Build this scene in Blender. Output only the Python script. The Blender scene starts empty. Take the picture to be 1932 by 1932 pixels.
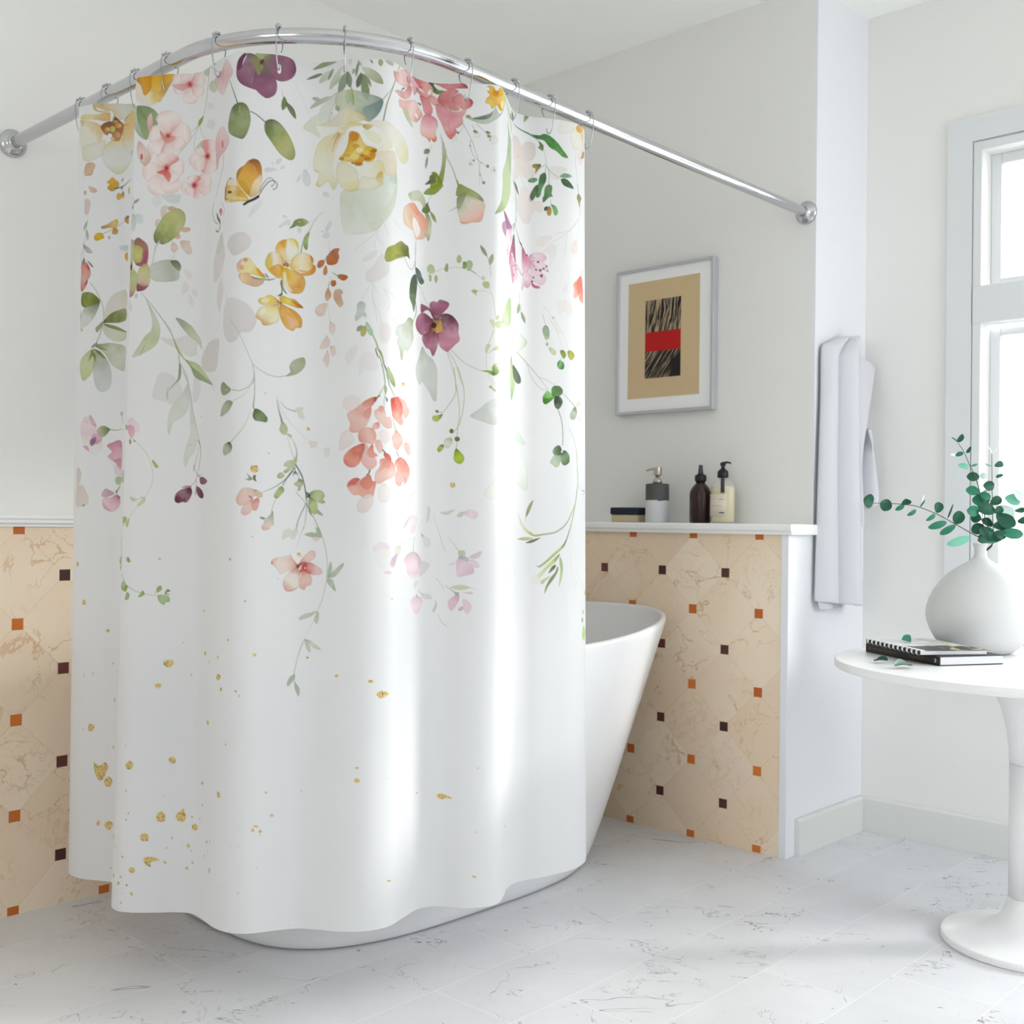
import bpy, bmesh, math, random
import numpy as np
from mathutils import Vector, Matrix
SC = bpy.context.scene
COL = SC.collection
PI = math.pi
rnd = random.Random(7)

# ------------------------------------------------------------------ helpers
def tag(o, label=None, cat=None, group=None, kind=None):
    if label: o['label'] = label
    if cat: o['category'] = cat
    if group: o['group'] = group
    if kind: o['kind'] = kind
    return o
def empty(name, loc, label=None, cat=None, group=None):
    o = bpy.data.objects.new(name, None); COL.objects.link(o); o.location = loc
    o.empty_display_size = .05
    return tag(o, label, cat, group)
def link(name, me, mat=None, parent=None, smooth=False):
    if mat is not None and not me.materials: me.materials.append(mat)
    if smooth:
        for p in me.polygons: p.use_smooth = True
    o = bpy.data.objects.new(name, me); COL.objects.link(o)
    if parent is not None:
        o.parent = parent
        me.transform(Matrix.Translation(-Vector(abs_loc(parent))))
    return o
def abs_loc(o):
    v = Vector(o.location)
    while o.parent: o = o.parent; v += Vector(o.location)
    return v
def bm_obj(name, bm, mat=None, parent=None, smooth=False, bevel=0, segs=2):
    me = bpy.data.meshes.new(name)
    bmesh.ops.recalc_face_normals(bm, faces=bm.faces)
    bm.to_mesh(me); bm.free()
    o = link(name, me, mat, parent, smooth)
    if bevel:
        m = o.modifiers.new('bevel', 'BEVEL'); m.width = bevel; m.segments = segs; m.limit_method = 'ANGLE'
    return o
def box(bm, a, b):
    x0, y0, z0 = a; x1, y1, z1 = b
    v = [bm.verts.new(p) for p in ((x0,y0,z0),(x1,y0,z0),(x1,y1,z0),(x0,y1,z0),(x0,y0,z1),(x1,y0,z1),(x1,y1,z1),(x0,y1,z1))]
    for f in ((0,3,2,1),(4,5,6,7),(0,1,5,4),(1,2,6,5),(2,3,7,6),(3,0,4,7)): bm.faces.new([v[i] for i in f])
def boxes(name, lst, mat, parent=None, bevel=0, **k):
    bm = bmesh.new()
    for a, b in lst: box(bm, a, b)
    return bm_obj(name, bm, mat, parent, bevel=bevel, **k)
def prism(name, prof, axis, a, b, mat, parent=None, bevel=0):
    """closed outline prof swept along axis ('x' or 'y') from a to b"""
    bm = bmesh.new()
    f = (lambda p, t: (t, p[0], p[1])) if axis == 'x' else ((lambda p, t: (p[0], t, p[1])) if axis == 'y' else (lambda p, t: (p[0], p[1], t)))
    A = [bm.verts.new(f(p, a)) for p in prof]; B = [bm.verts.new(f(p, b)) for p in prof]
    n = len(prof)
    bm.faces.new(A); bm.faces.new(B[::-1])
    for i in range(n): bm.faces.new((A[i], B[i], B[(i+1)%n], A[(i+1)%n]))
    return bm_obj(name, bm, mat, parent, bevel=bevel)
def tube(bm, pts, r, n=12, closed=False, cap=True):
    P_ = [Vector(p) for p in pts]; N = len(P_)
    rr = r if isinstance(r, (list, tuple)) else [r]*N
    rings = []; up = None
    for i in range(N):
        t = (P_[(i+1) % N]-P_[i-1]) if (closed or 0 < i < N-1) else (P_[1]-P_[0] if i == 0 else P_[-1]-P_[-2])
        t.normalize()
        if up is None:
            up = Vector((0,0,1)) if abs(t.z) < .9 else Vector((1,0,0))
        s = t.cross(up); s.normalize(); up = s.cross(t); up.normalize()
        rings.append([bm.verts.new(P_[i]+(s*math.cos(2*PI*k/n)+up*math.sin(2*PI*k/n))*rr[i]) for k in range(n)])
    for i in range(N if closed else N-1):
        a, b = rings[i], rings[(i+1) % N]
        for k in range(n): bm.faces.new((a[k], a[(k+1)%n], b[(k+1)%n], b[k]))
    if cap and not closed: bm.faces.new(rings[0][::-1]); bm.faces.new(rings[-1])
def lathe(bm, prof, c, n=64, ry=1.0):
    cx, cy, cz = c; rings = []
    for r, z in prof:
        if r < 1e-6: rings.append([bm.verts.new((cx, cy, cz+z))])
        else: rings.append([bm.verts.new((cx+r*math.cos(2*PI*k/n), cy+r*ry*math.sin(2*PI*k/n), cz+z)) for k in range(n)])
    for a, b in zip(rings, rings[1:]):
        for k in range(n):
            k2 = (k+1) % n
            if len(a) == 1 and len(b) == 1: continue
            if len(a) == 1: bm.faces.new((a[0], b[k2], b[k]))
            elif len(b) == 1: bm.faces.new((a[k], a[k2], b[0]))
            else: bm.faces.new((a[k], a[k2], b[k2], b[k]))
def cr(pts, n=8):
    return [tuple(q) for q in catmull_n(pts, n)]
def catmull_n(pts, n):
    p = np.array(pts, float); p = np.vstack([2*p[0]-p[1], p, 2*p[-1]-p[-2]]); out = []
    for i in range(1, len(p)-2):
        t = np.linspace(0, 1, n, endpoint=False)[:, None]; a, b, c, d = p[i-1], p[i], p[i+1], p[i+2]
        out.append(.5*((2*b)+(-a+c)*t+(2*a-5*b+4*c-d)*t*t+(-a+3*b-3*c+d)*t**3))
    out.append(p[-2][None]); return np.vstack(out)
def disc_y(bm, c, r, y0, y1, n=32):
    pass

# ------------------------------------------------------------------ materials
def lin(c):
    return tuple((v/12.92 if v <= .04045 else ((v+.055)/1.055)**2.4) for v in c)
def rgb(r, g, b): return lin((r/255, g/255, b/255))+(1,)
def mat(name, col, rough=.5, metal=0, spec=.5, trans=0, ior=1.45, coat=0, sub=0, bump=None, alpha=1):
    m = bpy.data.materials.new(name); m.use_nodes = True
    nt = m.node_tree; b = nt.nodes['Principled BSDF']
    b.inputs['Base Color'].default_value = col
    b.inputs['Roughness'].default_value = rough; b.inputs['Metallic'].default_value = metal
    b.inputs['Specular IOR Level'].default_value = spec
    b.inputs['Transmission Weight'].default_value = trans; b.inputs['IOR'].default_value = ior
    b.inputs['Coat Weight'].default_value = coat
    if sub: b.inputs['Subsurface Weight'].default_value = sub; b.inputs['Subsurface Scale'].default_value = .02
    if bump:                                   # faint procedural unevenness of colour and surface
        sc, amt, dist = bump
        g = nt.nodes.new('ShaderNodeNewGeometry'); n = nt.nodes.new('ShaderNodeTexNoise')
        n.inputs['Scale'].default_value = sc; n.inputs['Detail'].default_value = 4
        nt.links.new(g.outputs['Position'], n.inputs['Vector'])
        bp = nt.nodes.new('ShaderNodeBump'); bp.inputs['Strength'].default_value = amt; bp.inputs['Distance'].default_value = dist
        nt.links.new(n.outputs['Fac'], bp.inputs['Height']); nt.links.new(bp.outputs['Normal'], b.inputs['Normal'])
    return m
class G:
    """tiny node-graph writer"""
    def __init__(s, m): s.nt = m.node_tree; s.b = s.nt.nodes['Principled BSDF']
    def put(s, x, sock):
        if isinstance(x, (int, float)): sock.default_value = x
        elif isinstance(x, tuple): sock.default_value = x
        else: s.nt.links.new(x, sock)
    def m(s, op, a, b=0.0, c=0.0, clamp=False):
        n = s.nt.nodes.new('ShaderNodeMath'); n.operation = op; n.use_clamp = clamp
        s.put(a, n.inputs[0]); s.put(b, n.inputs[1]); s.put(c, n.inputs[2]); return n.outputs[0]
    def mix(s, f, a, b):
        n = s.nt.nodes.new('ShaderNodeMix'); n.data_type = 'RGBA'
        s.put(f, n.inputs[0]); s.put(a, n.inputs[6]); s.put(b, n.inputs[7]); return n.outputs[2]
    def pos(s):
        g = s.nt.nodes.new('ShaderNodeNewGeometry'); x = s.nt.nodes.new('ShaderNodeSeparateXYZ')
        s.nt.links.new(g.outputs['Position'], x.inputs[0]); return g.outputs['Position'], x.outputs
    def vec(s, x, y, z=0.0):
        n = s.nt.nodes.new('ShaderNodeCombineXYZ'); s.put(x, n.inputs[0]); s.put(y, n.inputs[1]); s.put(z, n.inputs[2]); return n.outputs[0]
    def noise(s, v, scale, detail=4, rough=.5, dist=0):
        n = s.nt.nodes.new('ShaderNodeTexNoise'); s.put(v, n.inputs['Vector']); n.inputs['Scale'].default_value = scale
        n.inputs['Detail'].default_value = detail; n.inputs['Roughness'].default_value = rough; n.inputs['Distortion'].default_value = dist
        return n.outputs['Fac']
    def white(s, v):
        n = s.nt.nodes.new('ShaderNodeTexWhiteNoise'); s.put(v, n.inputs['Vector']); return n.outputs['Value']
    def ramp(s, x, a, b):       # 0 at a .. 1 at b
        n = s.nt.nodes.new('ShaderNodeMapRange'); n.interpolation_type = 'SMOOTHSTEP'
        s.put(x, n.inputs[0]); n.inputs[1].default_value = a; n.inputs[2].default_value = b; return n.outputs[0]
    def line(s, x, w):          # 1 where |x|<w
        return s.ramp(s.m('ABSOLUTE', x), w, w*.4)
    def fracc(s, x):            # distance to the nearest whole number, signed
        return s.m('SUBTRACT', x, s.m('ROUND', x))

M = {}
M['plaster'] = mat('wall_plaster', rgb(234, 233, 230), .85, bump=(18, .05, .01))
M['ceiling'] = mat('ceiling_paint', rgb(250, 251, 246), .9)
M['trim'] = mat('white_trim', rgb(243, 243, 242), .45)
M['skirting'] = mat('skirting_paint', rgb(221, 222, 219), .5)
M['return'] = mat('cool_white_paint', rgb(233, 234, 238), .8, bump=(18, .05, .01))
M['casing'] = mat('window_paint', rgb(222, 224, 226), .5)
M['chrome'] = mat('chrome', (.58, .58, .6, 1), .13, metal=1)
M['wire'] = mat('chrome_wire', (.42, .42, .44, 1), .2, metal=1)
M['tub'] = mat('white_acrylic', rgb(224, 224, 225), .22, coat=0)
M['table'] = mat('white_lacquer', rgb(236, 236, 236), .3)
M['vase'] = mat('matt_ceramic', rgb(208, 208, 208), .6, bump=(60, .06, .003))
M['towel'] = mat('cotton', rgb(214, 214, 219), .95, spec=.2, bump=(900, .3, .001))
M['black'] = mat('black_plastic', rgb(18, 18, 19), .35)
M['steel'] = mat('brushed_steel', rgb(190, 180, 172), .3, metal=1)
M['dark_stone'] = mat('charcoal_stone', rgb(70, 70, 70), .7)
M['frame'] = mat('silver_frame', rgb(190, 192, 196), .35, metal=.35)
M['matboard'] = mat('mat_board', rgb(246, 246, 246), .8)
M['leafd'] = mat('eucalyptus_leaf_dark', rgb(18, 84, 60), .45, bump=(90, .1, .002))
M['leafm'] = mat('eucalyptus_leaf', rgb(40, 124, 94), .45, bump=(90, .1, .002))
M['leafl'] = mat('eucalyptus_leaf_light', rgb(118, 190, 165), .45)
M['leafp'] = mat('eucalyptus_leaf_lit', rgb(222, 240, 236), .4)  # near-white colour stands in for light through and off the leaf
M['stem'] = mat('eucalyptus_stem', rgb(52, 62, 56), .6)
M['amber'] = mat('brown_glass', rgb(46, 24, 22), .15)
M['paper'] = mat('paper_pages', rgb(212, 212, 215), .8)
M['navy'] = mat('dark_cloth', rgb(28, 38, 52), .8)
M['beige'] = mat('beige_board', rgb(200, 184, 150), .7)
M['cover'] = mat('black_cover', rgb(18, 16, 17), .5)

# marble tiles with small corner insets
def marble(name, axis, off, zc, s):
    m = mat(name, (1,1,1,1), .38, spec=.35); g = G(m); p, xyz = g.pos()
    h = xyz[0] if axis == 'x' else xyz[1]
    u = g.m('DIVIDE', g.m('SUBTRACT', h, off), s); v = g.m('DIVIDE', g.m('SUBTRACT', xyz[2], zc), s)
    d1 = g.m('SUBTRACT', u, v); d2 = g.m('ADD', u, v)
    cell = g.vec(g.m('FLOOR', d1), g.m('FLOOR', d2), 3.0)
    r1 = g.white(cell); 
    hv = g.vec(h, xyz[2], g.m('MULTIPLY', r1, 7.0))
    n1 = g.noise(hv, 5.5, 5, .6, .6); n2 = g.noise(hv, 2.2, 3)
    base = g.mix(g.ramp(n2, .3, .7), rgb(243, 227, 205), rgb(236, 212, 184))
    base = g.mix(g.m('MULTIPLY', g.m('SUBTRACT', r1, .5), .8, clamp=True), base, rgb(224, 202, 178))
    vein = g.m('MULTIPLY', g.line(g.m('SUBTRACT', n1, .5), .012), g.ramp(g.noise(hv, 7, 2), .42, .62))
    base = g.mix(g.m('MULTIPLY', vein, .55), base, rgb(200, 156, 104))
    n3 = g.noise(g.vec(g.m('ADD', h, 5.0), xyz[2], g.m('MULTIPLY', r1, 3.0)), 14, 6, .65, 1.0)
    v2 = g.m('MULTIPLY', g.line(g.m('SUBTRACT', n3, .5), .02), g.ramp(g.noise(hv, 4, 2), .5, .62))
    base = g.mix(g.m('MULTIPLY', v2, .22), base, rgb(186, 140, 96))
    joint = g.m('MAXIMUM', g.line(g.fracc(d1), .006), g.line(g.fracc(d2), .006))
    base = g.mix(g.m('MULTIPLY', joint, .22), base, rgb(150, 120, 95))
    def sq(a, b):
        c = g.m('MAXIMUM', g.m('ABSOLUTE', a), g.m('ABSOLUTE', b)); return g.ramp(c, .0625, .0585)
    tone = g.white(g.vec(g.m('ROUND', g.m('MULTIPLY', u, 2.0)), g.m('ROUND', g.m('MULTIPLY', v, 2.0)), 1.0))
    org = g.mix(tone, rgb(186, 92, 40), rgb(212, 124, 52)); drk = g.mix(tone, rgb(64, 38, 38), rgb(108, 62, 58))
    base = g.mix(sq(g.fracc(u), g.fracc(v)), base, org)
    base = g.mix(sq(g.fracc(g.m('ADD', u, .5)), g.fracc(g.m('ADD', v, .5))), base, drk)
    g.nt.links.new(base, g.b.inputs['Base Color']); return m
def floor_mat():
    m = mat('pale_stone_floor', (1,1,1,1), .38, spec=.4); g = G(m); p, xyz = g.pos()
    x, y = xyz[0], xyz[1]
    hx = g.m('DIVIDE', g.m('SUBTRACT', x, 1.673), .2225)
    row = g.m('FLOOR', hx); sh = g.m('MULTIPLY', g.white(g.vec(row, 2.0)), .86)
    hy = g.m('DIVIDE', g.m('SUBTRACT', g.m('ADD', y, sh), 1.955), .86)
    cell = g.vec(row, g.m('FLOOR', hy), 1.0); r = g.white(cell)
    pv = g.vec(x, y, g.m('MULTIPLY', r, 9.0))
    c = g.mix(g.ramp(g.noise(pv, 3, 4), .3, .7), rgb(222, 222, 224), rgb(213, 213, 216))
    c = g.mix(g.m('MULTIPLY', g.ramp(g.noise(pv, 60, 5, .7), .55, .75), .18), c, rgb(170, 170, 172))
    ang = g.m('ADD', g.m('MULTIPLY', x, .8), g.m('MULTIPLY', y, .5))
    st = g.vec(g.m('MULTIPLY', ang, 1.0), g.m('MULTIPLY', g.m('SUBTRACT', g.m('MULTIPLY', y, .8), g.m('MULTIPLY', x, .5)), 3.0), g.m('MULTIPLY', r, 11.0))
    n1 = g.noise(st, 2.3, 6, .62, .5); mk = g.noise(pv, 5.5, 4, .6)
    v1 = g.m('MULTIPLY', g.line(g.m('SUBTRACT', n1, .5), .0045), g.ramp(mk, .55, .62))
    c = g.mix(g.m('MULTIPLY', v1, .75), c, rgb(84, 82, 82))
    n2 = g.noise(pv, 7, 5, .6, 1.0); v2 = g.m('MULTIPLY', g.line(g.m('SUBTRACT', n2, .52), .008), g.ramp(g.noise(pv, 4.2, 3), .56, .64))
    c = g.mix(g.m('MULTIPLY', v2, .5), c, rgb(130, 128, 128))
    n4 = g.noise(pv, 1.6, 5, .55, .8); v4 = g.m('MULTIPLY', g.line(g.m('SUBTRACT', n4, .5), .0016), g.ramp(g.noise(pv, 3.1, 3), .44, .5))
    c = g.mix(g.m('MULTIPLY', v4, .6), c, rgb(96, 94, 94))
    sp = g.ramp(g.noise(pv, 38, 2, .5), .735, .77)
    c = g.mix(g.m('MULTIPLY', sp, .6), c, rgb(90, 88, 88))
    jt = g.m('MAXIMUM', g.line(g.fracc(hx), .006), g.line(g.fracc(hy), .0016))
    c = g.mix(g.m('MULTIPLY', jt, .55), c, rgb(246, 246, 246))
    g.nt.links.new(c, g.b.inputs['Base Color']); return m
s_ = .24165
M['marble_back'] = marble('marble_tiles_back', 'x', .6965, .7323, s_)
M['marble_left'] = marble('marble_tiles_left', 'y', -1.9737, .732, s_)
M['floor'] = floor_mat()

# ------------------------------------------------------------------ the room
XB, D, TB, TL, H = 1.2814, .343, .1476, .1412, 2.7
Y0, XR = -5.2, 4.6                       # how far the room runs towards and beyond the camera
S = lambda o: tag(o, kind='structure')
S(boxes('floor', [((-.2, Y0, -.1), (XR+.2, D+.2, 0))], M['floor']))
S(boxes('ceiling', [((-.2, Y0, H), (XR+.2, D+.2, H+.1))], M['ceiling']))
S(boxes('wall_left', [((-.2, Y0, 0), (0, 0, H))], M['plaster']))
S(boxes('wall_back', [((-.2, 0, 0), (XB-.01, .2, H))], M['plaster']))
S(boxes('wall_return', [((XB-.01, .0, 0), (XB, .2, H)), ((XB-.25, .2, 0), (XB, D+.2, H))], M['return']))
# window wall, with its openings
W1 = (1.664, 2.40, .80, 2.18); W2 = (2.46, 4.35, .10, 2.56)
wy0, wy1 = D, D+.2
S(boxes('wall_right', [((XB, wy0, 0), (W1[0], wy1, H)), ((W1[1], wy0, 0), (W2[0], wy1, H)), ((W2[1], wy0, 0), (XR+.2, wy1, H)),
    ((W1[0], wy0, 0), (W1[1], wy1, W1[2])), ((W1[0], wy0, W1[3]), (W1[1], wy1, H)),
    ((W2[0], wy0, 0), (W2[1], wy1, W2[2])), ((W2[0], wy0, W2[3]), (W2[1], wy1, H))], M['plaster']))
SW = (-1.0, .12, .95, 2.35)  # unseen side window, added to brighten the return wall, table and floor
S(boxes('wall_side', [((XR, Y0, 0), (XR+.2, SW[0], H)), ((XR, SW[1], 0), (XR+.2, D, H)), ((XR, SW[0], 0), (XR+.2, SW[1], SW[2])), ((XR, SW[0], SW[3]), (XR+.2, SW[1], H))], M['plaster']))
# wall behind the viewer; its unseen window is added for fill light
FW = (1.6, 3.0, 1.0, 2.0)
S(boxes('wall_front', [((-.2, Y0-.2, 0), (FW[0], Y0, H)), ((FW[1], Y0-.2, 0), (XR+.2, Y0, H)), ((FW[0], Y0-.2, 0), (FW[1], Y0, FW[2])), ((FW[0], Y0-.2, FW[3]), (FW[1], Y0, H))], M['plaster']))
# tiled half-height walls with their ledges
S(boxes('wall_lower_left', [((0, Y0, 0), (TL, -TB, .982))], M['marble_left']))
S(boxes('wall_lower_back', [((0, -TB, 0), (XB-.024, 0, .976))], M['marble_back']))
S(boxes('trim_1', [((XB-.024, -TB-.004, 0), (XB+.001, 0, .976))], M['return'], bevel=.002))
prof = [(-TB-.016, .976), (-TB-.016, .984), (-TB-.022, .990), (-TB-.022, 1.004), (-TB-.018, 1.0085), (0, 1.0085), (0, .976)]
o = S(prism('trim_2', prof, 'x', 0, XB+.018, M['trim'], bevel=.002))
prof = [(0, .978), (TL+.006, .978), (TL+.006, .984), (TL+.014, .988), (TL+.014, .996), (TL+.018, .999), (TL+.018, 1.0075), (TL+.012, 1.0085), (0, 1.0085)]
o = S(prism('trim_3', prof, 'y', Y0, -TB-.0222, M['trim'], bevel=.0015))
# skirting
bh, bt = .113, .016
def skirt(name, axis, a, b, at, sgn):
    pr = [(at, 0), (at+sgn*bt, 0), (at+sgn*bt, bh-.008), (at+sgn*(bt-.007), bh), (at, bh)]
    return S(prism(name, pr, axis, a, b, M['skirting'], bevel=.0008))
skirt('baseboard_return', 'y', -.098, D-bt-.0005, XB+.0012, 1)
skirt('baseboard_right', 'x', XB+.002, XR, D, -1)
skirt('baseboard_side', 'y', Y0, D-bt-.0005, XR, -1)

# windows
M['glass'] = bpy.data.materials.new('window_glass'); M['glass'].use_nodes = True
nt = M['glass'].node_tree; nt.nodes.clear()
out = nt.nodes.new('ShaderNodeOutputMaterial'); mx = nt.nodes.new('ShaderNodeMixShader'); tr = nt.nodes.new('ShaderNodeBsdfTransparent')
gl = nt.nodes.new('ShaderNodeBsdfGlossy'); gl.inputs['Roughness'].default_value = .03; fr = nt.nodes.new('ShaderNodeFresnel'); fr.inputs['IOR'].default_value = 1.3
tr.inputs['Color'].default_value = (.97, .98, .98, 1)
nt.links.new(fr.outputs[0], mx.inputs[0]); nt.links.new(tr.outputs[0], mx.inputs[1]); nt.links.new(gl.outputs[0], mx.inputs[2]); nt.links.new(mx.outputs[0], out.inputs[0])
def window(idx, x0, x1, z0, z1, zt, cl=.106, cr_=.106):
    """casing, outer frame, transom and two rows of sashes in an opening of the window wall"""
    w = empty('window_%d' % idx, (x0, D, z0)); S(w)
    c = .106; fw = .026
    ob = z0-.0
    boxes('casing', [((x0-cl, D-.012, z0-.02), (x0-fw-.003, D, z1+c)), ((x1+fw+.003, D-.012, z0-.02), (x1+cr_, D, z1+c)), ((x0-fw-.003, D-.012, z1+fw+.004), (x1+fw+.003, D, z1+c))], M['casing'], w)
    boxes('outer_frame', [((x0-fw, D-.008, z0), (x0, D, z1+fw)), ((x1, D-.008, z0), (x1+fw, D, z1+fw)), ((x0, D-.008, z1), (x1, D, z1+fw)),
        ((x0-fw, D-.010, zt-.058), (x1+fw, D+.06, zt+.058))], M['casing'], w, bevel=.002)
    boxes('sill', [((x0-cl, D-.04, z0-.045), (x1+cr_, D+.02, z0-.02+.002))], M['casing'], w, bevel=.004)
    xm = (x0+x1)/2
    for za, zb in ((z0, zt-.058), (zt+.058, z1)):
        for xa, xc in ((x0, xm-.02), (xm+.02, x1)):
            t = .032; ya, yb = D+.07, D+.11
            f = boxes('sash', [((xa, ya, za), (xa+t, yb, zb)), ((xc-t, ya, za), (xc, yb, zb)), ((xa+t, ya, za), (xc-t, yb, za+t)), ((xa+t, ya, zb-t), (xc-t, yb, zb))], M['casing'], w, bevel=.003)
            boxes('pane', [((xa+t, D+.088, za+t), (xc-t, D+.092, zb-t))], M['glass'], w)
    boxes('mullion', [((xm-.02, D-.002, z0), (xm+.02, D+.12, z1))], M['casing'], w, bevel=.002)
    return w
window(1, *W1, 1.698, .106, .030)
window(2, *W2, 1.75, .030, .106)  # out of view, added and sized for the light it lets in
w = S(empty('window_4', (XR, SW[0], SW[2])))
boxes('sash', [((XR+.06, SW[0], SW[2]), (XR+.1, SW[0]+.04, SW[3])), ((XR+.06, SW[1]-.04, SW[2]), (XR+.1, SW[1], SW[3])), ((XR+.06, SW[0]+.04, SW[2]), (XR+.1, SW[1]-.04, SW[2]+.04)),
    ((XR+.06, SW[0]+.04, SW[3]-.04), (XR+.1, SW[1]-.04, SW[3]))], M['trim'], w)
boxes('pane', [((XR+.078, SW[0]+.04, SW[2]+.04), (XR+.082, SW[1]-.04, SW[3]-.04))], M['glass'], w)
w = S(empty('window_3', (FW[0], Y0, FW[2])))
boxes('sash', [((FW[0]+k*(FW[1]-FW[0])/3+dx, Y0-.1, FW[2]), (FW[0]+k*(FW[1]-FW[0])/3+dx+.04, Y0-.06, FW[3])) for k in range(4) for dx in ((0,) if k == 0 else ((-.04,) if k == 3 else (-.02,)))]
    + [((FW[0], Y0-.1, FW[2]), (FW[1], Y0-.06, FW[2]+.04)), ((FW[0], Y0-.1, FW[3]-.04), (FW[1], Y0-.06, FW[3]))], M['trim'], w)
boxes('pane', [((FW[0], Y0-.082, FW[2]), (FW[1], Y0-.078, FW[3]))], M['glass'], w)

# ------------------------------------------------------------------ picture
pc = empty('framed_picture', (.722, 0, 1.64), 'silver framed abstract print of black strokes and a red band, above the bottles', 'picture')
px0, px1, pz0, pz1 = .519, .926, 1.387, 1.897
fwd = .011
boxes('frame', [((px0, -.028, pz0), (px0+fwd, -.001, pz1)), ((px1-fwd, -.028, pz0), (px1, -.001, pz1)), ((px0+fwd, -.028, pz0), (px1-fwd, -.001, pz0+fwd)), ((px0+fwd, -.028, pz1-fwd), (px1-fwd, -.001, pz1))], M['frame'], pc, bevel=.002)
boxes('mat_board', [((px0+fwd, -.020, pz0+fwd), (px1-fwd, -.004, pz1-fwd))], M['matboard'], pc)
def art_mat():
    m = mat('print_ink', (1,1,1,1), .7); g = G(m); p, xyz = g.pos(); x, z = xyz[0], xyz[2]
    back = g.mix(g.noise(p, 6, 2), rgb(214, 192, 150), rgb(208, 180, 142))
    inx = g.m('MULTIPLY', g.ramp(x, .6430, .6440), g.ramp(x, .7935, .7925))
    inz = g.m('MULTIPLY', g.ramp(z, 1.5085, 1.5095), g.ramp(z, 1.7805, 1.7795))
    # swaying upright strokes above, slanting strokes below
    w1 = g.noise(g.vec(g.m('MULTIPLY', x, 1.0), g.m('MULTIPLY', z, .35), 2.0), 22, 3)
    u1 = g.m('ADD', g.m('SUBTRACT', x, g.m('MULTIPLY', z, .12)), g.m('MULTIPLY', w1, .035))
    s1 = g.noise(g.vec(u1, g.m('MULTIPLY', z, .05), 0.0), 165, 3, .6)
    u2 = g.m('ADD', g.m('SUBTRACT', g.m('MULTIPLY', x, 1.0), g.m('MULTIPLY', z, .72)), g.m('MULTIPLY', w1, .012))
    s2 = g.noise(g.vec(u2, g.m('MULTIPLY', z, .05), 4.0), 210, 3, .6)
    k1 = g.ramp(s1, .47, .56); k2 = g.ramp(s2, .5, .6)
    k2 = g.m('MULTIPLY', k2, g.ramp(g.m('SUBTRACT', x, g.m('MULTIPLY', g.m('SUBTRACT', z, 1.509), .55)), .746, .738))
    top = g.ramp(z, 1.634, 1.636)
    k = g.m('ADD', g.m('MULTIPLY', top, k1), g.m('MULTIPLY', g.m('SUBTRACT', 1.0, top), k2))
    ink = g.mix(k, rgb(20, 16, 15), rgb(184, 160, 130))
    red = g.m('MULTIPLY', g.ramp(z, 1.6015, 1.6025), g.ramp(z, 1.6695, 1.6685))
    ink = g.mix(red, ink, rgb(188, 8, 8))
    c = g.mix(g.m('MULTIPLY', inx, inz), back, ink)
    g.nt.links.new(c, g.b.inputs['Base Color']); return m
boxes('art_print', [((.5695, -.0215, 1.442), (.868, -.0195, 1.848))], art_mat(), pc)

# ------------------------------------------------------------------ bottles on the ledge
LZ = 1.0086; by = -.08
def lathed(name, prof, c, m, parent, n=40, ry=1.0):
    bm = bmesh.new(); lathe(bm, prof, c, n, ry); return bm_obj(name, bm, m, parent, smooth=True)
t = empty('soap_box', (.625, by, LZ), 'small beige box with a dark navy lid, leftmost of the toiletries on the ledge', 'box')
boxes('body', [((.570, by-.028, LZ), (.681, by+.028, LZ+.026))], M['beige'], t, bevel=.004)
boxes('lid', [((.567, by-.031, LZ+.0262), (.684, by+.031, LZ+.051))], M['navy'], t, bevel=.004)
t = empty('soap_dispenser', (.745, by, LZ), 'stone soap dispenser, charcoal above and pale grey below, with a steel pump', 'soap dispenser')
def disp_mat():
    m = mat('two_tone_stone', (1,1,1,1), .6); g = G(m); p, xyz = g.pos()
    e = g.m('ADD', xyz[2], g.m('MULTIPLY', g.noise(g.vec(xyz[0], xyz[1], 0.0), 55, 2), .012))
    c = g.mix(g.ramp(e, LZ+.0795, LZ+.0805), rgb(214, 214, 218), rgb(80, 80, 80)); g.nt.links.new(c, g.b.inputs['Base Color']); return m
lathed('body', [(0,0),(.037,0),(.0395,.003),(.0395,.127),(.0375,.131),(0,.131)], (.745, by, LZ), disp_mat(), t)
lathed('pump_collar', [(0,.1312),(.0165,.1312),(.0168,.141),(.013,.147),(.007,.152),(.007,.160),(0,.160)], (.745, by, LZ), M['steel'], t)
bm = bmesh.new(); lathe(bm, [(0,.158),(.013,.1602),(.0142,.1608),(.0145,.162),(.0145,.184),(.0145,.1868),(.0138,.1875),(.012,.1876),(0,.1876)], (.745, by, LZ), 32)
tube(bm, [(.745, by, LZ+.181), (.72, by, LZ+.182), (.705, by, LZ+.179), (.697, by, LZ+.176)], [.0045,.004,.0035,.003], 10); bm_obj('pump_head', bm, M['steel'], t, smooth=True)
t = empty('spray_bottle', (.918, by, LZ), 'dark brown bottle with a black cap and tapered grey nozzle, third from the left', 'bottle')
lathed('body', [(0,0),(.032,0),(.0352,.004),(.0352,.094),(.034,.103),(.0295,.114),(.0215,.124),(.0155,.129),(.0155,.137),(0,.137)], (.918, by, LZ), M['amber'], t)
lathed('cap', [(0,.1371),(.0185,.1371),(.0192,.14),(.0192,.153),(.017,.158),(.0105,.160),(0,.160)], (.918, by, LZ), M['black'], t)
lathed('nozzle', [(0,.1602),(.0095,.1602),(.0088,.165),(.0072,.178),(.0068,.189),(.0055,.191),(0,.191)], (.918, by, LZ), M['dark_stone'], t)
t = empty('pump_bottle', (1.003, by, LZ), 'clear bottle of pale yellow soap with a cream label and black pump', 'bottle')
M['clear'] = mat('clear_plastic', rgb(238, 236, 228), .08, trans=.0, alpha=1)
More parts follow.
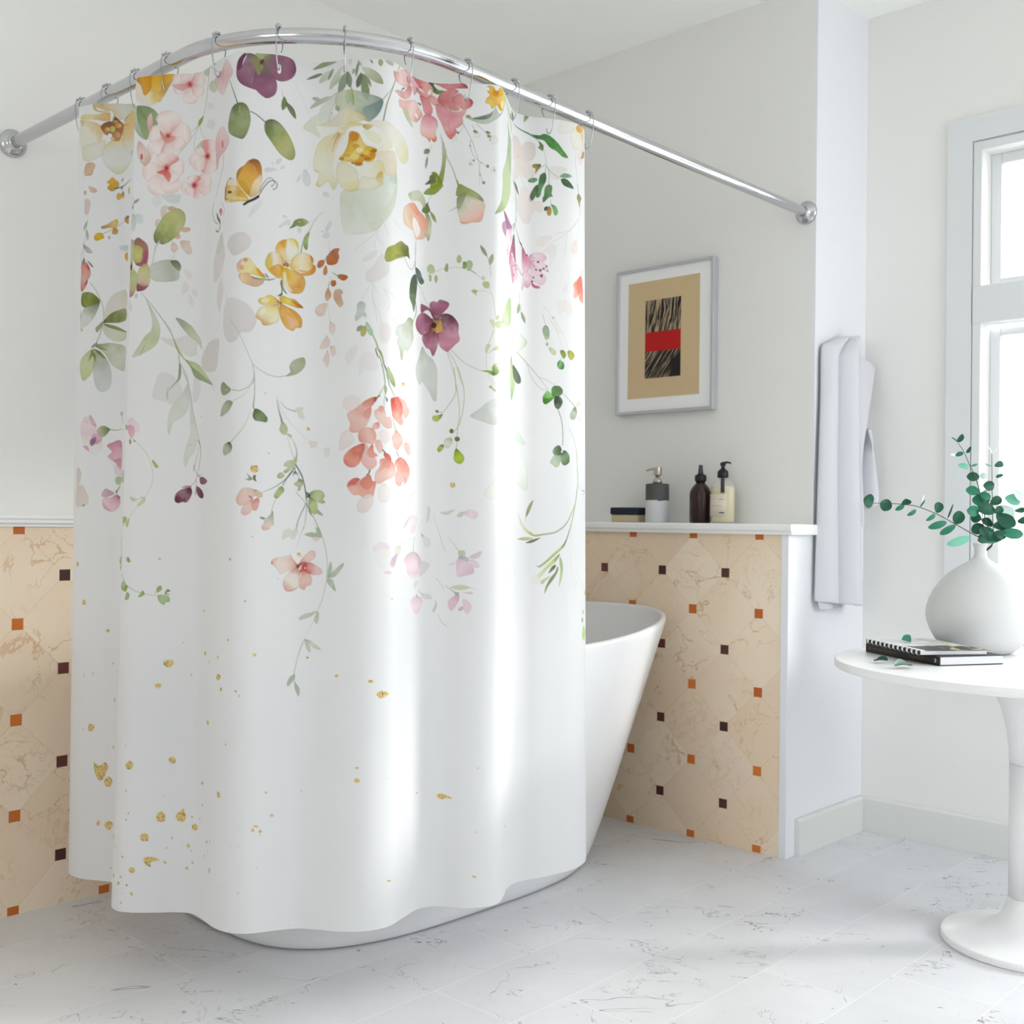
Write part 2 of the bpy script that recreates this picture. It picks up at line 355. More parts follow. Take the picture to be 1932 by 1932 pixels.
nt = M['clear'].node_tree; b = nt.nodes['Principled BSDF']; tr = nt.nodes.new('ShaderNodeBsdfTransparent'); mx = nt.nodes.new('ShaderNodeMixShader')
mx.inputs[0].default_value = .22; nt.links.new(tr.outputs[0], mx.inputs[1]); nt.links.new(b.outputs[0], mx.inputs[2]); nt.links.new(mx.outputs[0], nt.nodes['Material Output'].inputs[0])
M['soap'] = mat('pale_soap', rgb(220, 208, 168), .25)
ry = .68
lathed('liquid', [(0,.003),(.036,.003),(.0405,.008),(.0405,.112),(.037,.119),(0,.119)], (1.003, by, LZ), M['soap'], t, ry=ry)
lathed('body', [(0,0),(.038,0),(.0425,.006),(.0425,.114),(.039,.126),(.028,.135),(.0145,.1385),(.0135,.147),(0,.147)], (1.003, by, LZ), M['clear'], t, ry=ry)
lathed('cap', [(0,.1471),(.0165,.1471),(.0175,.150),(.0175,.166),(.0135,.172),(.007,.176),(.0052,.184),(.0092,.188),(.0092,.196),(0,.197)], (1.003, by, LZ), M['black'], t)
lathed('dip_tube', [(0,.098),(.0072,.098),(.0072,.1465),(0,.1465)], (1.003+.016, by-.0262, LZ), M['dark_stone'], t, n=16, ry=.4)
bm = bmesh.new(); tube(bm, [(1.0, by, LZ+.1945), (1.018, by-.001, LZ+.1965), (1.028, by-.001, LZ+.1955), (1.033, by-.001, LZ+.192)], [.0042,.0036,.003,.0024], 10); bm_obj('spout', bm, M['black'], t, smooth=True)
# label wrapped round the front, with three faint lines of print and a dark dash
bm = bmesh.new(); rows = []
for z in (LZ+.022, LZ+.094):
    rows.append([bm.verts.new((1.003+.0431*math.cos(a), by+.0431*ry*math.sin(a), z)) for a in np.linspace(PI*1.08, PI*1.72, 22)])
for k in range(21): bm.faces.new((rows[0][k], rows[0][k+1], rows[1][k+1], rows[1][k]))
def label_mat():
    m = mat('cream_label', (1,1,1,1), .6); g = G(m); p, xyz = g.pos(); x, z = xyz[0], xyz[2]
    c = rgb(226, 214, 198)
    for zz, xa, xb_, h, col, f in ((.034, 1.008, 1.026, .0022, rgb(60, 50, 44), .9), (.077, 1.006, 1.024, .0012, rgb(130, 118, 100), .8), (.080, .975, 1.0, .0008, rgb(190, 175, 155), .8),
          (.058, .975, 1.02, .0008, rgb(186, 170, 148), .8), (.054, .975, 1.02, .0008, rgb(186, 170, 148), .8), (.066, .975, 1.012, .0006, rgb(200, 186, 166), .8), (.083, .962, .970, .0025, rgb(70, 50, 40), .9)):
        k = g.m('MULTIPLY', g.line(g.m('SUBTRACT', z, LZ+zz), h*1.4), g.m('MULTIPLY', g.ramp(x, xa, xa+.001), g.ramp(x, xb_, xb_-.001)))
        c = g.mix(g.m('MULTIPLY', k, f), c, col)
    g.nt.links.new(c, g.b.inputs['Base Color']); return m
lb = bm_obj('label', bm, label_mat(), t, smooth=True)
md = lb.modifiers.new('thick', 'SOLIDIFY'); md.thickness = .0003; md.offset = 1

# ------------------------------------------------------------------ curtain rail and its hooks
RZ, RR, RX, RY, RC = 1.985, .0155, 1.250, -1.947, .40
rail = empty('shower_rail', (0, RY, RZ), 'polished chrome curtain rail curving round the bath from wall to wall', 'shower rail')
def rail_pt(L):
    """point and outward direction at length L along the rail from the left wall"""
    a = RX-RC; b = RC*PI/2
    if L < a: return Vector((L, RY, RZ)), Vector((0, -1, 0))
    if L < a+b:
        t = (L-a)/RC; return Vector((a+RC*math.sin(t), RY+RC-RC*math.cos(t), RZ)), Vector((math.sin(t), -math.cos(t), 0))
    k = L-a-b; return Vector((RX-.00*k, RY+RC+k, RZ)), Vector((1, 0, 0))
Ltot = (RX-RC)+RC*PI/2+(-RY-RC)
bm = bmesh.new(); tube(bm, [rail_pt(Ltot*k/160)[0] for k in range(161)], RR, 32); bm_obj('tube', bm, M['chrome'], rail, smooth=True)
def flange(p, d):
    bm = bmesh.new()
    pr = [(0, 0.0005), (.034, .0005), (.036, .003), (.036, .008), (.031, .014), (.024, .017), (.0195, .020), (.0195, .026), (.016, .028), (.0158, .028)]
    lathe(bm, pr, (0, 0, 0), 48)
    rot = Vector((0, 0, 1)).rotation_difference(Vector(d)).to_matrix().to_4x4()
    bmesh.ops.transform(bm, matrix=Matrix.Translation(p) @ rot, verts=bm.verts)
    return bm_obj('wall_flange', bm, M['chrome'], rail, smooth=True)
flange((0, RY, RZ), (1, 0, 0)); flange((RX, 0, RZ), (0, -1, 0))

HOOKL = [(0.4, 0), (0.528, 0), (0.659, 0), (0.793, 0), (0.962, 0.0), (1.102, 0.0), (1.234, 0.0), (1.37, 0.0), (1.523, 0.0), (1.671, 0.0), (1.795, 0.0), (1.936, 0.0)]
def make_hook():
    """wire ring lying in its own xz plane, x pointing out from the bath; five roller beads on top"""
    root = empty('curtain_hook', (0, 0, 0))
    bm = bmesh.new()
    pts = cr([(-.012, 0, -.028), (-.019, 0, -.018), (-.0205, 0, 0), (-.0145, 0, .0145), (0, 0, .0205), (.0145, 0, .0145), (.0205, 0, 0), (.020, 0, -.02), (.016, 0, -.045), (.011, 0, -.062), (.004, 0, -.070), (-.003, 0, -.066), (-.005, 0, -.056)], 6)
    tube(bm, pts, .0013, 8); bm_obj('wire', bm, M['wire'], root, smooth=True)
    for a in (-50, -25, 0, 25, 50):
        bm = bmesh.new(); bmesh.ops.create_uvsphere(bm, u_segments=12, v_segments=8, radius=.0037)
        r = .0205
        bmesh.ops.translate(bm, vec=(r*math.sin(math.radians(a)), 0, r*math.cos(math.radians(a))), verts=bm.verts)
        bm_obj('roller_bead', bm, M['wire'], root, smooth=True)
    return root
proto = make_hook(); kids = [c for c in COL.objects if c.parent == proto]
HL = ['chrome roller hook nearest the left wall, at the left edge of the curtain', 'chrome roller hook on the curtain rail, second counting from the left', 'chrome roller hook, third from the left, above the orange-yellow petals', 'chrome roller hook on the curtain rail, fourth counting from the left', 'chrome roller hook on the curtain rail, fifth counting from the left', 'chrome roller hook, sixth from the left, in front of the large plum petals', 'chrome roller hook on the curtain rail, seventh counting from the left', 'chrome roller hook, eighth from the left, over the pink lilies', 'chrome roller hook on the curtain rail, ninth counting from the left', 'chrome roller hook on the curtain rail, tenth counting from the left', 'chrome roller hook on the curtain rail, eleventh counting from the left', 'chrome roller hook at the right edge of the curtain, last on the rail']
for i, (L, tilt) in enumerate(HOOKL):
    if i == 0: r = proto
    else:
        r = proto.copy(); COL.objects.link(r)
        for c in kids:
            d = c.copy(); COL.objects.link(d); d.parent = r
    p, n = rail_pt(L)
    r.location = p; r.rotation_euler = (0, 0, math.atan2(n.y, n.x)+tilt)
    tag(r, HL[i], 'curtain hook', 'chrome roller hooks along the curtain rail')

# ------------------------------------------------------------------ bath
def se(cx, cy, a, b, n, k, N=96):
    t = 2*PI*k/N; c, s = math.cos(t), math.sin(t)
    return cx+a*math.copysign(abs(c)**(2/n), c), cy+b*math.copysign(abs(s)**(2/n), s)
bm = bmesh.new(); N = 96; rings = []
RIM = dict(cx=.646, cy=-1.019, a=.427, b=.849, n=2.78); BAS = dict(cx=.587, cy=-1.10, a=.380, b=.577, n=3.2)
def rimz(y): return .667+.062*((y-RIM['cy'])/RIM['b'])**2
def ring(f, z0=None, inset=0, dz=0):
    """f 0 base .. 1 rim ; inset moves inward"""
    out = []
    for k in range(N):
        mix = lambda q: BAS[q]*(1-f)+RIM[q]*f
        x, y = se(mix('cx'), mix('cy'), mix('a')-inset, mix('b')-inset, mix('n'), k)
        xr, yr = se(RIM['cx'], RIM['cy'], RIM['a'], RIM['b'], RIM['n'], k)
        z = z0 if z0 is not None else rimz(yr)+dz
        out.append((x, y, z, rimz(yr)))
    return out
def shape(h): return h**.86*.94+.06*h**3 if h > 0 else 0
prof = []
for h in (0, .006, .02, .05, .1, .2, .3, .4, .5, .6, .7, .8, .9, .96, 1.0):
    f = shape(h)
    R_ = ring(f, 0, inset=.012*(1-min(1, h/.04))**2)
    rings.append([bm.verts.new((x, y, zr*h)) for x, y, z, zr in R_])
for ins, dz in ((.004, .006), (.010, .0085), (.016, .007), (.020, .001), (.026, -.03)):
    rings.append([bm.verts.new((x, y, z)) for x, y, z, zr in ring(1.0, None, ins, dz)])
for h, ins in ((.8, .03), (.65, .036), (.5, .045), (.36, .06), (.27, .085), (.22, .13), (.205, .2)):
    rings.append([bm.verts.new((x, y, zr*h)) for x, y, z, zr in ring(shape(h), 0, ins)])
for a, b in zip(rings, rings[1:]):
    for k in range(N): bm.faces.new((a[k], a[(k+1)%N], b[(k+1)%N], b[k]))
bm.faces.new(rings[-1]); bm.faces.new(rings[0][::-1])
tub = bm_obj('bathtub', bm, M['tub'], smooth=True)
m = tub.modifiers.new('s', 'SUBSURF'); m.levels = m.render_levels = 1
tag(tub, 'white freestanding oval bathtub standing behind the floral curtain', 'bathtub')

# ------------------------------------------------------------------ round pedestal table
TH, TX, TY, TR = .675, 2.050, -.344, .461
tb = empty('pedestal_table', (TX, TY, 0), 'round white pedestal table with a flared foot under the window', 'table')
lathed('tabletop', [(0,TH-.021),(TR-.008,TH-.021),(TR-.003,TH-.0203),(TR-.0005,TH-.018),(TR,TH-.0165),(TR,TH-.0025),(TR-.0008,TH-.0008),(TR-.0022,TH-.0001),(TR-.004,TH),(0,TH)], (TX,TY,0), M['table'], tb, n=128)
lathed('upper_flare', [(0,.6535),(.125,.6535),(.105,.635),(.085,.605),(.068,.565),(.057,.52),(.051,.475),(.049,.436),(0,.436)][::-1], (TX,TY,0), M['table'], tb, n=96)
lathed('column', [(0,.4345),(.0490,.4345),(.0490,.115),(0,.115)][::-1], (TX,TY,0), M['table'], tb, n=96)
lathed('foot', [(0,0),(.1995,0),(.202,.0015),(.2025,.004),(.2022,.0145),(.2008,.0168),(.1985,.0176),(.19,.0184),(.172,.0205),(.14,.027),(.11,.035),(.085,.048),(.066,.066),(.055,.09),(.0495,.1135),(0,.1135)], (TX,TY,0), M['table'], tb, n=96)

# vase
VX, VY, VZ = 1.857, -.165, TH+.0003
bm = bmesh.new()
lathe(bm, [(0,0),(.070,0),(.083,.004),(.098,.016),(.113,.034),(.125,.056),(.1335,.080),(.1365,.098),(.1345,.118),(.128,.140),(.116,.164),(.099,.188),(.080,.2085),(.058,.225),(.036,.2375),(.022,.246),(.0165,.2545),(.0148,.266),(.0155,.276),(.0195,.2865),(.0208,.2885),(.0195,.289),(.0150,.281),(.0115,.268),(.0115,.25),(.02,.23),(0,.2)], (VX,VY,VZ), 96)
v = bm_obj('vase', bm, M['vase'], smooth=True)
tag(v, 'bulbous matt white vase with a narrow neck holding eucalyptus', 'vase')

# ------------------------------------------------------------------ books
def book_frame(N_, R_, L_):
    N_, R_, L_ = Vector(N_), Vector(R_), Vector(L_)
    e1 = (L_-N_).normalized(); l1 = (L_-N_).length
    e2 = Vector((-e1.y, e1.x)); 
    if e2.dot(R_-N_) < 0: e2 = -e2
    return N_, e1, l1, e2, (R_-N_).dot(e2)
def obox(bm, N_, e1, e2, a0, a1, b0, b1, z0, z1):
    pts = [N_+e1*a+e2*b for a, b in ((a0,b0),(a1,b0),(a1,b1),(a0,b1))]
    lo = [bm.verts.new((p.x, p.y, z0)) for p in pts]; hi = [bm.verts.new((p.x, p.y, z1)) for p in pts]
    bm.faces.new(lo[::-1]); bm.faces.new(hi)
    for i in range(4): bm.faces.new((lo[i], lo[(i+1)%4], hi[(i+1)%4], hi[i]))
N_, e1, l1, e2, l2 = book_frame((1.906,-.547), (1.976,-.376), (1.649,-.397))
z0 = TH+.0004
bk = empty('hardback_book', (N_.x, N_.y, z0), 'thick black-spined hardback lying under the spiral notebook', 'book')
def spine_mat():
    """black spine: a ring-shaped emblem near one end, rows of illegible brown lettering along it"""
    m = mat('printed_spine', (1,1,1,1), .45); g = G(m); p, xyz = g.pos()
    a = g.m('ADD', g.m('MULTIPLY', g.m('SUBTRACT', xyz[0], N_.x), e1.x), g.m('MULTIPLY', g.m('SUBTRACT', xyz[1], N_.y), e1.y))
    z = g.m('SUBTRACT', xyz[2], z0+.0115)
    c = rgb(20, 17, 18)
    da = g.m('SUBTRACT', a, .016); d = g.m('SQRT', g.m('ADD', g.m('MULTIPLY', da, da), g.m('MULTIPLY', z, z)))
    c = g.mix(g.m('MULTIPLY', g.line(g.m('SUBTRACT', d, .0034), .0016), g.ramp(da, .003, -.001)), c, rgb(220, 220, 220))
    lt = g.m('MULTIPLY', g.ramp(g.noise(g.vec(g.m('MULTIPLY', a, 1.0), g.m('MULTIPLY', z, 1.2)), 420, 2), .5, .58), g.line(z, .0032))
    on = g.m('MAXIMUM', g.m('MULTIPLY', g.ramp(a, .058, .060), g.ramp(a, .118, .116)), g.m('MULTIPLY', g.ramp(a, .165, .167), g.ramp(a, .27, .268)))
    c = g.mix(g.m('MULTIPLY', g.m('MULTIPLY', lt, on), .55), c, rgb(150, 84, 60))
    d2 = g.m('SUBTRACT', a, l1-.018)
    c = g.mix(g.m('MULTIPLY', g.line(g.m('ADD', g.m('ABSOLUTE', d2), g.m('ABSOLUTE', z)), .006), .5), c, rgb(140, 70, 50))
    g.nt.links.new(c, g.b.inputs['Base Color']); return m
bm = bmesh.new(); obox(bm, N_, e1, e2, 0, l1, 0, l2, z0, z0+.0022); obox(bm, N_, e1, e2, 0, l1, 0, l2, z0+.0206, z0+.0228); obox(bm, N_, e1, e2, 0, l1, 0, .004, z0+.0022, z0+.0206)
bm_obj('cover', bm, spine_mat(), bk, bevel=.0008)
def pages_mat():
    m = mat('page_edges', (1,1,1,1), .8); g = G(m); p, xyz = g.pos()
    n = g.noise(g.vec(g.m('MULTIPLY', xyz[0], .01), g.m('MULTIPLY', xyz[1], .01), xyz[2]), 900, 2)
    c = g.mix(n, rgb(196, 196, 200), rgb(214, 214, 217)); g.nt.links.new(c, g.b.inputs['Base Color']); return m
PG = pages_mat()
bm = bmesh.new(); obox(bm, N_, e1, e2, .001, l1-.003, .0045, l2-.001, z0+.0023, z0+.0205); bm_obj('pages', bm, PG, bk)
N_, e1, l1, e2, l2 = book_frame((1.865,-.563), (1.952,-.408), (1.651,-.398))
N2, f1, m1, f2, m2 = N_, e1, l1, e2, l2
z1 = z0+.0232
nb = empty('spiral_notebook', (N_.x, N_.y, z1), 'spiral-bound notebook with a pale and black cover, lying on the hardback', 'notebook')
bm = bmesh.new(); obox(bm, N_, e1, e2, .001, l1-.001, .003, l2, z1+.0006, z1+.0105); bm_obj('pages', bm, PG, nb, bevel=.0008)
def cover_mat():
    m = mat('printed_cover', (1,1,1,1), .35); g = G(m); p, xyz = g.pos()
    a = g.m('ADD', g.m('MULTIPLY', g.m('SUBTRACT', xyz[0], N2.x), f1.x), g.m('MULTIPLY', g.m('SUBTRACT', xyz[1], N2.y), f1.y))
    b = g.m('ADD', g.m('MULTIPLY', g.m('SUBTRACT', xyz[0], N2.x), f2.x), g.m('MULTIPLY', g.m('SUBTRACT', xyz[1], N2.y), f2.y))
    c = g.mix(g.ramp(g.noise(g.vec(a, b), 16, 3), .4, .6), rgb(232, 234, 236), rgb(206, 210, 212))
    w = g.noise(g.vec(a, b, 3.0), 13, 4)
    blk = g.m('MULTIPLY', g.ramp(g.m('SUBTRACT', a, g.m('MULTIPLY', w, .10)), .055, .045), g.ramp(b, .012, .016))
    c = g.mix(blk, c, rgb(26, 24, 22))
    yel = g.m('MULTIPLY', g.ramp(g.noise(g.vec(a, b, 8.0), 32, 3), .52, .62), g.ramp(b, .07, .10))
    c = g.mix(g.m('MULTIPLY', yel, .9), c, g.mix(g.noise(g.vec(a, b), 60), rgb(150, 134, 60), rgb(228, 222, 170)))
    g.nt.links.new(c, g.b.inputs['Base Color']); return m
bm = bmesh.new(); obox(bm, N_, e1, e2, 0, l1, .002, l2+.001, z1+.0106, z1+.0116); bm_obj('cover', bm, cover_mat(), nb)
bm = bmesh.new(); obox(bm, N_, e1, e2, 0, l1, .002, l2+.001, z1, z1+.0005); bm_obj('back_cover', bm, M['cover'], nb)
ncoil = 12
ring_m = mat('white_binding', rgb(236, 236, 236), .35); 
for k in range(ncoil):
    a = .012+(l1-.024)*k/(ncoil-1); c0 = N_+e1*a+e2*.004
    bm = bmesh.new(); pts = []
    for q in range(20):
        th = 2*PI*q/20; d = -e2*math.cos(th)*.0062
        pts.append((c0.x+d.x, c0.y+d.y, z1+.0062+.0062*math.sin(th)))
    tube(bm, pts, .0011, 8, closed=True)
    # each ring is a flat band: widen along the spine
    bmesh.ops.scale(bm, vec=(1,1,1), verts=bm.verts)
    for vtx in bm.verts:
        off = (Vector((vtx.co.x, vtx.co.y))-c0).dot(e1); vtx.co.x += e1.x*off*3.2; vtx.co.y += e1.y*off*3.2
    bm_obj('binding_ring', bm, ring_m, nb, smooth=True)
bm = bmesh.new(); obox(bm, N_, e1, e2, .002, l1-.002, -.0015, .0025, z1+.001, z1+.0102); bm_obj('binding_strip', bm, M['cover'], nb)

# ------------------------------------------------------------------ eucalyptus
FW_ = Vector((-.683, .730, .008)); RT = Vector((FW_.y, -FW_.x, 0)).normalized(); UP = Vector((0,0,1))
def leafmesh(bm, base, tip, w, nrm, cup=.18, curl=.12, k=7, round_=.62):
    """one curved, round-ended leaf blade from base to tip"""
    base, tip = Vector(base), Vector(tip); ax = tip-base; L = ax.length; ax.normalize()
    side = ax.cross(nrm); side.normalize(); nn = side.cross(ax); nn.normalize()
    rows = []
    for i in range(k+1):
        t = i/k
        ww = w*.62*(math.sin(PI*min(1, t**round_))**.62 if 0 < t < 1 else 0)
        c = base+ax*L*t+nn*(-curl*L*(t-.5)**2*4+curl*L)
        if ww < 1e-6: rows.append([bm.verts.new(c)])
        else: rows.append([bm.verts.new(c+side*ww*q+nn*cup*w*(q*q)) for q in (-1, -.55, 0, .55, 1)])
    for a, b in zip(rows, rows[1:]):
        if len(a) == 1 and len(b) > 1:
            for j in range(4): bm.faces.new((a[0], b[j+1], b[j]))
        elif len(b) == 1 and len(a) > 1:
            for j in range(4): bm.faces.new((a[j], a[j+1], b[0]))
        else:
            for j in range(4): bm.faces.new((a[j], a[j+1], b[j+1], b[j]))
def leaf(name, base, tip, w, m, parent=None, nrm=None, **k):
    nrm = nrm or (-FW_+Vector((rnd.uniform(-.3,.3), rnd.uniform(-.3,.3), rnd.uniform(-.25,.35))))
    bm = bmesh.new(); leafmesh(bm, base, tip, w, nrm, **k)
    o = bm_obj(name, bm, m, parent, smooth=True)
    md = o.modifiers.new('t', 'SOLIDIFY'); md.thickness = .0008
    md = o.modifiers.new('s', 'SUBSURF'); md.levels = 1; md.render_levels = 1
    return o
FALLEN = [((1.765, -0.591), (1.805, -0.599), 0.022, 0.6755, 'dark green leaf fallen on the table, nearer the table edge'), ((1.866, -0.62), (1.86, -0.696), 0.026, 0.6755, 'dark green leaf fallen on the table, in front of the hardback spine'), ((1.776, -0.405), (1.753, -0.416), 0.03, 0.7105, 'small eucalyptus leaf fallen on the spiral notebook')]
SPR = [('a', 'long eucalyptus sprig arching far out to the left of the vase', [(0.0, 0.8, 0.0), (0.0, 0.92, 0.0), (0.032, 0.963, 0.0), (-0.02, 0.984, 0.02), (-0.083, 1.014, 0.04), (-0.132, 1.038, 0.05), (-0.184, 1.058, 0.05), (-0.214, 1.063, 0.05), (-0.259, 1.066, 0.05), (-0.304, 1.066, 0.05)], [(-0.288, 1.067, 0.007, -0.32, 1.077, 0.017, 0.0318, 'd'), (-0.245, 1.079, -0.001, -0.261, 1.045, 0.002, 0.0263, 'd'), (-0.203, 1.064, 0.017, -0.212, 1.081, 0.033, 0.0221, 'd'), (-0.2, 1.064, -0.006, -0.224, 1.049, -0.014, 0.011, 'm'), (-0.168, 1.052, -0.008, -0.195, 1.035, -0.008, 0.0102, 'm'), (-0.159, 1.055, -0.009, -0.148, 1.093, -0.008, 0.0042, 'p'), (-0.121, 1.041, 0.009, -0.111, 1.073, 0.004, 0.0204, 'd'), (-0.124, 1.04, 0.01, -0.153, 1.021, 0.016, 0.0102, 'm'), (-0.085, 1.027, -0.009, -0.071, 1.07, -0.004, 0.0038, 'd'), (-0.087, 1.02, -0.002, -0.142, 1.002, -0.002, 0.0161, 'm'), (-0.067, 1.012, -0.001, -0.059, 1.052, 0.008, 0.0272, 'd'), (-0.065, 1.013, 0.003, -0.108, 0.985, -0.007, 0.0153, 'm'), (-0.027, 0.982, 0.006, -0.102, 0.959, 0.018, 0.0195, 'l'), (-0.162, 1.057, -0.001, -0.145, 1.08, -0.008, 0.0034, 'd')]), ('b', 'tall eucalyptus sprig rising from the vase and leaning left in front of the window casing', [(0.0, 0.8, 0.0), (0.0, 0.92, 0.0), (0.032, 0.963, 0.0), (0.008, 1.029, 0.01), (-0.01, 1.096, 0.02), (-0.026, 1.145, 0.02), (-0.039, 1.171, 0.02), (-0.054, 1.205, 0.02), (-0.07, 1.229, 0.02)], [(-0.066, 1.231, 0.002, -0.058, 1.254, 0.02, 0.0144, 'd'), (-0.071, 1.23, 0.019, -0.092, 1.243, 0.028, 0.0034, 'd'), (-0.046, 1.202, 0.017, -0.04, 1.221, 0.032, 0.0085, 'd'), (-0.046, 1.204, 0.001, -0.065, 1.196, -0.011, 0.0102, 'm'), (-0.073, 1.198, 0.01, -0.089, 1.199, 0.015, 0.0059, 'p'), (-0.028, 1.168, 0.001, -0.006, 1.175, -0.006, 0.0047, 'm'), (-0.031, 1.164, 0.002, -0.065, 1.171, 0.003, 0.0127, 'l'), (-0.002, 1.14, -0.002, -0.038, 1.141, -0.007, 0.0212, 'd'), (-0.006, 1.142, 0.004, 0.011, 1.143, 0.019, 0.0153, 'p'), (-0.005, 1.098, 0.008, -0.044, 1.106, 0.003, 0.0212, 'm'), (0.001, 1.097, -0.002, 0.023, 1.108, -0.001, 0.0042, 'l')]), ('c', 'upright eucalyptus sprig standing against the bright window pane', [(0.0, 0.8, 0.0), (0.0, 0.92, 0.0), (0.032, 0.963, 0.0), (0.032, 1.029, 0.0), (0.03, 1.097, 0.0), (0.029, 1.158, 0.0), (0.028, 1.203, 0.0)], [(0.035, 1.169, -0.004, 0.065, 1.178, -0.012, 0.0144, 'd'), (0.028, 1.168, 0.005, 0.013, 1.176, -0.007, 0.0038, 'l'), (0.036, 1.139, 0.005, 0.059, 1.147, 0.003, 0.0076, 'd'), (0.031, 1.115, 0.011, -0.006, 1.118, 0.022, 0.0221, 'd'), (0.024, 1.202, 0.011, 0.042, 1.223, 0.02, 0.003, 'p'), (0.028, 1.202, 0.001, 0.007, 1.227, 0.009, 0.003, 'p'), (-0.007, 1.097, 0.0, 0.025, 1.082, 0.005, 0.017, 'm'), (0.023, 1.067, -0.0, 0.056, 1.085, 0.001, 0.0204, 'd'), (0.03, 1.082, -0.008, -0.021, 1.079, -0.015, 0.0289, 'm'), (0.025, 1.044, 0.019, 0.054, 1.059, 0.012, 0.017, 'd')]), ('d', 'short leafy eucalyptus sprig crowded above the vase mouth', [(0.0, 0.8, 0.0), (0.0, 0.92, 0.0), (0.032, 0.963, 0.0), (0.008, 0.983, 0.02), (-0.006, 1.013, 0.03), (-0.008, 1.043, 0.03)], [(-0.008, 1.047, 0.011, -0.048, 1.051, 0.019, 0.0246, 'm'), (0.035, 1.048, 0.012, -0.021, 1.056, 0.014, 0.0297, 'd'), (0.001, 1.028, 0.008, -0.026, 1.032, -0.005, 0.0238, 'd'), (0.016, 1.01, -0.008, -0.02, 0.994, -0.016, 0.0255, 'd'), (0.033, 1.006, -0.005, 0.007, 1.029, -0.016, 0.0212, 'd'), (0.064, 0.983, -0.006, -0.012, 0.982, -0.002, 0.028, 'm'), (0.037, 0.983, -0.004, -0.012, 1.006, 0.014, 0.0255, 'd'), (0.016, 0.976, 0.01, -0.016, 0.972, 0.014, 0.017, 'd'), (0.055, 0.974, 0.011, 0.026, 0.991, 0.005, 0.0212, 'd')]), ('e', 'eucalyptus sprig spreading to the right of the vase mouth', [(0.0, 0.8, 0.0), (0.0, 0.92, 0.0), (0.032, 0.963, 0.0), (0.046, 0.995, 0.01), (0.073, 1.022, 0.0), (0.095, 1.037, 0.0), (0.129, 1.049, 0.0), (0.16, 1.068, 0.0)], [(0.031, 1.044, 0.018, 0.081, 1.01, 0.032, 0.0314, 'd'), (0.022, 1.01, 0.012, 0.086, 1.026, 0.014, 0.028, 'd'), (0.04, 0.995, 0.015, 0.105, 0.988, 0.026, 0.0238, 'm'), (0.056, 1.086, 0.01, 0.094, 1.067, 0.027, 0.0306, 'l'), (0.044, 1.067, 0.009, 0.082, 1.028, 0.007, 0.0314, 'p'), (0.083, 1.051, 0.007, 0.122, 1.056, -0.001, 0.0127, 'd'), (0.097, 1.022, -0.004, 0.127, 1.034, 0.006, 0.017, 'd'), (0.081, 1.107, 0.014, 0.092, 1.074, 0.033, 0.0187, 'p'), (0.028, 0.995, 0.016, 0.061, 0.98, 0.02, 0.0212, 'd'), (0.049, 1.021, -0.007, 0.082, 1.045, -0.005, 0.0212, 'd'), (0.121, 1.049, 0.018, 0.134, 1.083, 0.031, 0.0212, 'm'), (0.135, 1.049, 0.005, 0.165, 1.03, 0.006, 0.0195, 'd'), (0.161, 1.068, -0.003, 0.188, 1.096, -0.012, 0.0212, 'm'), (0.163, 1.069, -0.008, 0.19, 1.061, 0.008, 0.0187, 'd')])]
VC = Vector((VX, VY, 0))
def vp(a, z, d=0): # a: metres to the right of the vase axis as seen from the door, z height, d: towards the viewer
    return VC+RT*a+UP*z-Vector((FW_.x, FW_.y, 0))*d
for nm, lab, stem, lv in SPR:
    root = empty('eucalyptus_sprig', vp(0, .93), lab, 'eucalyptus', 'eucalyptus sprigs in the white vase')
    bm = bmesh.new(); pts = cr([tuple(vp(*q)) for q in stem], 6); tube(bm, pts, [.0016-.0009*i/len(pts) for i in range(len(pts))], 8)
    bm_obj('stem', bm, M['stem'], root, smooth=True)
    for a0, z0_, d0, a1, z1_, d1, w, mk in lv:
        leaf('leaf', vp(a0, z0_, d0), vp(a1, z1_, d1), w, M['leaf'+mk], root, round_=1.15 if w > .012 else .8)
for (b_, t_, w, zz, lab) in FALLEN:
    o = leaf('fallen_leaf', (b_[0], b_[1], zz+.001), (t_[0], t_[1], zz+.006), w, M['leafm' if 'notebook' in lab else 'leafd'], nrm=Vector((.3, -.3, 1)), cup=.3, curl=.08)
    tag(o, lab, 'leaf', 'fallen eucalyptus leaves')

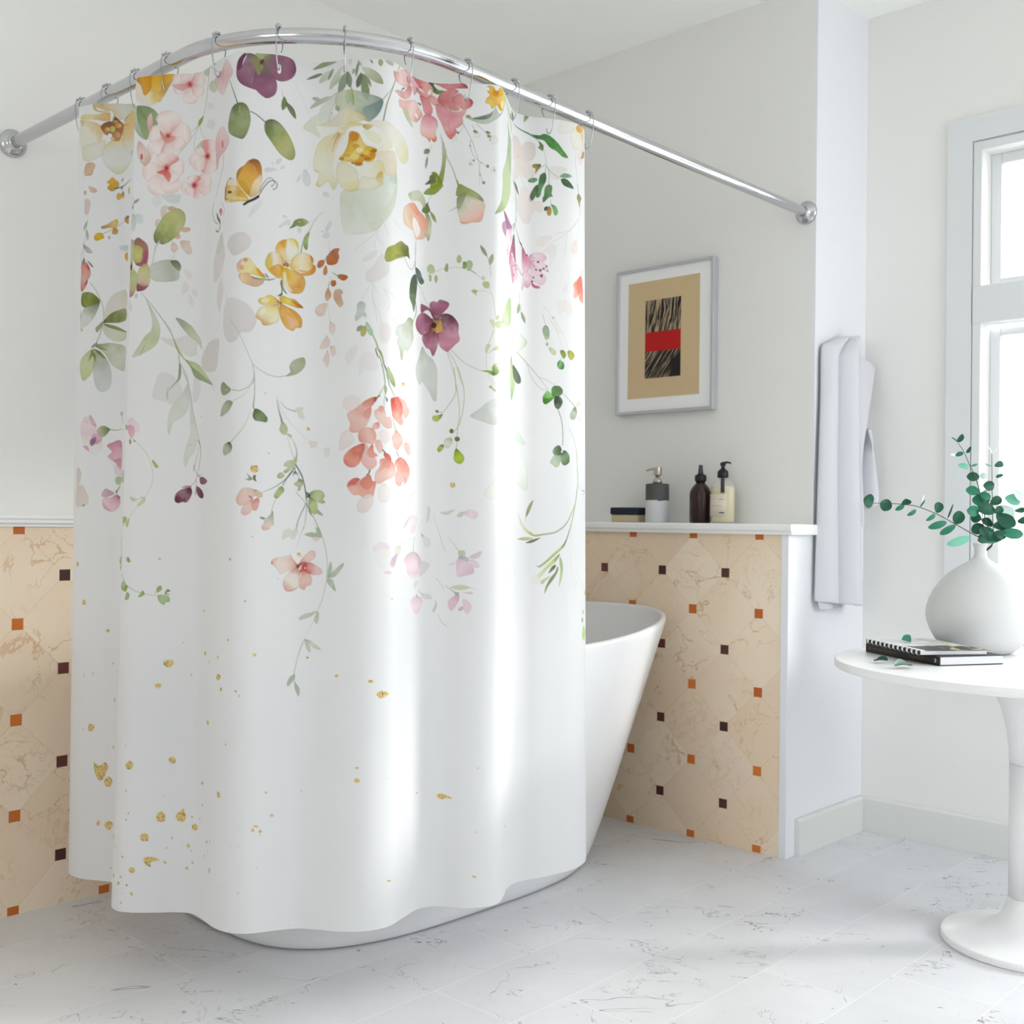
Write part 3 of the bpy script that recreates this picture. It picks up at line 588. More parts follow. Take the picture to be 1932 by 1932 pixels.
# ------------------------------------------------------------------ towel on its hook
def sheet(bm, left, right, xf, nu=26, nv=40):
    """grid of cloth between two (y,z) edge curves; xf(u,v) is how far it stands off the wall"""
    l = catmull_n(left, 12); r = catmull_n(right, 12)
    def at(c, t):
        d = np.concatenate([[0], np.cumsum(np.hypot(*np.diff(c, axis=0).T))]); d /= d[-1]
        return np.array([np.interp(t, d, c[:, i]) for i in (0, 1)])
    G_ = []
    for j in range(nv+1):
        v_ = j/nv; A, B = at(l, v_), at(r, v_)
        G_.append([bm.verts.new((XB+xf(i/nu, v_), *(A*(1-i/nu)+B*(i/nu)))) for i in range(nu+1)])
    for a, b in zip(G_, G_[1:]):
        for i in range(nu): bm.faces.new((a[i], a[i+1], b[i+1], b[i]))
TW = {'mainL': [(0.138, 1.609), (0.048, 1.577), (0.02, 1.558), (0.015, 1.404), (0.004, 1.205), (-0.006, 0.959), (-0.011, 0.769)], 'mainR': [(0.164, 1.612), (0.178, 1.603), (0.183, 1.57), (0.186, 1.366), (0.185, 1.162), (0.197, 0.984), (0.21, 0.748)], 'flapL': [(0.141, 1.607), (0.15, 1.565), (0.155, 1.363), (0.156, 1.161), (0.167, 0.993)], 'flapR': [(0.144, 1.605), (0.171, 1.558), (0.299, 1.535), (0.309, 1.514), (0.256, 1.37), (0.219, 1.306), (0.191, 1.228), (0.198, 1.122), (0.205, 1.015)], 'tailL': [(0.253, 1.324), (0.231, 1.23), (0.237, 1.138), (0.248, 1.054)], 'tailR': [(0.202, 1.314), (0.238, 1.24), (0.28, 1.108), (0.258, 1.072)], 'underL': [(-0.008, 0.773), (-0.002, 0.758), (0.004, 0.745)], 'underR': [(0.173, 0.77), (0.165, 0.755), (0.16, 0.74)]}
bm = bmesh.new()
def f_main(u, v):     # left fold, deep crease, then the wide front fold
    if u < .46: ridge = .036*math.sin(PI*(u/.46)**.9)**.75
    else:
        t = (u-.46)/.54; ridge = .066*math.sin(PI*t**.7)**.9+.001
    return .008+.02*u+.010*math.sin(PI*u)**.4+ridge*(.55+.45*v)+.004*math.sin(u*11+v*2.5)
sheet(bm, TW['mainL'], TW['mainR'], f_main, 40, 50)
sheet(bm, TW['flapL'], TW['flapR'], lambda u, v: .03+.045*math.sin(PI*u)**.8*(.5+.5*v)+.02*u*(1-v), 26, 40)
sheet(bm, TW['tailL'], TW['tailR'], lambda u, v: .03+.05*u+.02*math.sin(PI*u), 14, 20)
sheet(bm, TW['underL'], TW['underR'], lambda u, v: .022+.012*math.sin(u*6), 20, 6)
tw = bm_obj('towel', bm, M['towel'], smooth=True)
md = tw.modifiers.new('t', 'SOLIDIFY'); md.thickness = .007; md.offset = 0
md = tw.modifiers.new('s', 'SUBSURF'); md.levels = md.render_levels = 1
tag(tw, 'folded white towel hanging on the white wall beside the window', 'towel')
hk = empty('towel_hook', (XB, .12, 1.6), 'small chrome hook at the top of the hanging towel', 'hook')
bm = bmesh.new(); tube(bm, cr([(XB+.0005, .12, 1.585), (XB+.02, .12, 1.583), (XB+.034, .12, 1.590), (XB+.036, .12, 1.602)], 6), .004, 10)
bm_obj('peg', bm, M['chrome'], hk, smooth=True)
bm = bmesh.new(); lathe(bm, [(0,.0003),(.014,.0003),(.015,.002),(.013,.005),(0,.005)], (0,0,0), 24)
bmesh.ops.transform(bm, matrix=Matrix.Translation((XB, .12, 1.585)) @ Matrix.Rotation(PI/2, 4, 'Y'), verts=bm.verts); bm_obj('plate', bm, M['chrome'], hk, smooth=True)

# ------------------------------------------------------------------ shower curtain: cloth and its printed flowers
# ---- shape of the hanging cloth: plan curves at its top and at its hem (metres) ----
CT = [(0.463,-1.956),(0.467,-1.991),(0.481,-1.987),(0.514,-1.976),(0.551,-1.948),(0.583,-1.916),(0.628,-1.912),(0.675,-1.935),(0.728,-1.991),(0.746,-1.983),(0.771,-1.972),(0.814,-1.946),(0.846,-1.920),(0.884,-1.915),(0.930,-1.922),(0.973,-1.924),(1.009,-1.920),(1.036,-1.896),(1.066,-1.852),(1.071,-1.820),(1.080,-1.791),(1.111,-1.767),(1.152,-1.750),(1.185,-1.727),(1.210,-1.694),(1.212,-1.667),(1.200,-1.630),(1.186,-1.592),(1.189,-1.553),(1.214,-1.521),(1.243,-1.498),(1.279,-1.460),(1.290,-1.434),(1.263,-1.389),(1.221,-1.327),(1.208,-1.298),(1.211,-1.263),(1.229,-1.234),(1.249,-1.202),(1.265,-1.165),(1.264,-1.128),(1.245,-1.091),(1.215,-1.066)]
CB = [(0.366,-1.905),(0.370,-1.940),(0.402,-1.948),(0.442,-1.942),(0.476,-1.924),(0.510,-1.906),(0.555,-1.902),(0.602,-1.924),(0.654,-1.979),(0.695,-1.991),(0.727,-1.980),(0.768,-1.941),(0.797,-1.907),(0.832,-1.886),(0.879,-1.890),(0.935,-1.899),(0.983,-1.894),(1.018,-1.866),(1.041,-1.817),(1.063,-1.780),(1.094,-1.756),(1.130,-1.735),(1.163,-1.706),(1.183,-1.673),(1.188,-1.633),(1.177,-1.599),(1.165,-1.564),(1.154,-1.533),(1.157,-1.497),(1.178,-1.471),(1.220,-1.446),(1.248,-1.408),(1.251,-1.369),(1.225,-1.324),(1.199,-1.286),(1.182,-1.250),(1.183,-1.209),(1.194,-1.173),(1.204,-1.125),(1.211,-1.071),(1.202,-1.018),(1.183,-0.976),(1.153,-0.951)]
ZT, ZB = 1.957, 0.152
def catmull(pts, n):
    p = np.array(pts, float)
    p = np.vstack([2*p[0]-p[1], p, 2*p[-1]-p[-2]])
    out = []
    for i in range(1, len(p)-2):
        t = np.linspace(0, 1, n, endpoint=False)[:, None]
        a, b, c, d = p[i-1], p[i], p[i+1], p[i+2]
        out.append(.5*((2*b)+(-a+c)*t+(2*a-5*b+4*c-d)*t*t+(-a+3*b-3*c+d)*t**3))
    out.append(p[-2][None])
    return np.vstack(out)
def cloth_curves(NS):
    a, b = catmull(CT, 60), catmull(CB, 60)
    k = np.hanning(61); k /= k.sum()
    def sm(q):
        e = np.vstack([np.repeat(q[:1], 30, 0), q, np.repeat(q[-1:], 30, 0)])
        return np.stack([np.convolve(e[:, i], k, 'valid') for i in (0, 1)], 1)
    a, b = sm(a), sm(b)
    L = np.concatenate([[0], np.cumsum((np.hypot(*np.diff(a, axis=0).T)+np.hypot(*np.diff(b, axis=0).T))/2)])
    s = np.linspace(0, L[-1], NS)
    f = lambda q: np.stack([np.interp(s, L, q[:, i]) for i in (0, 1)], 1)
    return s, f(a), f(b)
def cloth_point(a, b, w):           # w: 0 top .. 1 hem (arrays)
    w2 = w
    x = a[..., 0]*(1-w2)+b[..., 0]*w2; y = a[..., 1]*(1-w2)+b[..., 1]*w2
    return x, y, ZT+(ZB-ZT)*w

PRINT = """
p|200 192 191 209 202 200|75 25 0|1365 820 1336 776 1363 742 1421 732 1453 758 1449 788 1421 812 1387 824
p|212 206 206 205 198 196|75 20 0|1338 999 1412 1010 1458 1043 1478 1092 1455 1137 1413 1141 1391 1174 1350 1177 1317 1139 1312 1070
p|199 194 188 207 201 198|75 15 0|1274 1158 1275 1209 1262 1276 1215 1289 1122 1270 1114 1214 1177 1165
p|209 203 202 205 197 195|70 15 0|1286 725 1318 807 1306 846 1273 903 1227 917 1216 840 1246 776
p|209 203 202 205 197 195|70 15 0|1287 905 1306 961 1297 1008 1277 1043 1254 1002 1260 949
s|185 183 178|60 143 143|1286 721 1305 805 1301 906 1316 956 1338 999
s|187 185 180|40 121 121|1277 1039 1272 1107 1226 1133
p|215 209 207 212 204 202|65 12 0|2025 800 2055 835 2058 872 2021 903 1982 920 1958 910 1961 874 1988 851
p|212 204 202|55 8 0|2002 783 1997 813 1966 831 1945 834 1956 812
s|193 188 182|50 143 143|2053 642 2014 692 1981 733 1912 785
s|193 188 182|50 143 143|2053 642 2006 669 1976 692 1957 720
s|193 188 182|50 143 143|2037 671 2049 700 2056 723
s|193 188 182|50 143 143|2087 642 2111 664 2133 674
s|193 188 182|50 143 143|2011 703 2000 737 1994 772
s|193 188 182|50 143 143|2008 736 2033 766
s|193 188 182|50 143 143|2025 794 2027 827
s|193 188 182|50 143 143|1982 920 1960 956 1938 992
s|193 188 182|50 143 143|1985 922 1987 993 2012 1045 2023 1093
s|193 188 182|50 143 143|1987 925 2004 959
s|193 188 182|50 143 143|2032 943 2058 981 2061 1003 2051 1026
s|193 188 182|50 143 143|2038 942 2069 958 2099 975
s|193 188 182|50 143 143|1987 993 1998 1046 2003 1081
p|215 211 205 217 213 209|45 8 0|2017 1086 2047 1083 2064 1103 2057 1145 2028 1169 2008 1138
p|221 212 206|50 5 0|2072 1056 2129 1031 2162 1036 2119 1074 2090 1078
p|216 207 204|40 6 0|2038 1085 2068 1102 2068 1140 2038 1166 2016 1141 2018 1107
p|216 207 204|50 6 0|1922 1182 1908 1226 1879 1260 1865 1226 1891 1192
p|216 207 204|40 6 0|1967 1205 1994 1224 2008 1271 1973 1286 1949 1280 1924 1304 1925 1256 1939 1215
p|208 202 200 212 205 203|70 10 0|902 1128 965 1135 1026 1117 1099 1132 1078 1169 1074 1203 1025 1208 987 1180 936 1156
p|207 203 201|60 20 0|906 1280 954 1287 983 1314 1006 1350 996 1385 957 1417 935 1404 875 1386 885 1322
p|207 203 201|60 10 0|1066 1301 1104 1314 1100 1373 1079 1404 1060 1400 1058 1329
p|207 173 148 219 195 182 207 183 169|80 30 0|950 719 973 743 955 765 940 750 940 729
p|207 173 148 219 195 182 207 183 169|80 30 0|986 713 1024 715 1025 729 1038 762 1018 773 995 753 980 725
p|207 173 148 219 195 182 207 183 169|80 30 0|971 683 981 694 972 706 957 701 961 687
p|207 173 148 219 195 182 207 183 169|80 30 0|989 662 1023 659 1023 673 996 676
p|216 202 199|50 10 0|1000 838 1028 846 1041 867 1020 877
p|216 202 199|50 10 0|1002 887 1029 912 1010 937 992 940
p|216 202 199|50 10 0|1038 922 1066 929 1077 951 1053 956
p|216 202 199|50 10 0|1030 941 1053 977 1049 998 1027 976
p|213 200 196|45 5 0|959 772 956 789 934 789
p|212 173 87 221 215 192 216 214 200|80 25 0|227 113 207 92 166 76 99 61 91 91 98 176 123 204 193 187 223 163
p|216 207 173 215 215 204 212 207 164|80 45 0|238 168 203 175 119 188 114 236 149 260 199 250 229 236 238 201
p|221 198 125 215 215 206 219 219 213 207 204 164|88 45 0|280 163 243 188 227 238 240 279 269 309 297 323 327 305 353 257 358 228 326 202 312 157
p|219 182 106 219 209 184 219 218 209|85 30 0|311 122 316 175 331 212 358 235 369 189 369 114 360 27 327 61 319 82
p|205 177 104 212 212 200 204 201 172|85 30 0|269 76 273 46 235 31 189 11 189 0 356 0 351 27 327 61 310 72
p|205 157 47 221 212 168 209 195 100|92 35 0|264 74 236 81 204 75 99 58 119 40 196 49 235 41 261 46
p|207 184 106 199 180 135|90 20 0|254 36 221 33 201 27 186 0 180 3 178 18 195 34 226 41
p|187 166 127 205 188 153|80 25 0|93 61 128 74 112 95 95 76
p|113 65 23 169 102 32 196 141 74|92 35 0|269 84 255 81 227 93 220 110 232 133 247 146 256 136 270 146 266 164 285 173 300 165 311 137 315 97 303 82 278 61
p|222 181 135 164 100 43|90 60 0|292 83 285 91 271 91 264 84 271 76 285 76
p|229 184 108 196 131 57|90 60 0|308 100 300 111 284 112 276 101 284 90 300 89
p|232 201 147 188 125 49|90 60 0|260 119 253 128 239 128 232 118 239 109 253 109
p|216 175 139 172 111 57|90 60 0|303 143 295 156 278 156 269 144 277 130 295 130
p|225 186 155|90 60 0|280 161 275 169 266 169 261 161 266 153 275 153
p|169 104 37|90 60 0|260 104 253 108 239 108 232 103 239 99 253 99
p|205 147 72|90 60 0|244 136 241 142 234 141 230 136 233 130 241 130
p|199 204 108 180 184 82|95 40 0|281 117 275 131 264 131 258 117 264 104 275 104
s|141 102 41|85 176 66|310 97 328 96 340 91
s|141 102 41|85 176 66|319 77 327 61 339 49
s|141 102 41|85 176 66|298 163 296 173
s|141 102 41|85 176 66|278 63 277 46
s|141 102 41|85 176 66|217 105 225 123
s|141 102 41|85 176 66|355 215 354 230
p|225 225 225 225 225 225|90 0 0|261 34 266 39 268 74 264 77 260 74 259 39
p|198 156 127 209 173 146 199 157 125|92 30 0|145 267 179 266 196 280 189 299 178 323 150 325 130 318 129 288
p|213 186 170 200 157 129|90 25 0|159 374 191 382 207 398 197 406 173 401
p|199 168 143|88 20 0|132 389 148 398 137 413 124 400
s|205 165 149|60 220 55|117 291 120 329 117 354
p|172 141 53 212 157 37 219 173 43|96 35 0|294 389 273 402 252 387 261 369 249 361 265 344 274 336 289 349 303 363 299 383
s|95 92 53 125 123 82|90 330 110|287 389 317 378 336 362 352 345
p|93 94 57|90 10 0|321 373 315 393 310 388
p|119 123 108|85 10 0|316 340 321 343 316 356 312 353
p|127 102 37 205 157 41 212 162 43|96 30 0|322 398 326 425 314 433 300 441 293 426 299 409 313 411
p|205 164 43|92 10 0|349 380 351 408 345 410 343 390
p|213 169 76 212 178 100 188 147 80 141 119 66|95 30 0|297 528 303 546 295 564 284 573 267 568 235 573 229 563 255 552 272 540
p|157 125 59 201 157 59|94 25 0|287 567 304 579 299 597 285 598 277 592
s|185 157 84|88 176 132|238 595 284 573 331 536
p|205 157 25 213 169 19 196 153 27|97 30 0|238 598 243 613 233 620 208 627 195 614 204 594 226 590
p|196 153 66|88 10 0|266 604 271 613 265 622 261 613
p|97 117 90|90 20 0|349 511 350 524 330 530 337 514
p|193 135 21|94 10 0|330 533 348 527 349 549 338 545
p|177 188 186 202 207 205|75 20 0|347 648 348 672 321 671 309 660 317 650
p|204 152 43|92 10 0|348 678 351 716 341 715 335 693
p|209 182 168 204 186 178|80 20 0|143 429 172 444 165 494 150 505 135 494 132 445
s|157 162 149|80 132 154|159 515 151 563 139 628 115 680 114 720
s|143 147 135|85 154 132|132 636 130 682 136 710
p|130 143 127 173 180 166|85 25 0|153 532 142 540 133 551 128 564 129 575 140 568 149 557 153 544
p|146 152 141 172 174 164|85 20 0|149 568 146 581 148 596 153 612 160 624 165 612 165 596 159 581
p|114 120 108 169 171 159 184 183 172|88 20 0|129 639 166 655 189 681 158 680 140 664
s|112 117 96|90 176 176|131 633 134 652
p|213 108 104 212 141 131 205 157 149 202 92 90|96 45 0|136 719 163 730 180 765 177 789 161 809 157 830 125 855 113 838 115 778 117 738
p|172 62 66|85 10 0|150 732 170 746 172 764 162 751
p|157 49 57|80 10 0|163 803 161 818 141 829 148 814
p|108 125 86 129 141 104|92 25 0|136 700 143 719 126 727 114 747 119 720
p|96 109 90|85 10 0|155 714 175 724 194 744 187 747 172 732
s|157 161 153|85 176 198|177 816 209 854 230 894 245 936 249 991
p|204 199 188 212 205 196 201 196 178|85 30 0|251 977 257 931 279 886 311 863 349 857 349 942 299 969
p|92 104 25 119 131 29 108 119 25|97 40 0|230 901 198 870 165 860 125 865 119 910 144 931 181 930 215 916
p|76 80 53 157 162 139 200 204 194 207 209 202|92 25 0|230 905 212 961 173 1009 122 1021 114 971 145 933 199 921
p|185 157 139|60 5 0|117 936 121 971 112 982
p|207 169 145|75 10 0|116 1020 138 1033 123 1042
p|81 92 29 109 121 31 153 157 108|95 35 0|244 1003 277 965 313 946 349 940 351 988 318 1003 278 1005
p|189 191 164 202 204 184 196 198 157|88 30 0|246 1007 252 1053 287 1083 324 1090 352 1077 351 1045 300 1030
p|108 108 45 145 143 90|90 15 0|248 1009 300 1018 350 1041 351 1048 301 1035 263 1022
p|115 120 78 141 144 104|88 25 0|244 999 240 1022 218 1049 210 1029 225 1014
s|146 149 137|85 220 198|244 1007 233 1056 215 1098
p|127 131 115|85 15 0|222 1094 215 1113 190 1120 198 1105
p|108 125 66 173 178 141 199 200 186 187 189 159|90 30 0|211 1109 253 1100 291 1098 349 1113 354 1159 352 1219 336 1225 290 1197 254 1144
p|174 180 131 192 196 151 184 190 131|92 40 0|203 1124 216 1159 204 1212 183 1249 141 1270 118 1223 120 1177 155 1145
p|131 143 106 189 193 186 196 200 198|88 25 0|215 1136 247 1151 278 1193 291 1250 285 1299 262 1322 231 1318 210 1280 200 1212
p|94 108 33 127 137 74|88 10 0|203 1124 235 1136 263 1170 243 1163 221 1143
p|102 115 45 127 137 74|88 10 0|196 1128 214 1159 212 1185 199 1158 177 1180 186 1147
p|127 141 74|80 8 0|211 1113 242 1117 269 1132 235 1125
p|159 108 111 151 66 92 180 174 111 172 174 94 159 157 82|96 35 0|820 824 829 808 833 765 826 728 801 707 773 693 751 707 751 746 757 803 791 820
p|188 184 94 200 196 127 180 172 98|80 0 2|761 798 751 764 762 735 795 743 800 772 794 800
p|145 62 90 172 82 108|70 15 2|773 694 805 709 828 731 833 768 827 805 813 818 808 778 803 744 770 727 752 727 751 707
p|180 178 119 185 187 141 164 157 139 153 90 108|95 30 0|734 808 751 764 749 707 725 698 675 670 675 706 675 762
p|184 180 106 196 190 139 200 175 143 141 53 74|96 35 0|791 823 829 811 845 854 842 899 817 923 780 926 773 912 776 850
p|127 45 66 157 92 102|75 10 2|780 926 817 922 839 904 809 906 778 890 773 912
p|166 164 100 180 188 139 180 180 127 172 98 111|96 30 0|728 819 767 841 776 861 773 907 743 948 675 931 675 870 675 806
p|92 37 17 127 59 33|92 10 0|734 800 743 817 729 830 675 800 721 809
s|212 207 143|80 220 220|737 842 750 829 754 818
s|143 143 78|70 176 176|754 798 750 775 758 761
p|176 184 180|70 10 0|772 935 785 944 775 956 762 946
p|192 196 192|50 8 0|733 973 750 994 741 1010 675 982
s|142 146 139|80 143 132|730 513 735 544 675 546
s|146 150 147|60 110 110|735 547 740 590
p|127 133 127 157 162 155|88 20 0|738 546 751 544 762 540 771 533 775 526 762 526 750 530 741 537
p|141 147 141 164 168 162|85 15 0|738 549 723 554 675 538 675 537 675 550 689 572 732 569 738 558
p|173 182 176 198 204 198|75 20 0|740 590 675 589 675 586 675 625 737 665 754 650 760 629 755 607
p|186 198 194 198 211 206|65 15 0|752 592 793 598 799 616 794 635 766 628
p|198 202 196|65 15 0|890 521 912 516 972 517 976 537 962 554 932 551 906 536
p|209 212 207|50 8 0|848 520 890 530 882 561 860 568 846 548
p|189 191 184 207 172 141|65 15 0|892 567 920 565 914 593 896 618 886 592
p|188 151 119 200 166 135|88 20 0|923 570 944 566 962 579 927 584
p|213 184 166|80 20 0|881 620 872 651 861 645 865 625
p|213 184 159 204 168 139|90 25 0|982 663 1005 655 1024 662 1011 674 991 676
p|204 172 155|85 25 0|977 686 980 700 966 707 955 699 968 685
p|94 108 74 143 153 84 172 176 108 184 184 127 170 172 111|97 45 0|865 721 856 690 872 651 902 606 939 582 971 576 998 598 999 641 976 680 939 714 903 729 881 722
s|184 188 180 168 172 164|80 440 176|884 716 870 735 863 758
s|157 161 153|80 176 154|866 749 859 783 854 809
p|198 200 188 192 196 184 173 177 162 199 203 195|95 40 0|844 854 843 820 880 801 926 795 968 799 986 818 980 841 981 872 961 886 898 890 854 879
p|76 88 57 117 127 88 157 165 135|85 20 2|974 801 987 824 979 844 954 824 939 802 956 797
s|213 215 208|75 176 66|847 862 875 849 903 844
p|186 200 180 173 184 164 146 164 127|96 40 0|743 126 673 120 673 160 748 244 802 274 813 237 805 188 782 151
p|114 133 86 139 156 108 146 163 117|95 35 0|743 126 811 133 860 168 861 210 823 247 802 274 760 214 741 168
s|97 115 74|80 154 154|748 132 782 169 806 195
p|202 157 164 221 202 202|0 0 0|784 0 713 0 710 62 755 117 825 131 884 98 915 44 932 3
p|189 141 33 212 161 49 222 189 94 225 213 184 221 212 196 225 215 208|88 15 0|821 0 713 0 714 74 747 106 811 130 871 109 909 60 932 3
p|200 135 17 212 152 29 172 115 17|94 20 0|819 0 822 49 797 80 777 77 759 38 725 9
p|212 161 29 224 187 90|92 15 0|827 0 874 8 870 64 847 76 822 49
p|217 157 33 225 178 66|92 10 0|871 0 936 3 908 35 882 42
p|78 92 57|85 0 0|878 108 862 119 871 110
p|217 143 139 229 198 194 233 217 214 235 223 220 225 200 192|90 36 0|1006 45 986 25 966 4 942 3 927 16 928 36 948 51 978 49
p|217 143 139 229 198 194 233 217 214 235 223 220 225 200 192|90 36 0|1006 45 979 41 950 38 933 52 934 73 950 88 973 87 990 66
p|217 143 139 229 198 194 233 217 214 235 223 220 225 200 192|90 36 0|1006 45 990 72 975 100 987 123 1014 130 1043 123 1054 101 1028 71
p|217 143 139 229 198 194 233 217 214 235 223 220 225 200 192|90 36 0|1006 45 1016 69 1029 95 1057 106 1085 102 1095 86 1075 63 1035 52
p|217 143 139 229 198 194 233 217 214 235 223 220 225 200 192|90 36 0|1006 45 1037 52 1079 62 1103 52 1093 27 1063 3 1032 0 1018 22
p|217 143 139 229 198 194 233 217 214 235 223 220 225 200 192|90 36 0|1006 45 1010 27 1014 7 1000 0 980 0 966 13 967 29 986 37
p|196 74 82 221 131 131|60 0 0|1022 46 1014 60 998 60 990 45 997 31 1013 31
p|180 49 57 141 29 41|85 0 0|1014 47 1010 55 1002 54 997 46 1001 39 1010 39
p|212 135 131 222 157 149|70 25 0|1006 45 971 73 924 50 940 45
p|217 143 139 229 198 194 233 217 214 235 223 220 225 200 192|90 36 0|912 266 886 241 857 216 829 224 816 252 823 284 850 300 882 283
p|217 143 139 229 198 194 233 217 214 235 223 220 225 200 192|90 36 0|912 266 871 275 827 284 807 311 819 337 849 350 883 337 898 301
p|217 143 139 229 198 194 233 217 214 235 223 220 225 200 192|90 36 0|912 266 896 297 880 330 906 345 948 338 981 315 986 289 949 278
p|217 143 139 229 198 194 233 217 214 235 223 220 225 200 192|90 36 0|912 266 950 285 988 302 1015 283 1017 248 998 216 966 208 939 238
p|217 143 139 229 198 194 233 217 214 235 223 220 225 200 192|90 36 0|912 266 927 294 942 322 969 329 988 315 994 292 978 271 945 269
p|217 143 139 229 198 194 233 217 214 235 223 220 225 200 192|90 36 0|912 266 942 236 972 202 957 171 915 156 870 163 852 192 882 230
p|196 74 82 221 131 131|60 0 0|928 267 920 281 904 280 895 265 903 251 920 252
p|180 49 57 141 29 41|85 0 0|921 268 917 275 908 275 903 267 907 259 916 260
p|204 108 98 221 155 143|80 10 0|872 239 909 269 940 264 946 281 910 297 883 273
p|225 200 196 212 157 151|90 40 0|826 162 835 214 815 241 804 189
s|78 92 62 141 157 102|85 154 154|1141 0 1119 133 1088 197 1061 225
p|125 143 49 147 172 57|90 10 0|1093 193 1084 219 1061 231 1059 208
s|164 172 139|85 132 88|1061 225 988 315 954 354
s|164 172 139|85 132 88|1061 225 1039 284 1034 356
s|164 172 139|85 132 88|1066 229 1091 276 1118 291
s|164 172 139|85 132 88|1057 227 1017 248
p|217 143 139 229 198 194 233 217 214 235 223 220 225 200 192|90 36 0|910 401 888 371 864 340 830 333 805 348 803 374 828 397 871 400
p|217 143 139 229 198 194 233 217 214 235 223 220 225 200 192|90 36 0|910 401 867 387 821 373 789 391 790 426 817 456 855 462 884 431
p|217 143 139 229 198 194 233 217 214 235 223 220 225 200 192|90 36 0|910 401 867 424 823 449 821 487 852 515 894 519 924 494 917 446
p|217 143 139 229 198 194 233 217 214 235 223 220 225 200 192|90 36 0|910 401 896 439 883 478 905 507 941 512 969 494 972 461 941 430
p|217 143 139 229 198 194 233 217 214 235 223 220 225 200 192|90 36 0|910 401 905 430 901 459 923 473 951 467 971 447 969 424 940 413
p|217 143 139 229 198 194 233 217 214 235 223 220 225 200 192|90 36 0|910 401 938 419 966 436 987 423 990 394 979 366 955 358 932 380
p|217 143 139 229 198 194 233 217 214 235 223 220 225 200 192|90 36 0|910 401 938 386 966 368 954 348 917 337 877 337 860 353 885 378
p|196 74 82 221 131 131|60 0 0|926 402 918 416 902 416 893 401 901 386 917 387
p|180 49 57 141 29 41|85 0 0|918 403 914 410 905 410 901 402 905 394 914 395
p|204 78 70 221 135 123|85 10 0|910 407 932 433 921 464 895 432 862 419 891 409
p|212 172 155 221 200 192 205 168 147|88 40 0|762 276 804 313 833 355 800 387 758 350 748 304
p|180 53 57|80 0 0|786 346 782 357 774 357 770 344 773 333 781 334
p|217 143 139 229 198 194 233 217 214 235 223 220 225 200 192|90 36 0|1134 372 1078 355 1034 344 1013 359 1014 383 1034 401 1068 405 1099 387
p|217 143 139 229 198 194 233 217 214 235 223 220 225 200 192|90 36 0|1134 372 1149 351 1163 329 1120 308 1073 306 1044 319 1044 339 1084 354
p|217 143 139 229 198 194 233 217 214 235 223 220 225 200 192|90 36 0|1134 372 1192 369 1247 363 1231 338 1167 311 1100 296 1074 308 1101 340
p|217 143 139 229 198 194 233 217 214 235 223 220 225 200 192|90 36 0|1134 372 1168 397 1204 423 1236 421 1250 401 1241 375 1211 359 1172 366
p|217 143 139 229 198 194 233 217 214 235 223 220 225 200 192|90 36 0|1134 372 1102 389 1075 410 1098 434 1158 452 1219 455 1237 437 1187 405
p|217 143 139 229 198 194 233 217 214 235 223 220 225 200 192|90 36 0|1134 372 1084 370 1043 374 1031 394 1043 413 1070 423 1105 418 1120 394
p|196 74 82 221 131 131|60 0 0|1171 381 1152 391 1118 382 1103 365 1117 353 1151 362
p|180 49 57 141 29 41|85 0 0|1153 378 1144 383 1125 378 1116 369 1124 363 1143 367
p|217 143 139 229 198 194 233 217 214 235 223 220 225 200 192|90 36 0|1041 477 1015 467 990 458 978 472 981 495 995 514 1015 517 1028 496
p|217 143 139 229 198 194 233 217 214 235 223 220 225 200 192|90 36 0|1041 477 1017 482 995 488 998 504 1018 518 1045 525 1064 519 1052 498
p|217 143 139 229 198 194 233 217 214 235 223 220 225 200 192|90 36 0|1041 477 1040 503 1040 531 1068 541 1109 535 1143 521 1132 498 1080 485
p|217 143 139 229 198 194 233 217 214 235 223 220 225 200 192|90 36 0|1041 477 1065 501 1096 527 1142 534 1175 522 1171 498 1127 475 1077 473
p|217 143 139 229 198 194 233 217 214 235 223 220 225 200 192|90 36 0|1041 477 1082 489 1141 506 1181 498 1173 472 1130 443 1084 434 1060 455
p|217 143 139 229 198 194 233 217 214 235 223 220 225 200 192|90 36 0|1041 477 1061 466 1083 455 1068 441 1036 435 1010 439 1002 451 1020 464
p|196 74 82 221 131 131|60 0 0|1061 480 1051 493 1032 491 1023 476 1031 462 1050 464
p|196 49 90 141 29 41|85 0 0|1051 480 1046 487 1036 486 1031 477 1035 470 1046 471
p|225 204 202 217 172 172 212 164 164|85 45 0|1282 283 1338 342 1318 381 1262 409 1239 453 1224 390 1221 319
p|196 66 74|70 0 0|1293 358 1289 371 1280 369 1275 354 1279 341 1288 343
p|219 198 196 213 164 168 221 200 196|80 40 0|1308 13 1360 72 1332 104 1289 154 1240 127 1200 74 1263 51
s|188 78 90|60 264 110|1286 46 1276 87 1282 110
p|173 188 151 188 200 168|75 20 0|1186 70 1227 97 1215 127 1159 106 1143 74
p|189 196 178 173 184 159|75 15 0|1093 7 1141 4 1135 33 1104 27
s|125 139 106|80 132 132|1146 0 1238 51
p|157 172 164|75 5 0|1174 0 1211 6 1197 10
p|205 209 200|45 15 0|1146 152 1203 178 1162 184 1126 163
p|200 205 194|45 15 0|1149 221 1212 251 1193 274 1123 245
p|184 195 164|70 15 0|1082 296 1092 315 1064 326 1051 313
s|112 119 100 144 151 131|80 154 132|1297 404 1287 462 1253 516 1230 566
s|94 104 82|85 154 176|1211 584 1199 620 1220 662 1252 679
p|196 49 78 204 102 123|80 10 0|1280 618 1292 636 1276 650 1262 626
s|204 147 164|60 220 220|1286 597 1308 628 1298 654
p|57 74 45|90 5 0|1238 630 1264 659 1273 682 1245 656
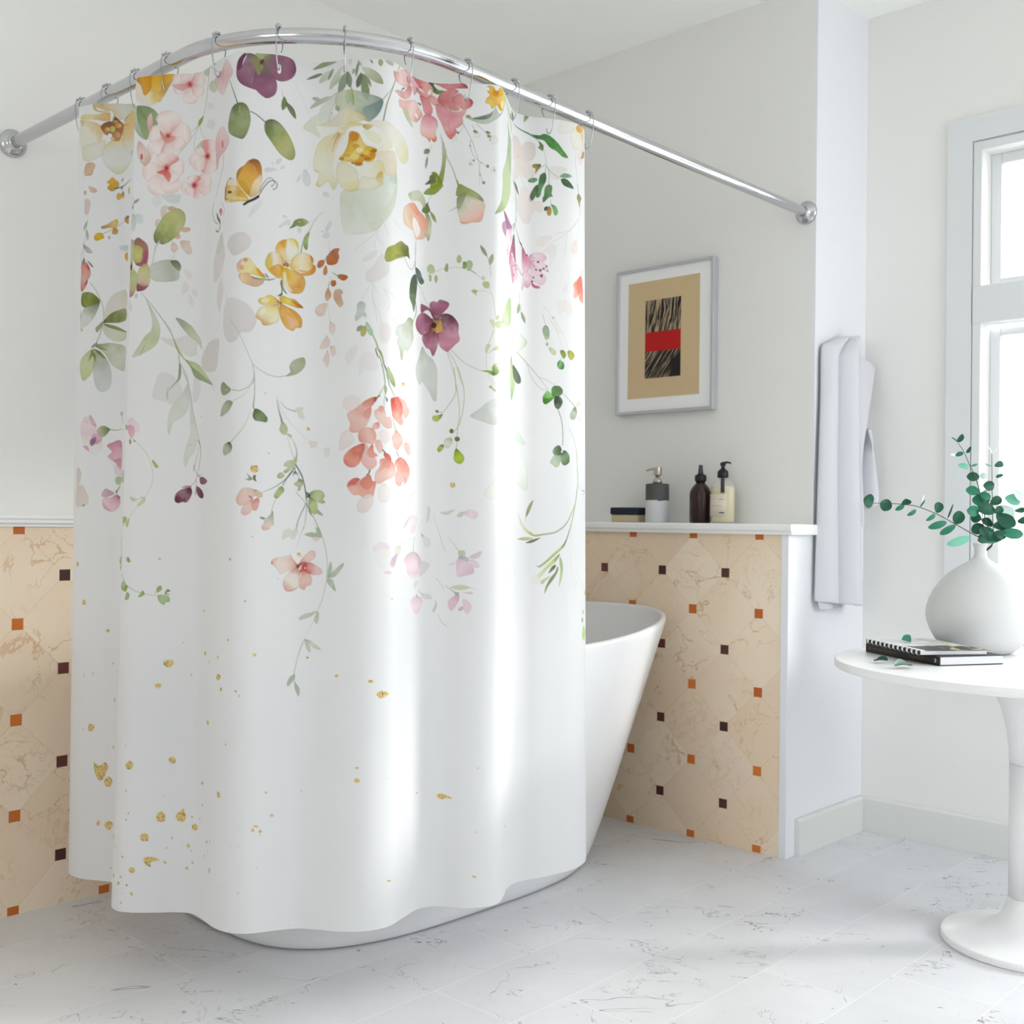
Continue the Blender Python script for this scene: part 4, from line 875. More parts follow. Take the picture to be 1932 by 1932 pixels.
s|62 82 49|90 220 264|1270 660 1273 693 1253 712 1234 702
p|184 188 176 199 202 192|50 5 0|1295 718 1296 773 1269 806 1237 796 1261 756
p|108 100 74 129 86 106 143 94 117 119 66 92|97 35 0|1489 26 1441 3 1391 28 1380 88 1405 128 1460 149 1496 150 1532 104
p|92 37 66 108 53 82|85 10 0|1424 3 1396 24 1383 62 1397 72 1422 42
p|226 221 221|80 0 0|1432 10 1417 29 1410 55 1420 38
p|127 131 90 125 84 106 145 94 119 129 76 100|97 35 0|1489 32 1460 110 1469 148 1499 176 1520 181 1548 162 1556 123 1538 82
p|119 115 92 135 86 108 143 92 115 113 59 86|97 40 0|1498 25 1511 76 1549 102 1584 105 1631 80 1651 45 1640 10 1605 0 1559 0 1527 0
p|135 139 78 143 147 90|75 5 3|1489 26 1464 19 1450 33 1464 58 1481 91 1494 56
p|143 151 90 127 131 82|80 5 2|1489 2 1468 4 1477 23 1489 39 1517 23 1531 2
p|78 29 33 94 49 49|90 0 0|1491 26 1485 39 1494 47 1504 29
s|180 180 106|80 176 176|1494 51 1496 60
p|237 237 237 237 237 237|95 0 0|1565 37 1572 43 1572 68 1565 76 1558 70 1558 45
s|125 137 106 108 123 82|90 198 330|1339 107 1369 164 1388 205
p|92 109 66 129 143 90 141 153 102 111 125 78|97 45 0|1388 205 1424 208 1445 240 1447 294 1422 348 1389 347 1336 318 1331 274 1353 224
s|196 204 172|80 132 132|1399 218 1399 244
s|97 108 76|85 220 264|1449 240 1476 253 1508 279
p|78 94 53 125 139 86 166 168 106 172 172 115 141 151 90|98 45 0|1508 279 1535 265 1568 277 1612 319 1642 368 1642 407 1612 421 1569 402 1529 352 1508 318
s|141 151 123|70 99 99|1577 141 1582 166
p|81 98 51 111 127 66|94 30 0|1587 165 1579 179 1575 195 1575 211 1580 223 1595 210 1603 193 1599 177
p|87 104 59 103 119 78|94 30 0|1597 187 1601 205 1613 222 1631 237 1648 245 1648 226 1638 206 1619 193
s|108 123 82|85 132 132|1587 168 1606 192
s|199 200 198|70 99 99|1646 101 1693 173 1727 252
p|146 159 127 127 143 100|92 30 0|1839 5 1812 0 1779 0 1751 14 1732 30 1755 27 1786 20 1816 13
p|100 115 92 78 94 74|92 25 0|1775 48 1761 46 1744 50 1719 61 1702 74 1723 70 1749 63 1764 56
p|196 204 180 173 184 151|80 25 0|1823 36 1801 38 1780 48 1764 66 1758 85 1778 82 1800 71 1816 54
p|127 141 119|85 20 0|1823 30 1813 38 1804 50 1799 64 1798 77 1808 69 1817 57 1823 43
p|199 205 184 174 183 155|80 25 0|1867 25 1842 44 1818 72 1807 95 1805 116 1824 105 1842 86 1859 54
p|173 182 159|75 20 0|1878 59 1862 64 1844 74 1830 88 1823 101 1839 97 1857 87 1871 73
p|141 153 127 111 127 98|90 30 0|1891 50 1871 63 1853 85 1845 113 1847 137 1868 125 1885 101 1893 75
p|127 141 115 108 125 96|88 25 0|1891 52 1883 67 1881 85 1887 104 1898 118 1906 104 1908 85 1903 67
p|157 170 141|85 20 0|1920 41 1912 43 1908 49 1907 56 1910 63 1917 61 1922 55 1923 48
p|97 115 78 125 139 104|88 20 0|1935 15 1928 27 1924 44 1922 62 1924 76 1930 64 1935 47 1937 29
p|199 206 182 166 176 139 127 141 98|90 35 0|1948 36 1962 62 1985 86 2010 98 2035 99 2028 74 2009 53 1979 39
p|91 102 82 78 90 70|93 25 0|1947 58 1934 72 1925 92 1924 107 1929 120 1940 112 1947 98 1950 77
p|104 119 78 127 141 94 94 115 57|94 30 0|1951 63 1944 94 1946 131 1954 155 1969 170 1978 150 1978 124 1967 89
p|108 123 90 127 141 106|90 20 0|1956 63 1960 77 1967 92 1976 107 1985 117 1985 102 1979 85 1969 72
p|118 131 94|85 15 0|1983 3 1983 9 1986 15 1990 19 1994 22 1994 16 1992 10 1988 6
p|141 155 115 155 168 127|92 25 0|2024 0 2017 5 2015 15 2018 23 2025 29 2033 21 2035 12 2032 3
p|157 170 127 168 178 143|90 25 0|2042 0 2047 5 2057 14 2072 18 2089 15 2087 2 2073 0 2057 0
p|199 204 192|60 10 0|1896 0 1908 2 1905 24 1893 17
p|166 176 143|80 15 0|1933 9 1933 16 1936 24 1942 29 1949 31 1949 24 1945 17 1940 11
s|127 141 102|80 132 132|1935 9 1940 31
p|141 153 135 166 175 155|88 25 0|1728 148 1735 157 1744 162 1756 163 1766 160 1760 151 1750 145 1739 144
p|180 188 164 157 168 143|85 20 0|1822 145 1793 144 1761 153 1733 172 1716 193 1741 185 1771 172 1800 158
p|199 205 192 205 211 200|70 15 0|1841 131 1802 149 1769 184 1756 215 1756 244 1785 234 1810 212 1834 170
p|157 168 145 141 151 131|80 15 0|1816 210 1806 216 1798 227 1793 240 1794 252 1804 245 1812 234 1816 221
s|184 190 172|60 154 154|1844 126 1828 173 1797 246
s|173 180 159|70 154 154|1841 131 1798 159
p|108 127 123 143 159 143 173 182 159 199 203 184 184 192 164|90 30 0|2033 164 2024 210 1992 248 1965 258 1883 217 1837 201 1835 141 1884 125 1934 133 1982 146
p|94 115 123 111 131 131 143 159 147|70 10 3|2033 166 2021 216 1994 248 1970 253 1950 209 1987 187
p|173 184 123 155 172 106|60 15 0|1904 116 1895 133 1893 155 1901 177 1914 192 1917 176 1916 153 1911 132
p|141 162 90 111 135 62|60 10 0|1904 105 1904 124 1906 149 1910 174 1914 192 1914 174 1912 148 1908 124
p|166 178 123|50 10 0|1892 126 1881 137 1876 153 1879 171 1889 185 1900 174 1905 157 1902 140
p|143 157 131 123 139 111|70 10 0|1834 185 1830 192 1830 200 1837 207 1846 211 1851 203 1851 195 1844 188
s|143 157 111 164 174 131|85 220 110|2033 164 2068 123 2093 90
s|127 143 86 104 123 78|90 220 286|2134 0 2093 90 2054 174 2035 250
p|199 206 192 208 215 204 196 204 180 216 219 213|80 25 2|2100 440 2114 497 2095 589 2039 663 1988 711 1878 722 1854 666 1849 584 1868 537 1990 532 2034 480
p|172 180 168 196 202 190|75 5 3|2100 438 2114 486 2100 500 2059 487
p|188 196 159 208 215 200|50 5 3|2114 497 2100 577 2045 657 2033 620 2082 548
p|199 206 180 209 214 198 216 218 212|80 25 0|1685 273 1745 217 1797 214 1834 228 1797 268 1762 310 1727 294
p|213 208 159 219 215 192 221 217 200 212 206 155|92 35 0|1821 303 1762 327 1735 387 1731 447 1755 458 1743 507 1760 519 1795 498 1819 535 1844 491 1845 404
p|212 205 155 217 214 188|80 30 0|1749 447 1730 444 1741 458 1755 459
p|205 198 127|80 20 0|1746 496 1743 515 1760 517
p|207 195 131 219 212 188 216 205 188 213 207 155|93 30 0|1963 247 1917 214 1877 198 1846 213 1821 238 1745 266 1762 280 1833 272 1916 263
p|219 215 196 225 221 208 213 209 164|90 25 0|1970 263 2035 250 2110 269 2184 301 2208 348 2184 389 2140 397 2110 373 2092 329 2035 290
p|217 213 188 225 223 215 229 229 225|90 20 0|1876 276 1797 268 1745 263 1756 294 1773 311 1833 299
p|204 164 98 219 204 164 221 217 196|85 15 2|1846 295 1815 314 1790 350 1790 399 1820 412 1833 364 1870 325
s|151 119 62|70 264 110|1846 306 1827 337 1814 374
p|225 224 219 227 227 225|92 10 0|1876 293 1845 338 1820 401 1825 478 1844 480 1844 420 1881 385 1899 332
p|231 231 231 228 228 226 219 217 184|94 15 0|1893 288 1970 279 2035 296 2083 336 2053 374 2023 378 1991 359 1943 339
p|219 219 188 221 217 180|70 15 2|1954 296 2002 299 2026 329 2007 347 1975 333
p|180 143 53 207 184 106|85 15 2|1960 269 1992 275 1970 293 1949 280
p|204 190 115 219 208 147|75 10 2|1938 263 1894 261 1858 285 1870 314 1894 283 1954 274
p|221 212 188 219 206 188 213 204 176|92 30 0|2007 385 2046 375 2091 367 2110 411 2100 462 2040 473 2012 438
p|225 225 217 221 219 200 209 204 139|93 35 0|1915 436 1974 425 2023 416 2040 452 2023 481 1979 500 1936 480
p|221 217 184 219 216 192 221 217 188 207 202 127|94 50 0|1869 422 1920 458 1936 518 1919 544 1873 540 1838 496 1832 452 1844 426
p|221 213 192 219 215 196 207 200 151|92 35 0|1952 485 2023 497 2031 512 1989 538 1930 534 1936 501
p|188 157 78 212 195 143|80 15 2|2023 459 2034 480 2022 508 2001 488
p|196 127 21 205 157 37 221 200 106 204 143 21 213 168 41|96 35 0|1896 300 1932 306 1948 334 1964 355 2007 369 2004 385 1996 413 1974 425 1953 423 1937 442 1903 427 1881 423 1845 409 1869 384 1887 348
p|184 111 21 200 135 33|80 20 0|1934 323 1925 338 1906 338 1897 321 1906 306 1925 307
p|205 143 41|80 20 0|1937 363 1929 373 1912 373 1904 362 1913 352 1929 353
p|141 102 21|80 20 0|2007 377 2000 384 1986 385 1980 379 1987 372 2000 371
p|188 131 29|80 20 0|2002 396 1996 409 1985 409 1979 398 1985 385 1997 384
p|172 94 17|80 20 0|1985 411 1977 417 1961 417 1953 412 1961 406 1977 406
p|172 111 21|80 20 0|1950 434 1940 441 1922 441 1912 433 1922 426 1940 426
p|172 119 33|80 20 0|1871 409 1865 415 1854 414 1849 407 1854 401 1865 402
p|184 106 33|80 20 0|1969 398 1961 403 1945 403 1937 398 1945 394 1961 394
p|225 212 131|80 20 0|1934 404 1924 416 1905 415 1896 403 1905 391 1924 391
p|229 223 180|80 20 0|1953 377 1945 387 1929 387 1921 376 1929 366 1945 367
p|221 196 82|80 20 0|1977 387 1970 397 1957 398 1951 388 1958 377 1970 377
p|212 178 62|80 20 0|1916 374 1908 385 1894 384 1886 372 1894 361 1909 362
p|204 159 62|80 20 0|1896 397 1888 403 1873 402 1865 395 1873 389 1888 390
p|108 102 37|80 20 0|1912 430 1909 434 1903 434 1901 430 1903 426 1909 427
p|213 176 29|80 20 0|1991 370 1983 377 1967 378 1959 371 1967 364 1983 364
s|164 180 98 188 200 115|90 242 242|2135 0 2122 28
p|94 115 57 111 127 66|85 10 0|2238 0 2258 0 2246 0
p|184 192 143 173 184 135 199 204 168|88 15 0|2153 165 2197 162 2227 182 2245 215 2227 216 2180 196
p|213 143 143 225 184 180 229 200 196 212 143 131|94 45 0|2227 43 2192 68 2142 76 2101 68 2092 35 2127 32 2143 13 2185 0 2221 7
p|204 143 147 221 172 168 225 184 178 208 135 123|94 45 0|2256 77 2242 48 2221 18 2168 0 2199 0 2237 0 2273 7 2295 19
p|196 111 111 221 155 145 217 151 139|94 45 0|2281 29 2256 12 2246 0 2275 0 2303 0 2334 5 2350 27 2345 54 2325 57 2302 43
p|233 229 229|90 30 0|2339 30 2345 42 2336 55 2326 48
p|180 94 94|70 10 0|2281 31 2302 26 2295 39
p|188 106 115 208 139 135 217 159 155|94 45 0|2265 40 2295 48 2325 57 2328 73 2302 71 2273 57
p|217 159 159 221 172 168 208 143 135 229 200 196|94 45 0|2203 64 2215 87 2192 118 2147 128 2122 123 2096 115 2127 103 2169 93
p|204 131 131 221 168 164 229 196 192|94 45 0|2203 61 2237 50 2227 88 2197 116 2181 105
p|221 180 172 231 206 202 229 188 180 213 139 123|94 45 0|2203 119 2256 96 2281 119 2302 147 2281 178 2256 191 2215 181 2197 160 2137 170 2129 140 2164 133
p|225 188 180 217 159 147|80 50 0|2281 125 2295 140 2281 173 2265 186 2252 170 2273 166 2265 141
p|241 237 237|85 10 0|2261 148 2275 157 2277 168 2265 166
p|62 98 49 78 115 57|85 5 0|2273 102 2295 101 2290 111
p|78 111 53|88 5 0|2159 82 2181 76 2148 98
p|188 94 106 204 123 131 213 143 147 204 115 123|96 45 0|2288 67 2325 71 2345 99 2349 121 2339 142 2312 136 2302 108
p|204 127 131 217 159 168 225 188 188 225 180 168 204 111 86|96 50 0|2339 139 2363 154 2370 181 2361 210 2365 244 2353 255 2342 244 2337 257 2322 242 2295 231 2292 195 2302 158 2316 141
p|208 123 102 204 115 98|70 10 0|2364 227 2365 246 2355 255 2345 245 2356 237
p|200 123 115 217 159 151 208 143 135|95 45 0|2325 68 2345 54 2368 68 2376 87 2368 99 2348 93
p|62 82 33 70 98 45 115 135 62|96 15 0|2330 0 2352 0 2355 13 2371 28 2394 31 2373 48 2353 41 2347 19
p|200 111 111 208 139 143 204 123 127 155 62 66|96 45 0|2351 0 2408 0 2488 0 2508 16 2500 22 2458 22 2408 25 2376 11
p|172 78 82|80 10 0|2491 0 2509 18 2501 21 2479 0
p|184 98 98 196 115 115 208 139 139 204 123 123|96 45 0|2368 68 2381 42 2408 27 2444 23 2465 36 2441 52 2427 72 2397 78 2376 87
p|180 94 98 208 135 135 217 151 147 180 82 82|96 45 0|2427 75 2444 52 2475 43 2491 62 2514 62 2530 78 2522 101 2494 113 2475 107 2448 87
p|180 74 74|70 10 2|2511 62 2530 78 2525 95 2517 76
p|204 123 135 208 139 147 217 159 164 204 119 106|97 45 0|2363 91 2395 101 2434 126 2491 127 2485 147 2486 173 2462 191 2452 192 2455 212 2428 240 2404 220 2382 169 2366 136
p|200 106 90 208 123 106|70 10 2|2452 195 2442 217 2428 239 2410 225 2398 203 2425 220
p|196 106 106 204 127 127 208 143 143|96 45 0|2376 87 2397 78 2431 75 2451 90 2472 113 2448 118 2409 106
p|208 147 151 217 168 168|90 50 0|2421 117 2455 121 2475 116 2503 110 2488 141 2452 141
p|241 225 225|88 10 0|2457 97 2478 116 2455 121 2472 111
s|159 82 90|75 154 154|2376 90 2409 109 2428 117
s|180 111 119|60 132 132|2415 163 2415 188 2432 225
s|180 102 115|60 132 132|2408 0 2386 0
p|70 57 45|90 0 0|2424 115 2423 117 2420 117 2418 115 2420 113 2423 113
p|53 70 45|80 0 0|2412 21 2411 23 2409 24 2407 22 2409 20 2411 20
p|221 225 225 217 221 221|92 0 0|2488 25 2497 28 2497 67 2491 73 2486 67
p|221 172 49 221 188 62 217 196 66 221 208 115|96 30 0|2636 29 2618 8 2593 7 2599 24 2587 30 2599 47 2585 62 2582 82 2599 86 2612 105 2636 89 2683 100 2754 16 2712 0 2660 4
p|212 151 33 221 180 66|85 25 0|2636 26 2621 17 2611 40 2629 50 2660 44 2705 15 2673 9
p|188 123 45 204 143 49|80 25 0|2632 24 2654 26 2640 43 2625 36
p|221 213 106|60 15 0|2588 70 2612 71 2618 96 2593 84
p|212 151 25|80 10 0|2641 91 2655 77 2674 100 2660 106
p|237 233 204|80 5 0|2674 65 2706 46 2699 83 2670 81
p|111 131 115|70 0 0|2593 6 2587 12 2592 13
p|164 176 143 184 195 180 159 180 172 180 195 188|92 30 0|2491 141 2528 161 2577 173 2619 156 2683 111 2770 21 2766 0 2738 51 2660 118 2629 95 2612 128 2571 145 2528 152
p|70 74 62 94 102 90 127 143 131|90 10 0|2525 151 2560 140 2599 126 2618 111 2606 137 2577 153
p|115 123 62 143 151 74|85 20 0|2500 138 2514 135 2525 149 2505 148
s|143 147 139 164 168 159|80 132 99|2488 175 2522 238 2539 288 2553 333 2558 373 2558 438
s|143 147 139 164 168 159|80 132 99|2517 255 2525 294 2542 322 2589 354
s|143 147 139 164 168 159|80 132 99|2544 172 2577 204 2600 228
s|143 147 139 164 168 159|80 132 99|2528 181 2539 206
s|143 147 139 164 168 159|80 132 99|2555 373 2572 424
s|143 147 139 164 168 159|80 132 99|2452 212 2475 207 2491 175
p|94 106 49 139 147 62|90 20 0|2531 203 2541 201 2551 208 2545 216 2535 212
p|94 106 49 139 147 62|90 20 0|2588 221 2600 218 2611 225 2605 232 2593 229
p|94 106 49 139 147 62|90 20 0|2582 204 2594 202 2604 208 2598 216 2587 213
p|217 217 204 225 225 221|60 60 0|2563 222 2555 232 2539 233 2531 223 2539 213 2555 212
p|217 217 204 225 225 221|60 60 0|2646 235 2632 254 2608 257 2597 240 2608 222 2631 220
p|217 217 204 225 225 221|60 60 0|2536 342 2529 355 2516 355 2509 343 2516 331 2529 330
p|217 217 204 225 225 221|60 60 0|2634 368 2627 383 2613 385 2607 370 2613 355 2627 354
p|217 217 204 225 225 221|60 60 0|2459 237 2452 247 2438 247 2432 237 2438 227 2452 227
p|172 143 115|80 10 0|2524 346 2522 350 2518 350 2515 346 2518 342 2522 342
p|172 143 115|80 10 0|2629 368 2626 373 2620 373 2618 369 2620 365 2626 365
p|94 106 70 115 127 82|85 10 0|2599 354 2595 360 2588 360 2585 355 2588 348 2595 348
p|94 106 70 115 127 82|85 10 0|2582 426 2578 432 2572 432 2568 427 2571 421 2578 420
p|94 106 70 115 127 82|85 10 0|2538 331 2536 335 2531 336 2529 331 2531 327 2536 327
p|94 106 70 115 127 82|85 10 0|2520 269 2519 272 2515 272 2514 269 2515 266 2519 266
p|94 106 70 115 127 82|85 10 0|2522 249 2521 251 2518 251 2517 249 2518 247 2521 246
p|94 106 70 115 127 82|85 10 0|2566 341 2565 344 2562 344 2561 342 2562 339 2565 339
p|94 106 70 115 127 82|85 10 0|2469 212 2466 217 2459 217 2455 212 2459 207 2465 207
p|94 106 70 115 127 82|85 10 0|2607 239 2605 242 2601 243 2599 240 2601 237 2605 237
p|94 106 70 115 127 82|85 10 0|2561 393 2560 395 2557 395 2555 393 2557 390 2560 390
p|123 139 115 151 164 135|92 25 0|2338 295 2325 309 2309 312 2313 294 2328 286
p|127 143 115|90 25 0|2328 320 2321 332 2317 348 2316 364 2320 375 2325 363 2329 347 2330 332
s|164 172 155|70 132 132|2348 266 2337 293 2328 323
p|184 192 178 164 176 139 135 143 53 127 135 41|95 30 0|2379 215 2398 271 2406 305 2399 374 2391 425 2372 449 2346 459 2340 440 2362 421 2377 391 2385 357 2388 311 2386 260
p|98 111 41 82 98 45 78 86 49|95 25 0|2364 401 2372 392 2354 392 2337 403 2334 421 2315 443 2340 437 2362 424
s|172 180 155 127 143 66|85 176 264|2393 251 2407 314 2436 368 2463 440
p|111 135 33 127 147 41 123 143 53|96 30 0|2345 392 2364 385 2391 435 2385 452 2359 479 2331 485 2309 483 2331 457 2374 430
p|70 86 29 86 102 45|95 20 0|2348 483 2331 519 2340 552 2325 566 2302 558 2312 534 2331 514
p|172 180 147 188 194 159 199 204 180 159 172 131|92 35 0|2312 545 2284 522 2231 530 2207 510 2276 476 2306 490 2319 521
p|221 155 131 225 178 155 221 184 155 225 204 184 221 192 155|95 35 0|2284 562 2251 536 2184 566 2161 594 2172 647 2242 656 2260 686 2284 687 2319 669 2331 610 2306 575
p|237 237 233 235 231 225|80 0 2|2251 598 2277 614 2292 651 2269 678 2251 648 2242 623
p|221 147 127 225 168 147|80 25 0|2280 557 2242 539 2184 569 2213 558 2277 586
p|123 135 86 164 170 127 199 200 168 143 151 106|94 30 0|2312 556 2337 575 2346 620 2334 684 2319 663 2306 660 2331 627
p|108 123 66|92 20 0|2325 532 2337 553 2319 567 2299 559
p|111 123 57 143 159 74|92 20 0|2340 555 2359 573 2365 601 2348 585
s|157 168 143|70 132 132|2267 690 2264 753
s|127 143 66|90 264 264|2459 418 2466 435
p|127 139 66 143 155 74 164 172 115 115 123 78|95 35 0|2466 435 2502 447 2552 474 2575 507 2519 498 2472 487 2452 481
p|143 151 123 188 192 168 213 200 184 221 188 172 217 159 135|95 40 0|2478 475 2519 486 2577 513 2578 547 2564 593 2520 601 2485 607 2466 572 2456 526 2462 487
p|127 137 102 153 162 131|80 10 2|2459 492 2497 470 2497 493 2472 544 2459 532
s|143 157 123 172 180 159|80 264 110|2459 532 2439 543 2419 551
p|217 143 115|60 5 2|2472 595 2520 603 2482 607
p|94 111 94 123 139 115|80 20 0|2336 288 2334 306 2312 310 2318 292
p|225 206 200 221 204 200 212 195 192|75 10 0|2979 202 2936 226 2930 121 2970 110 2996 131 3003 148
p|225 213 202 216 202 198 208 196 192|80 10 0|2979 202 3006 147 3041 118 3079 128 3082 177 3047 212
p|225 213 200 219 206 202|75 10 0|2979 202 3047 212 3077 254 3072 282 3036 291 3000 274
p|225 213 202 221 208 204|70 10 0|2975 208 2994 271 2955 314 2933 281
p|221 196 168|50 0 0|2992 197 2985 206 2972 209 2965 204 2972 195 2985 192
p|219 211 204 212 204 200|65 10 0|3161 270 3150 235 3194 217 3264 223 3228 254 3206 280 3172 278
s|174 180 168|60 110 110|2994 276 3007 300 3028 324
p|221 217 208 225 221 213|70 50 0|3318 0 3290 47 3216 65 3208 48 3222 11 3251 0
p|221 208 164 225 223 208 219 217 200|85 50 0|3358 6 3381 36 3375 93 3329 128 3297 113 3287 70 3304 35
p|213 151 49 221 172 82 225 204 143|92 20 0|3350 0 3393 0 3420 11 3369 35 3338 33 3333 16
p|225 188 106|60 5 0|3381 27 3420 25 3411 69 3392 70
p|225 184 168|35 5 0|3420 62 3445 119 3381 183 3348 168 3348 136 3381 100
s|164 139 106 180 155 131|80 143 110|3395 33 3402 76 3407 112
p|159 123 82 180 139 98|88 20 0|3410 111 3445 114 3420 140 3375 155 3394 136
s|159 159 139 176 172 147|75 132 143|3331 130 3325 181 3338 247 3344 288
p|111 127 78 143 164 115 164 180 143|90 15 0|3024 0 3048 0 3030 25 3018 30
p|94 115 74|85 10 0|2900 10 2933 22 2928 54 2905 44
p|188 204 168 204 217 188|80 20 0|2710 4 2770 14 2851 30 2906 79 2886 122 2852 78 2782 44
p|143 164 131 168 188 147 192 204 159 184 200 147 143 159 115|94 35 0|2806 98 2853 135 2887 157 2890 262 2882 359 2867 411 2778 489 2641 554 2637 542 2675 488 2696 420 2700 354 2775 283 2808 214 2823 147
s|127 151 106 147 172 127|80 154 154|2862 30 2906 97 2930 143
s|172 192 147|80 154 88|2891 138 2905 221 2913 349 2911 438
s|127 143 111|80 132 132|2921 297 2960 364 2969 429 2966 511
p|94 102 66 119 119 62|92 15 0|2942 319 2972 335 2987 376 2960 351
s|94 123 82 78 115 66|85 154 440|2933 57 2992 69 3046 79
p|62 106 57 70 119 62 62 127 49 62 135 37 78 143 53|97 35 0|3041 80 3076 82 3106 82 3127 74 3160 80 3205 107 3240 140 3267 164 3264 173 3234 170 3199 149 3160 134 3127 105 3086 100
s|123 168 102|80 132 132|3144 97 3171 113
s|143 159 135 127 147 115|75 121 121|3052 81 3086 100 3101 112
p|78 102 49 94 119 62|93 20 0|3099 110 3125 128 3122 153 3107 148 3095 140 3104 130
s|172 180 164 111 127 94|75 110 176|3128 151 3136 182 3140 209 3135 254
s|143 164 131 78 102 66|80 132 176|3141 217 3155 253 3156 298 3157 320
s|127 143 119|80 132 132|3144 222 3172 251 3229 277
s|111 127 86|80 132 132|3133 218 3110 233
p|78 94 41 127 131 53 180 131 45 196 143 45|95 20 0|3111 220 3107 234 3092 253 3082 264 3082 240 3072 237 3067 224 3087 217
p|94 111 41|90 10 0|3104 215 3112 220 3107 229 3097 226
p|62 102 49 90 139 94 127 176 135|88 15 0|3220 266 3240 248 3270 245 3297 254 3264 266
p|45 82 33 57 82 45|96 25 0|3226 277 3252 270 3284 284 3309 309 3264 309 3237 299
p|78 135 82 94 151 106 78 127 82|94 30 0|3095 289 3072 283 3045 296 3050 306 3077 305
p|45 86 37 62 111 53 70 131 66 62 111 49|96 25 0|3133 254 3142 272 3139 295 3134 304 3118 333 3108 365 3090 375 3087 353 3097 312 3107 270
p|45 78 45 78 102 57 70 86 45|96 25 0|3095 314 3077 327 3058 360 3052 388 3063 395 3083 372 3097 343
p|49 94 41 62 119 53 62 111 45 78 94 49|96 25 0|3155 308 3175 316 3172 348 3178 361 3156 369 3126 395 3121 375 3129 360 3134 324
s|111 127 86|75 121 121|3167 381 3170 398
p|49 62 25 78 82 33|95 20 0|3150 411 3150 427 3132 433 3130 419 3140 412
p|111 111 37 164 131 25 172 127 25|96 25 0|3159 408 3172 425 3167 450 3153 454 3145 441 3148 422
p|94 135 66 119 168 102 111 168 90|95 25 0|3167 400 3195 405 3209 430 3201 447 3186 446 3175 415
p|127 131 74 168 147 62|92 20 0|3353 325 3387 339 3374 360 3366 389 3348 361 3336 347
s|172 151 66 225 180 98|80 220 330|3363 358 3368 389 3374 420
s|94 94 70|85 176 176|3343 284 3353 328
p|225 211 204 217 204 200|65 10 0|3019 331 3047 336 3063 388 3118 393 3118 443 3078 437 3058 488 3037 504 3008 491 2973 439 2994 362
p|221 204 196 225 213 204|60 10 0|3162 548 3178 556 3146 577 3130 601 3093 599 3093 567 3119 552
p|217 208 200 225 221 213|55 15 0|3190 587 3201 618 3168 685 3146 700 3162 653 3141 628 3119 634 3151 599
p|225 204 196|60 10 0|3329 547 3348 558 3338 606 3305 618 3290 608 3298 571
s|184 184 180|60 121 121|3358 437 3284 504 3241 523 3190 535
s|184 184 180|60 121 121|3358 446 3305 492 3229 547 3146 591
s|184 184 180|60 121 121|3265 525 3259 571 3250 622
s|184 184 180|60 121 121|3368 430 3348 512 3321 572
p|143 90 119 151 98 131 168 123 151|94 30 0|2718 523 2779 520 2852 528 2926 538 2876 563 2804 582 2768 567 2755 549
p|184 147 172 172 123 155 184 143 172|94 35 0|2767 558 2792 585 2781 619 2719 622 2686 605 2698 581
p|204 147 172 241 225 225 225 172 188|92 35 0|2908 552 2898 581 2909 605 2855 655 2879 675 2819 691 2794 680 2818 639 2781 623 2792 594 2865 561
s|111 131 98 143 164 135|85 176 198|2964 378 2969 440 2966 508
p|143 159 135 225 225 217 204 180 192|85 25 0|2957 512 2926 530 2908 570 2909 605 2938 581 2955 541
p|62 70 57 155 82 115 188 115 147 204 143 168|95 30 0|2949 565 2958 604 2963 648 2969 694 2949 682 2920 656 2869 726 2856 698 2889 646 2919 612
p|196 123 155 221 180 196|90 25 0|2861 693 2929 668 2930 726 2941 783 2923 786 2885 731
p|213 164 184 225 200 208|85 40 0|2939 688 2975 709 2975 754 2964 779 2944 777 2930 744
s|180 127 151|80 132 132|2967 692 2990 729 3015 748
s|143 159 131 78 86 74|85 154 220|2961 513 2981 563 2995 592
p|62 70 57|92 5 0|2992 588 3008 599 3013 621 3005 609
p|164 74 106 200 123 147 221 164 184 229 204 213|95 25 0|3012 615 3035 641 3049 662 3049 707 3038 727 3018 734 3012 698
p|204 123 155 225 188 204 225 200 208|93 30 0|3040 650 3069 673 3097 719 3087 739 3059 709 3044 717 3028 731 3020 720 3036 686
p|208 143 172 229 208 217 225 196 208 217 164 184|93 50 0|3053 652 3076 635 3111 630 3141 645 3141 661 3119 672 3090 662
p|217 172 192 229 208 217 225 200 213|93 45 0|3044 653 3090 668 3126 675 3149 689 3155 715 3138 716 3104 706 3080 694 3058 674
p|208 151 180 225 200 208 225 204 213 221 188 200|93 45 0|3055 671 3087 700 3119 721 3142 745 3134 771 3112 784 3083 771 3062 770 3055 745 3059 709
p|225 188 204 225 204 213 204 143 172|93 45 0|3044 717 3055 741 3066 769 3055 793 3041 801 3025 790 3024 751
p|200 155 176 225 204 213 213 172 188|90 30 0|3022 735 3020 761 3025 796 3016 813 3008 808 3014 768
p|180 74 115 188 82 127 200 106 143|95 30 0|3066 773 3083 784 3108 789 3105 799 3083 799 3068 789
p|221 180 196 229 208 217|85 45 0|2948 725 2979 739 2979 761 2962 776 2956 758
p|196 123 155 213 164 184|90 20 0|2889 721 2940 733 2949 788 2931 795 2912 757
p|127 62 86 111 45 70|92 10 0|3106 674 3102 679 3095 680 3092 675 3095 670 3102 669
p|127 62 86 111 45 70|92 10 0|3135 703 3132 708 3125 708 3122 704 3125 700 3132 699
p|127 62 86 111 45 70|92 10 0|3148 692 3146 697 3141 697 3139 693 3141 688 3146 688
p|127 62 86 111 45 70|92 10 0|3094 712 3091 716 3086 716 3083 713 3086 708 3091 708
p|127 62 86 111 45 70|92 10 0|3119 713 3115 718 3107 719 3103 714 3107 708 3115 707
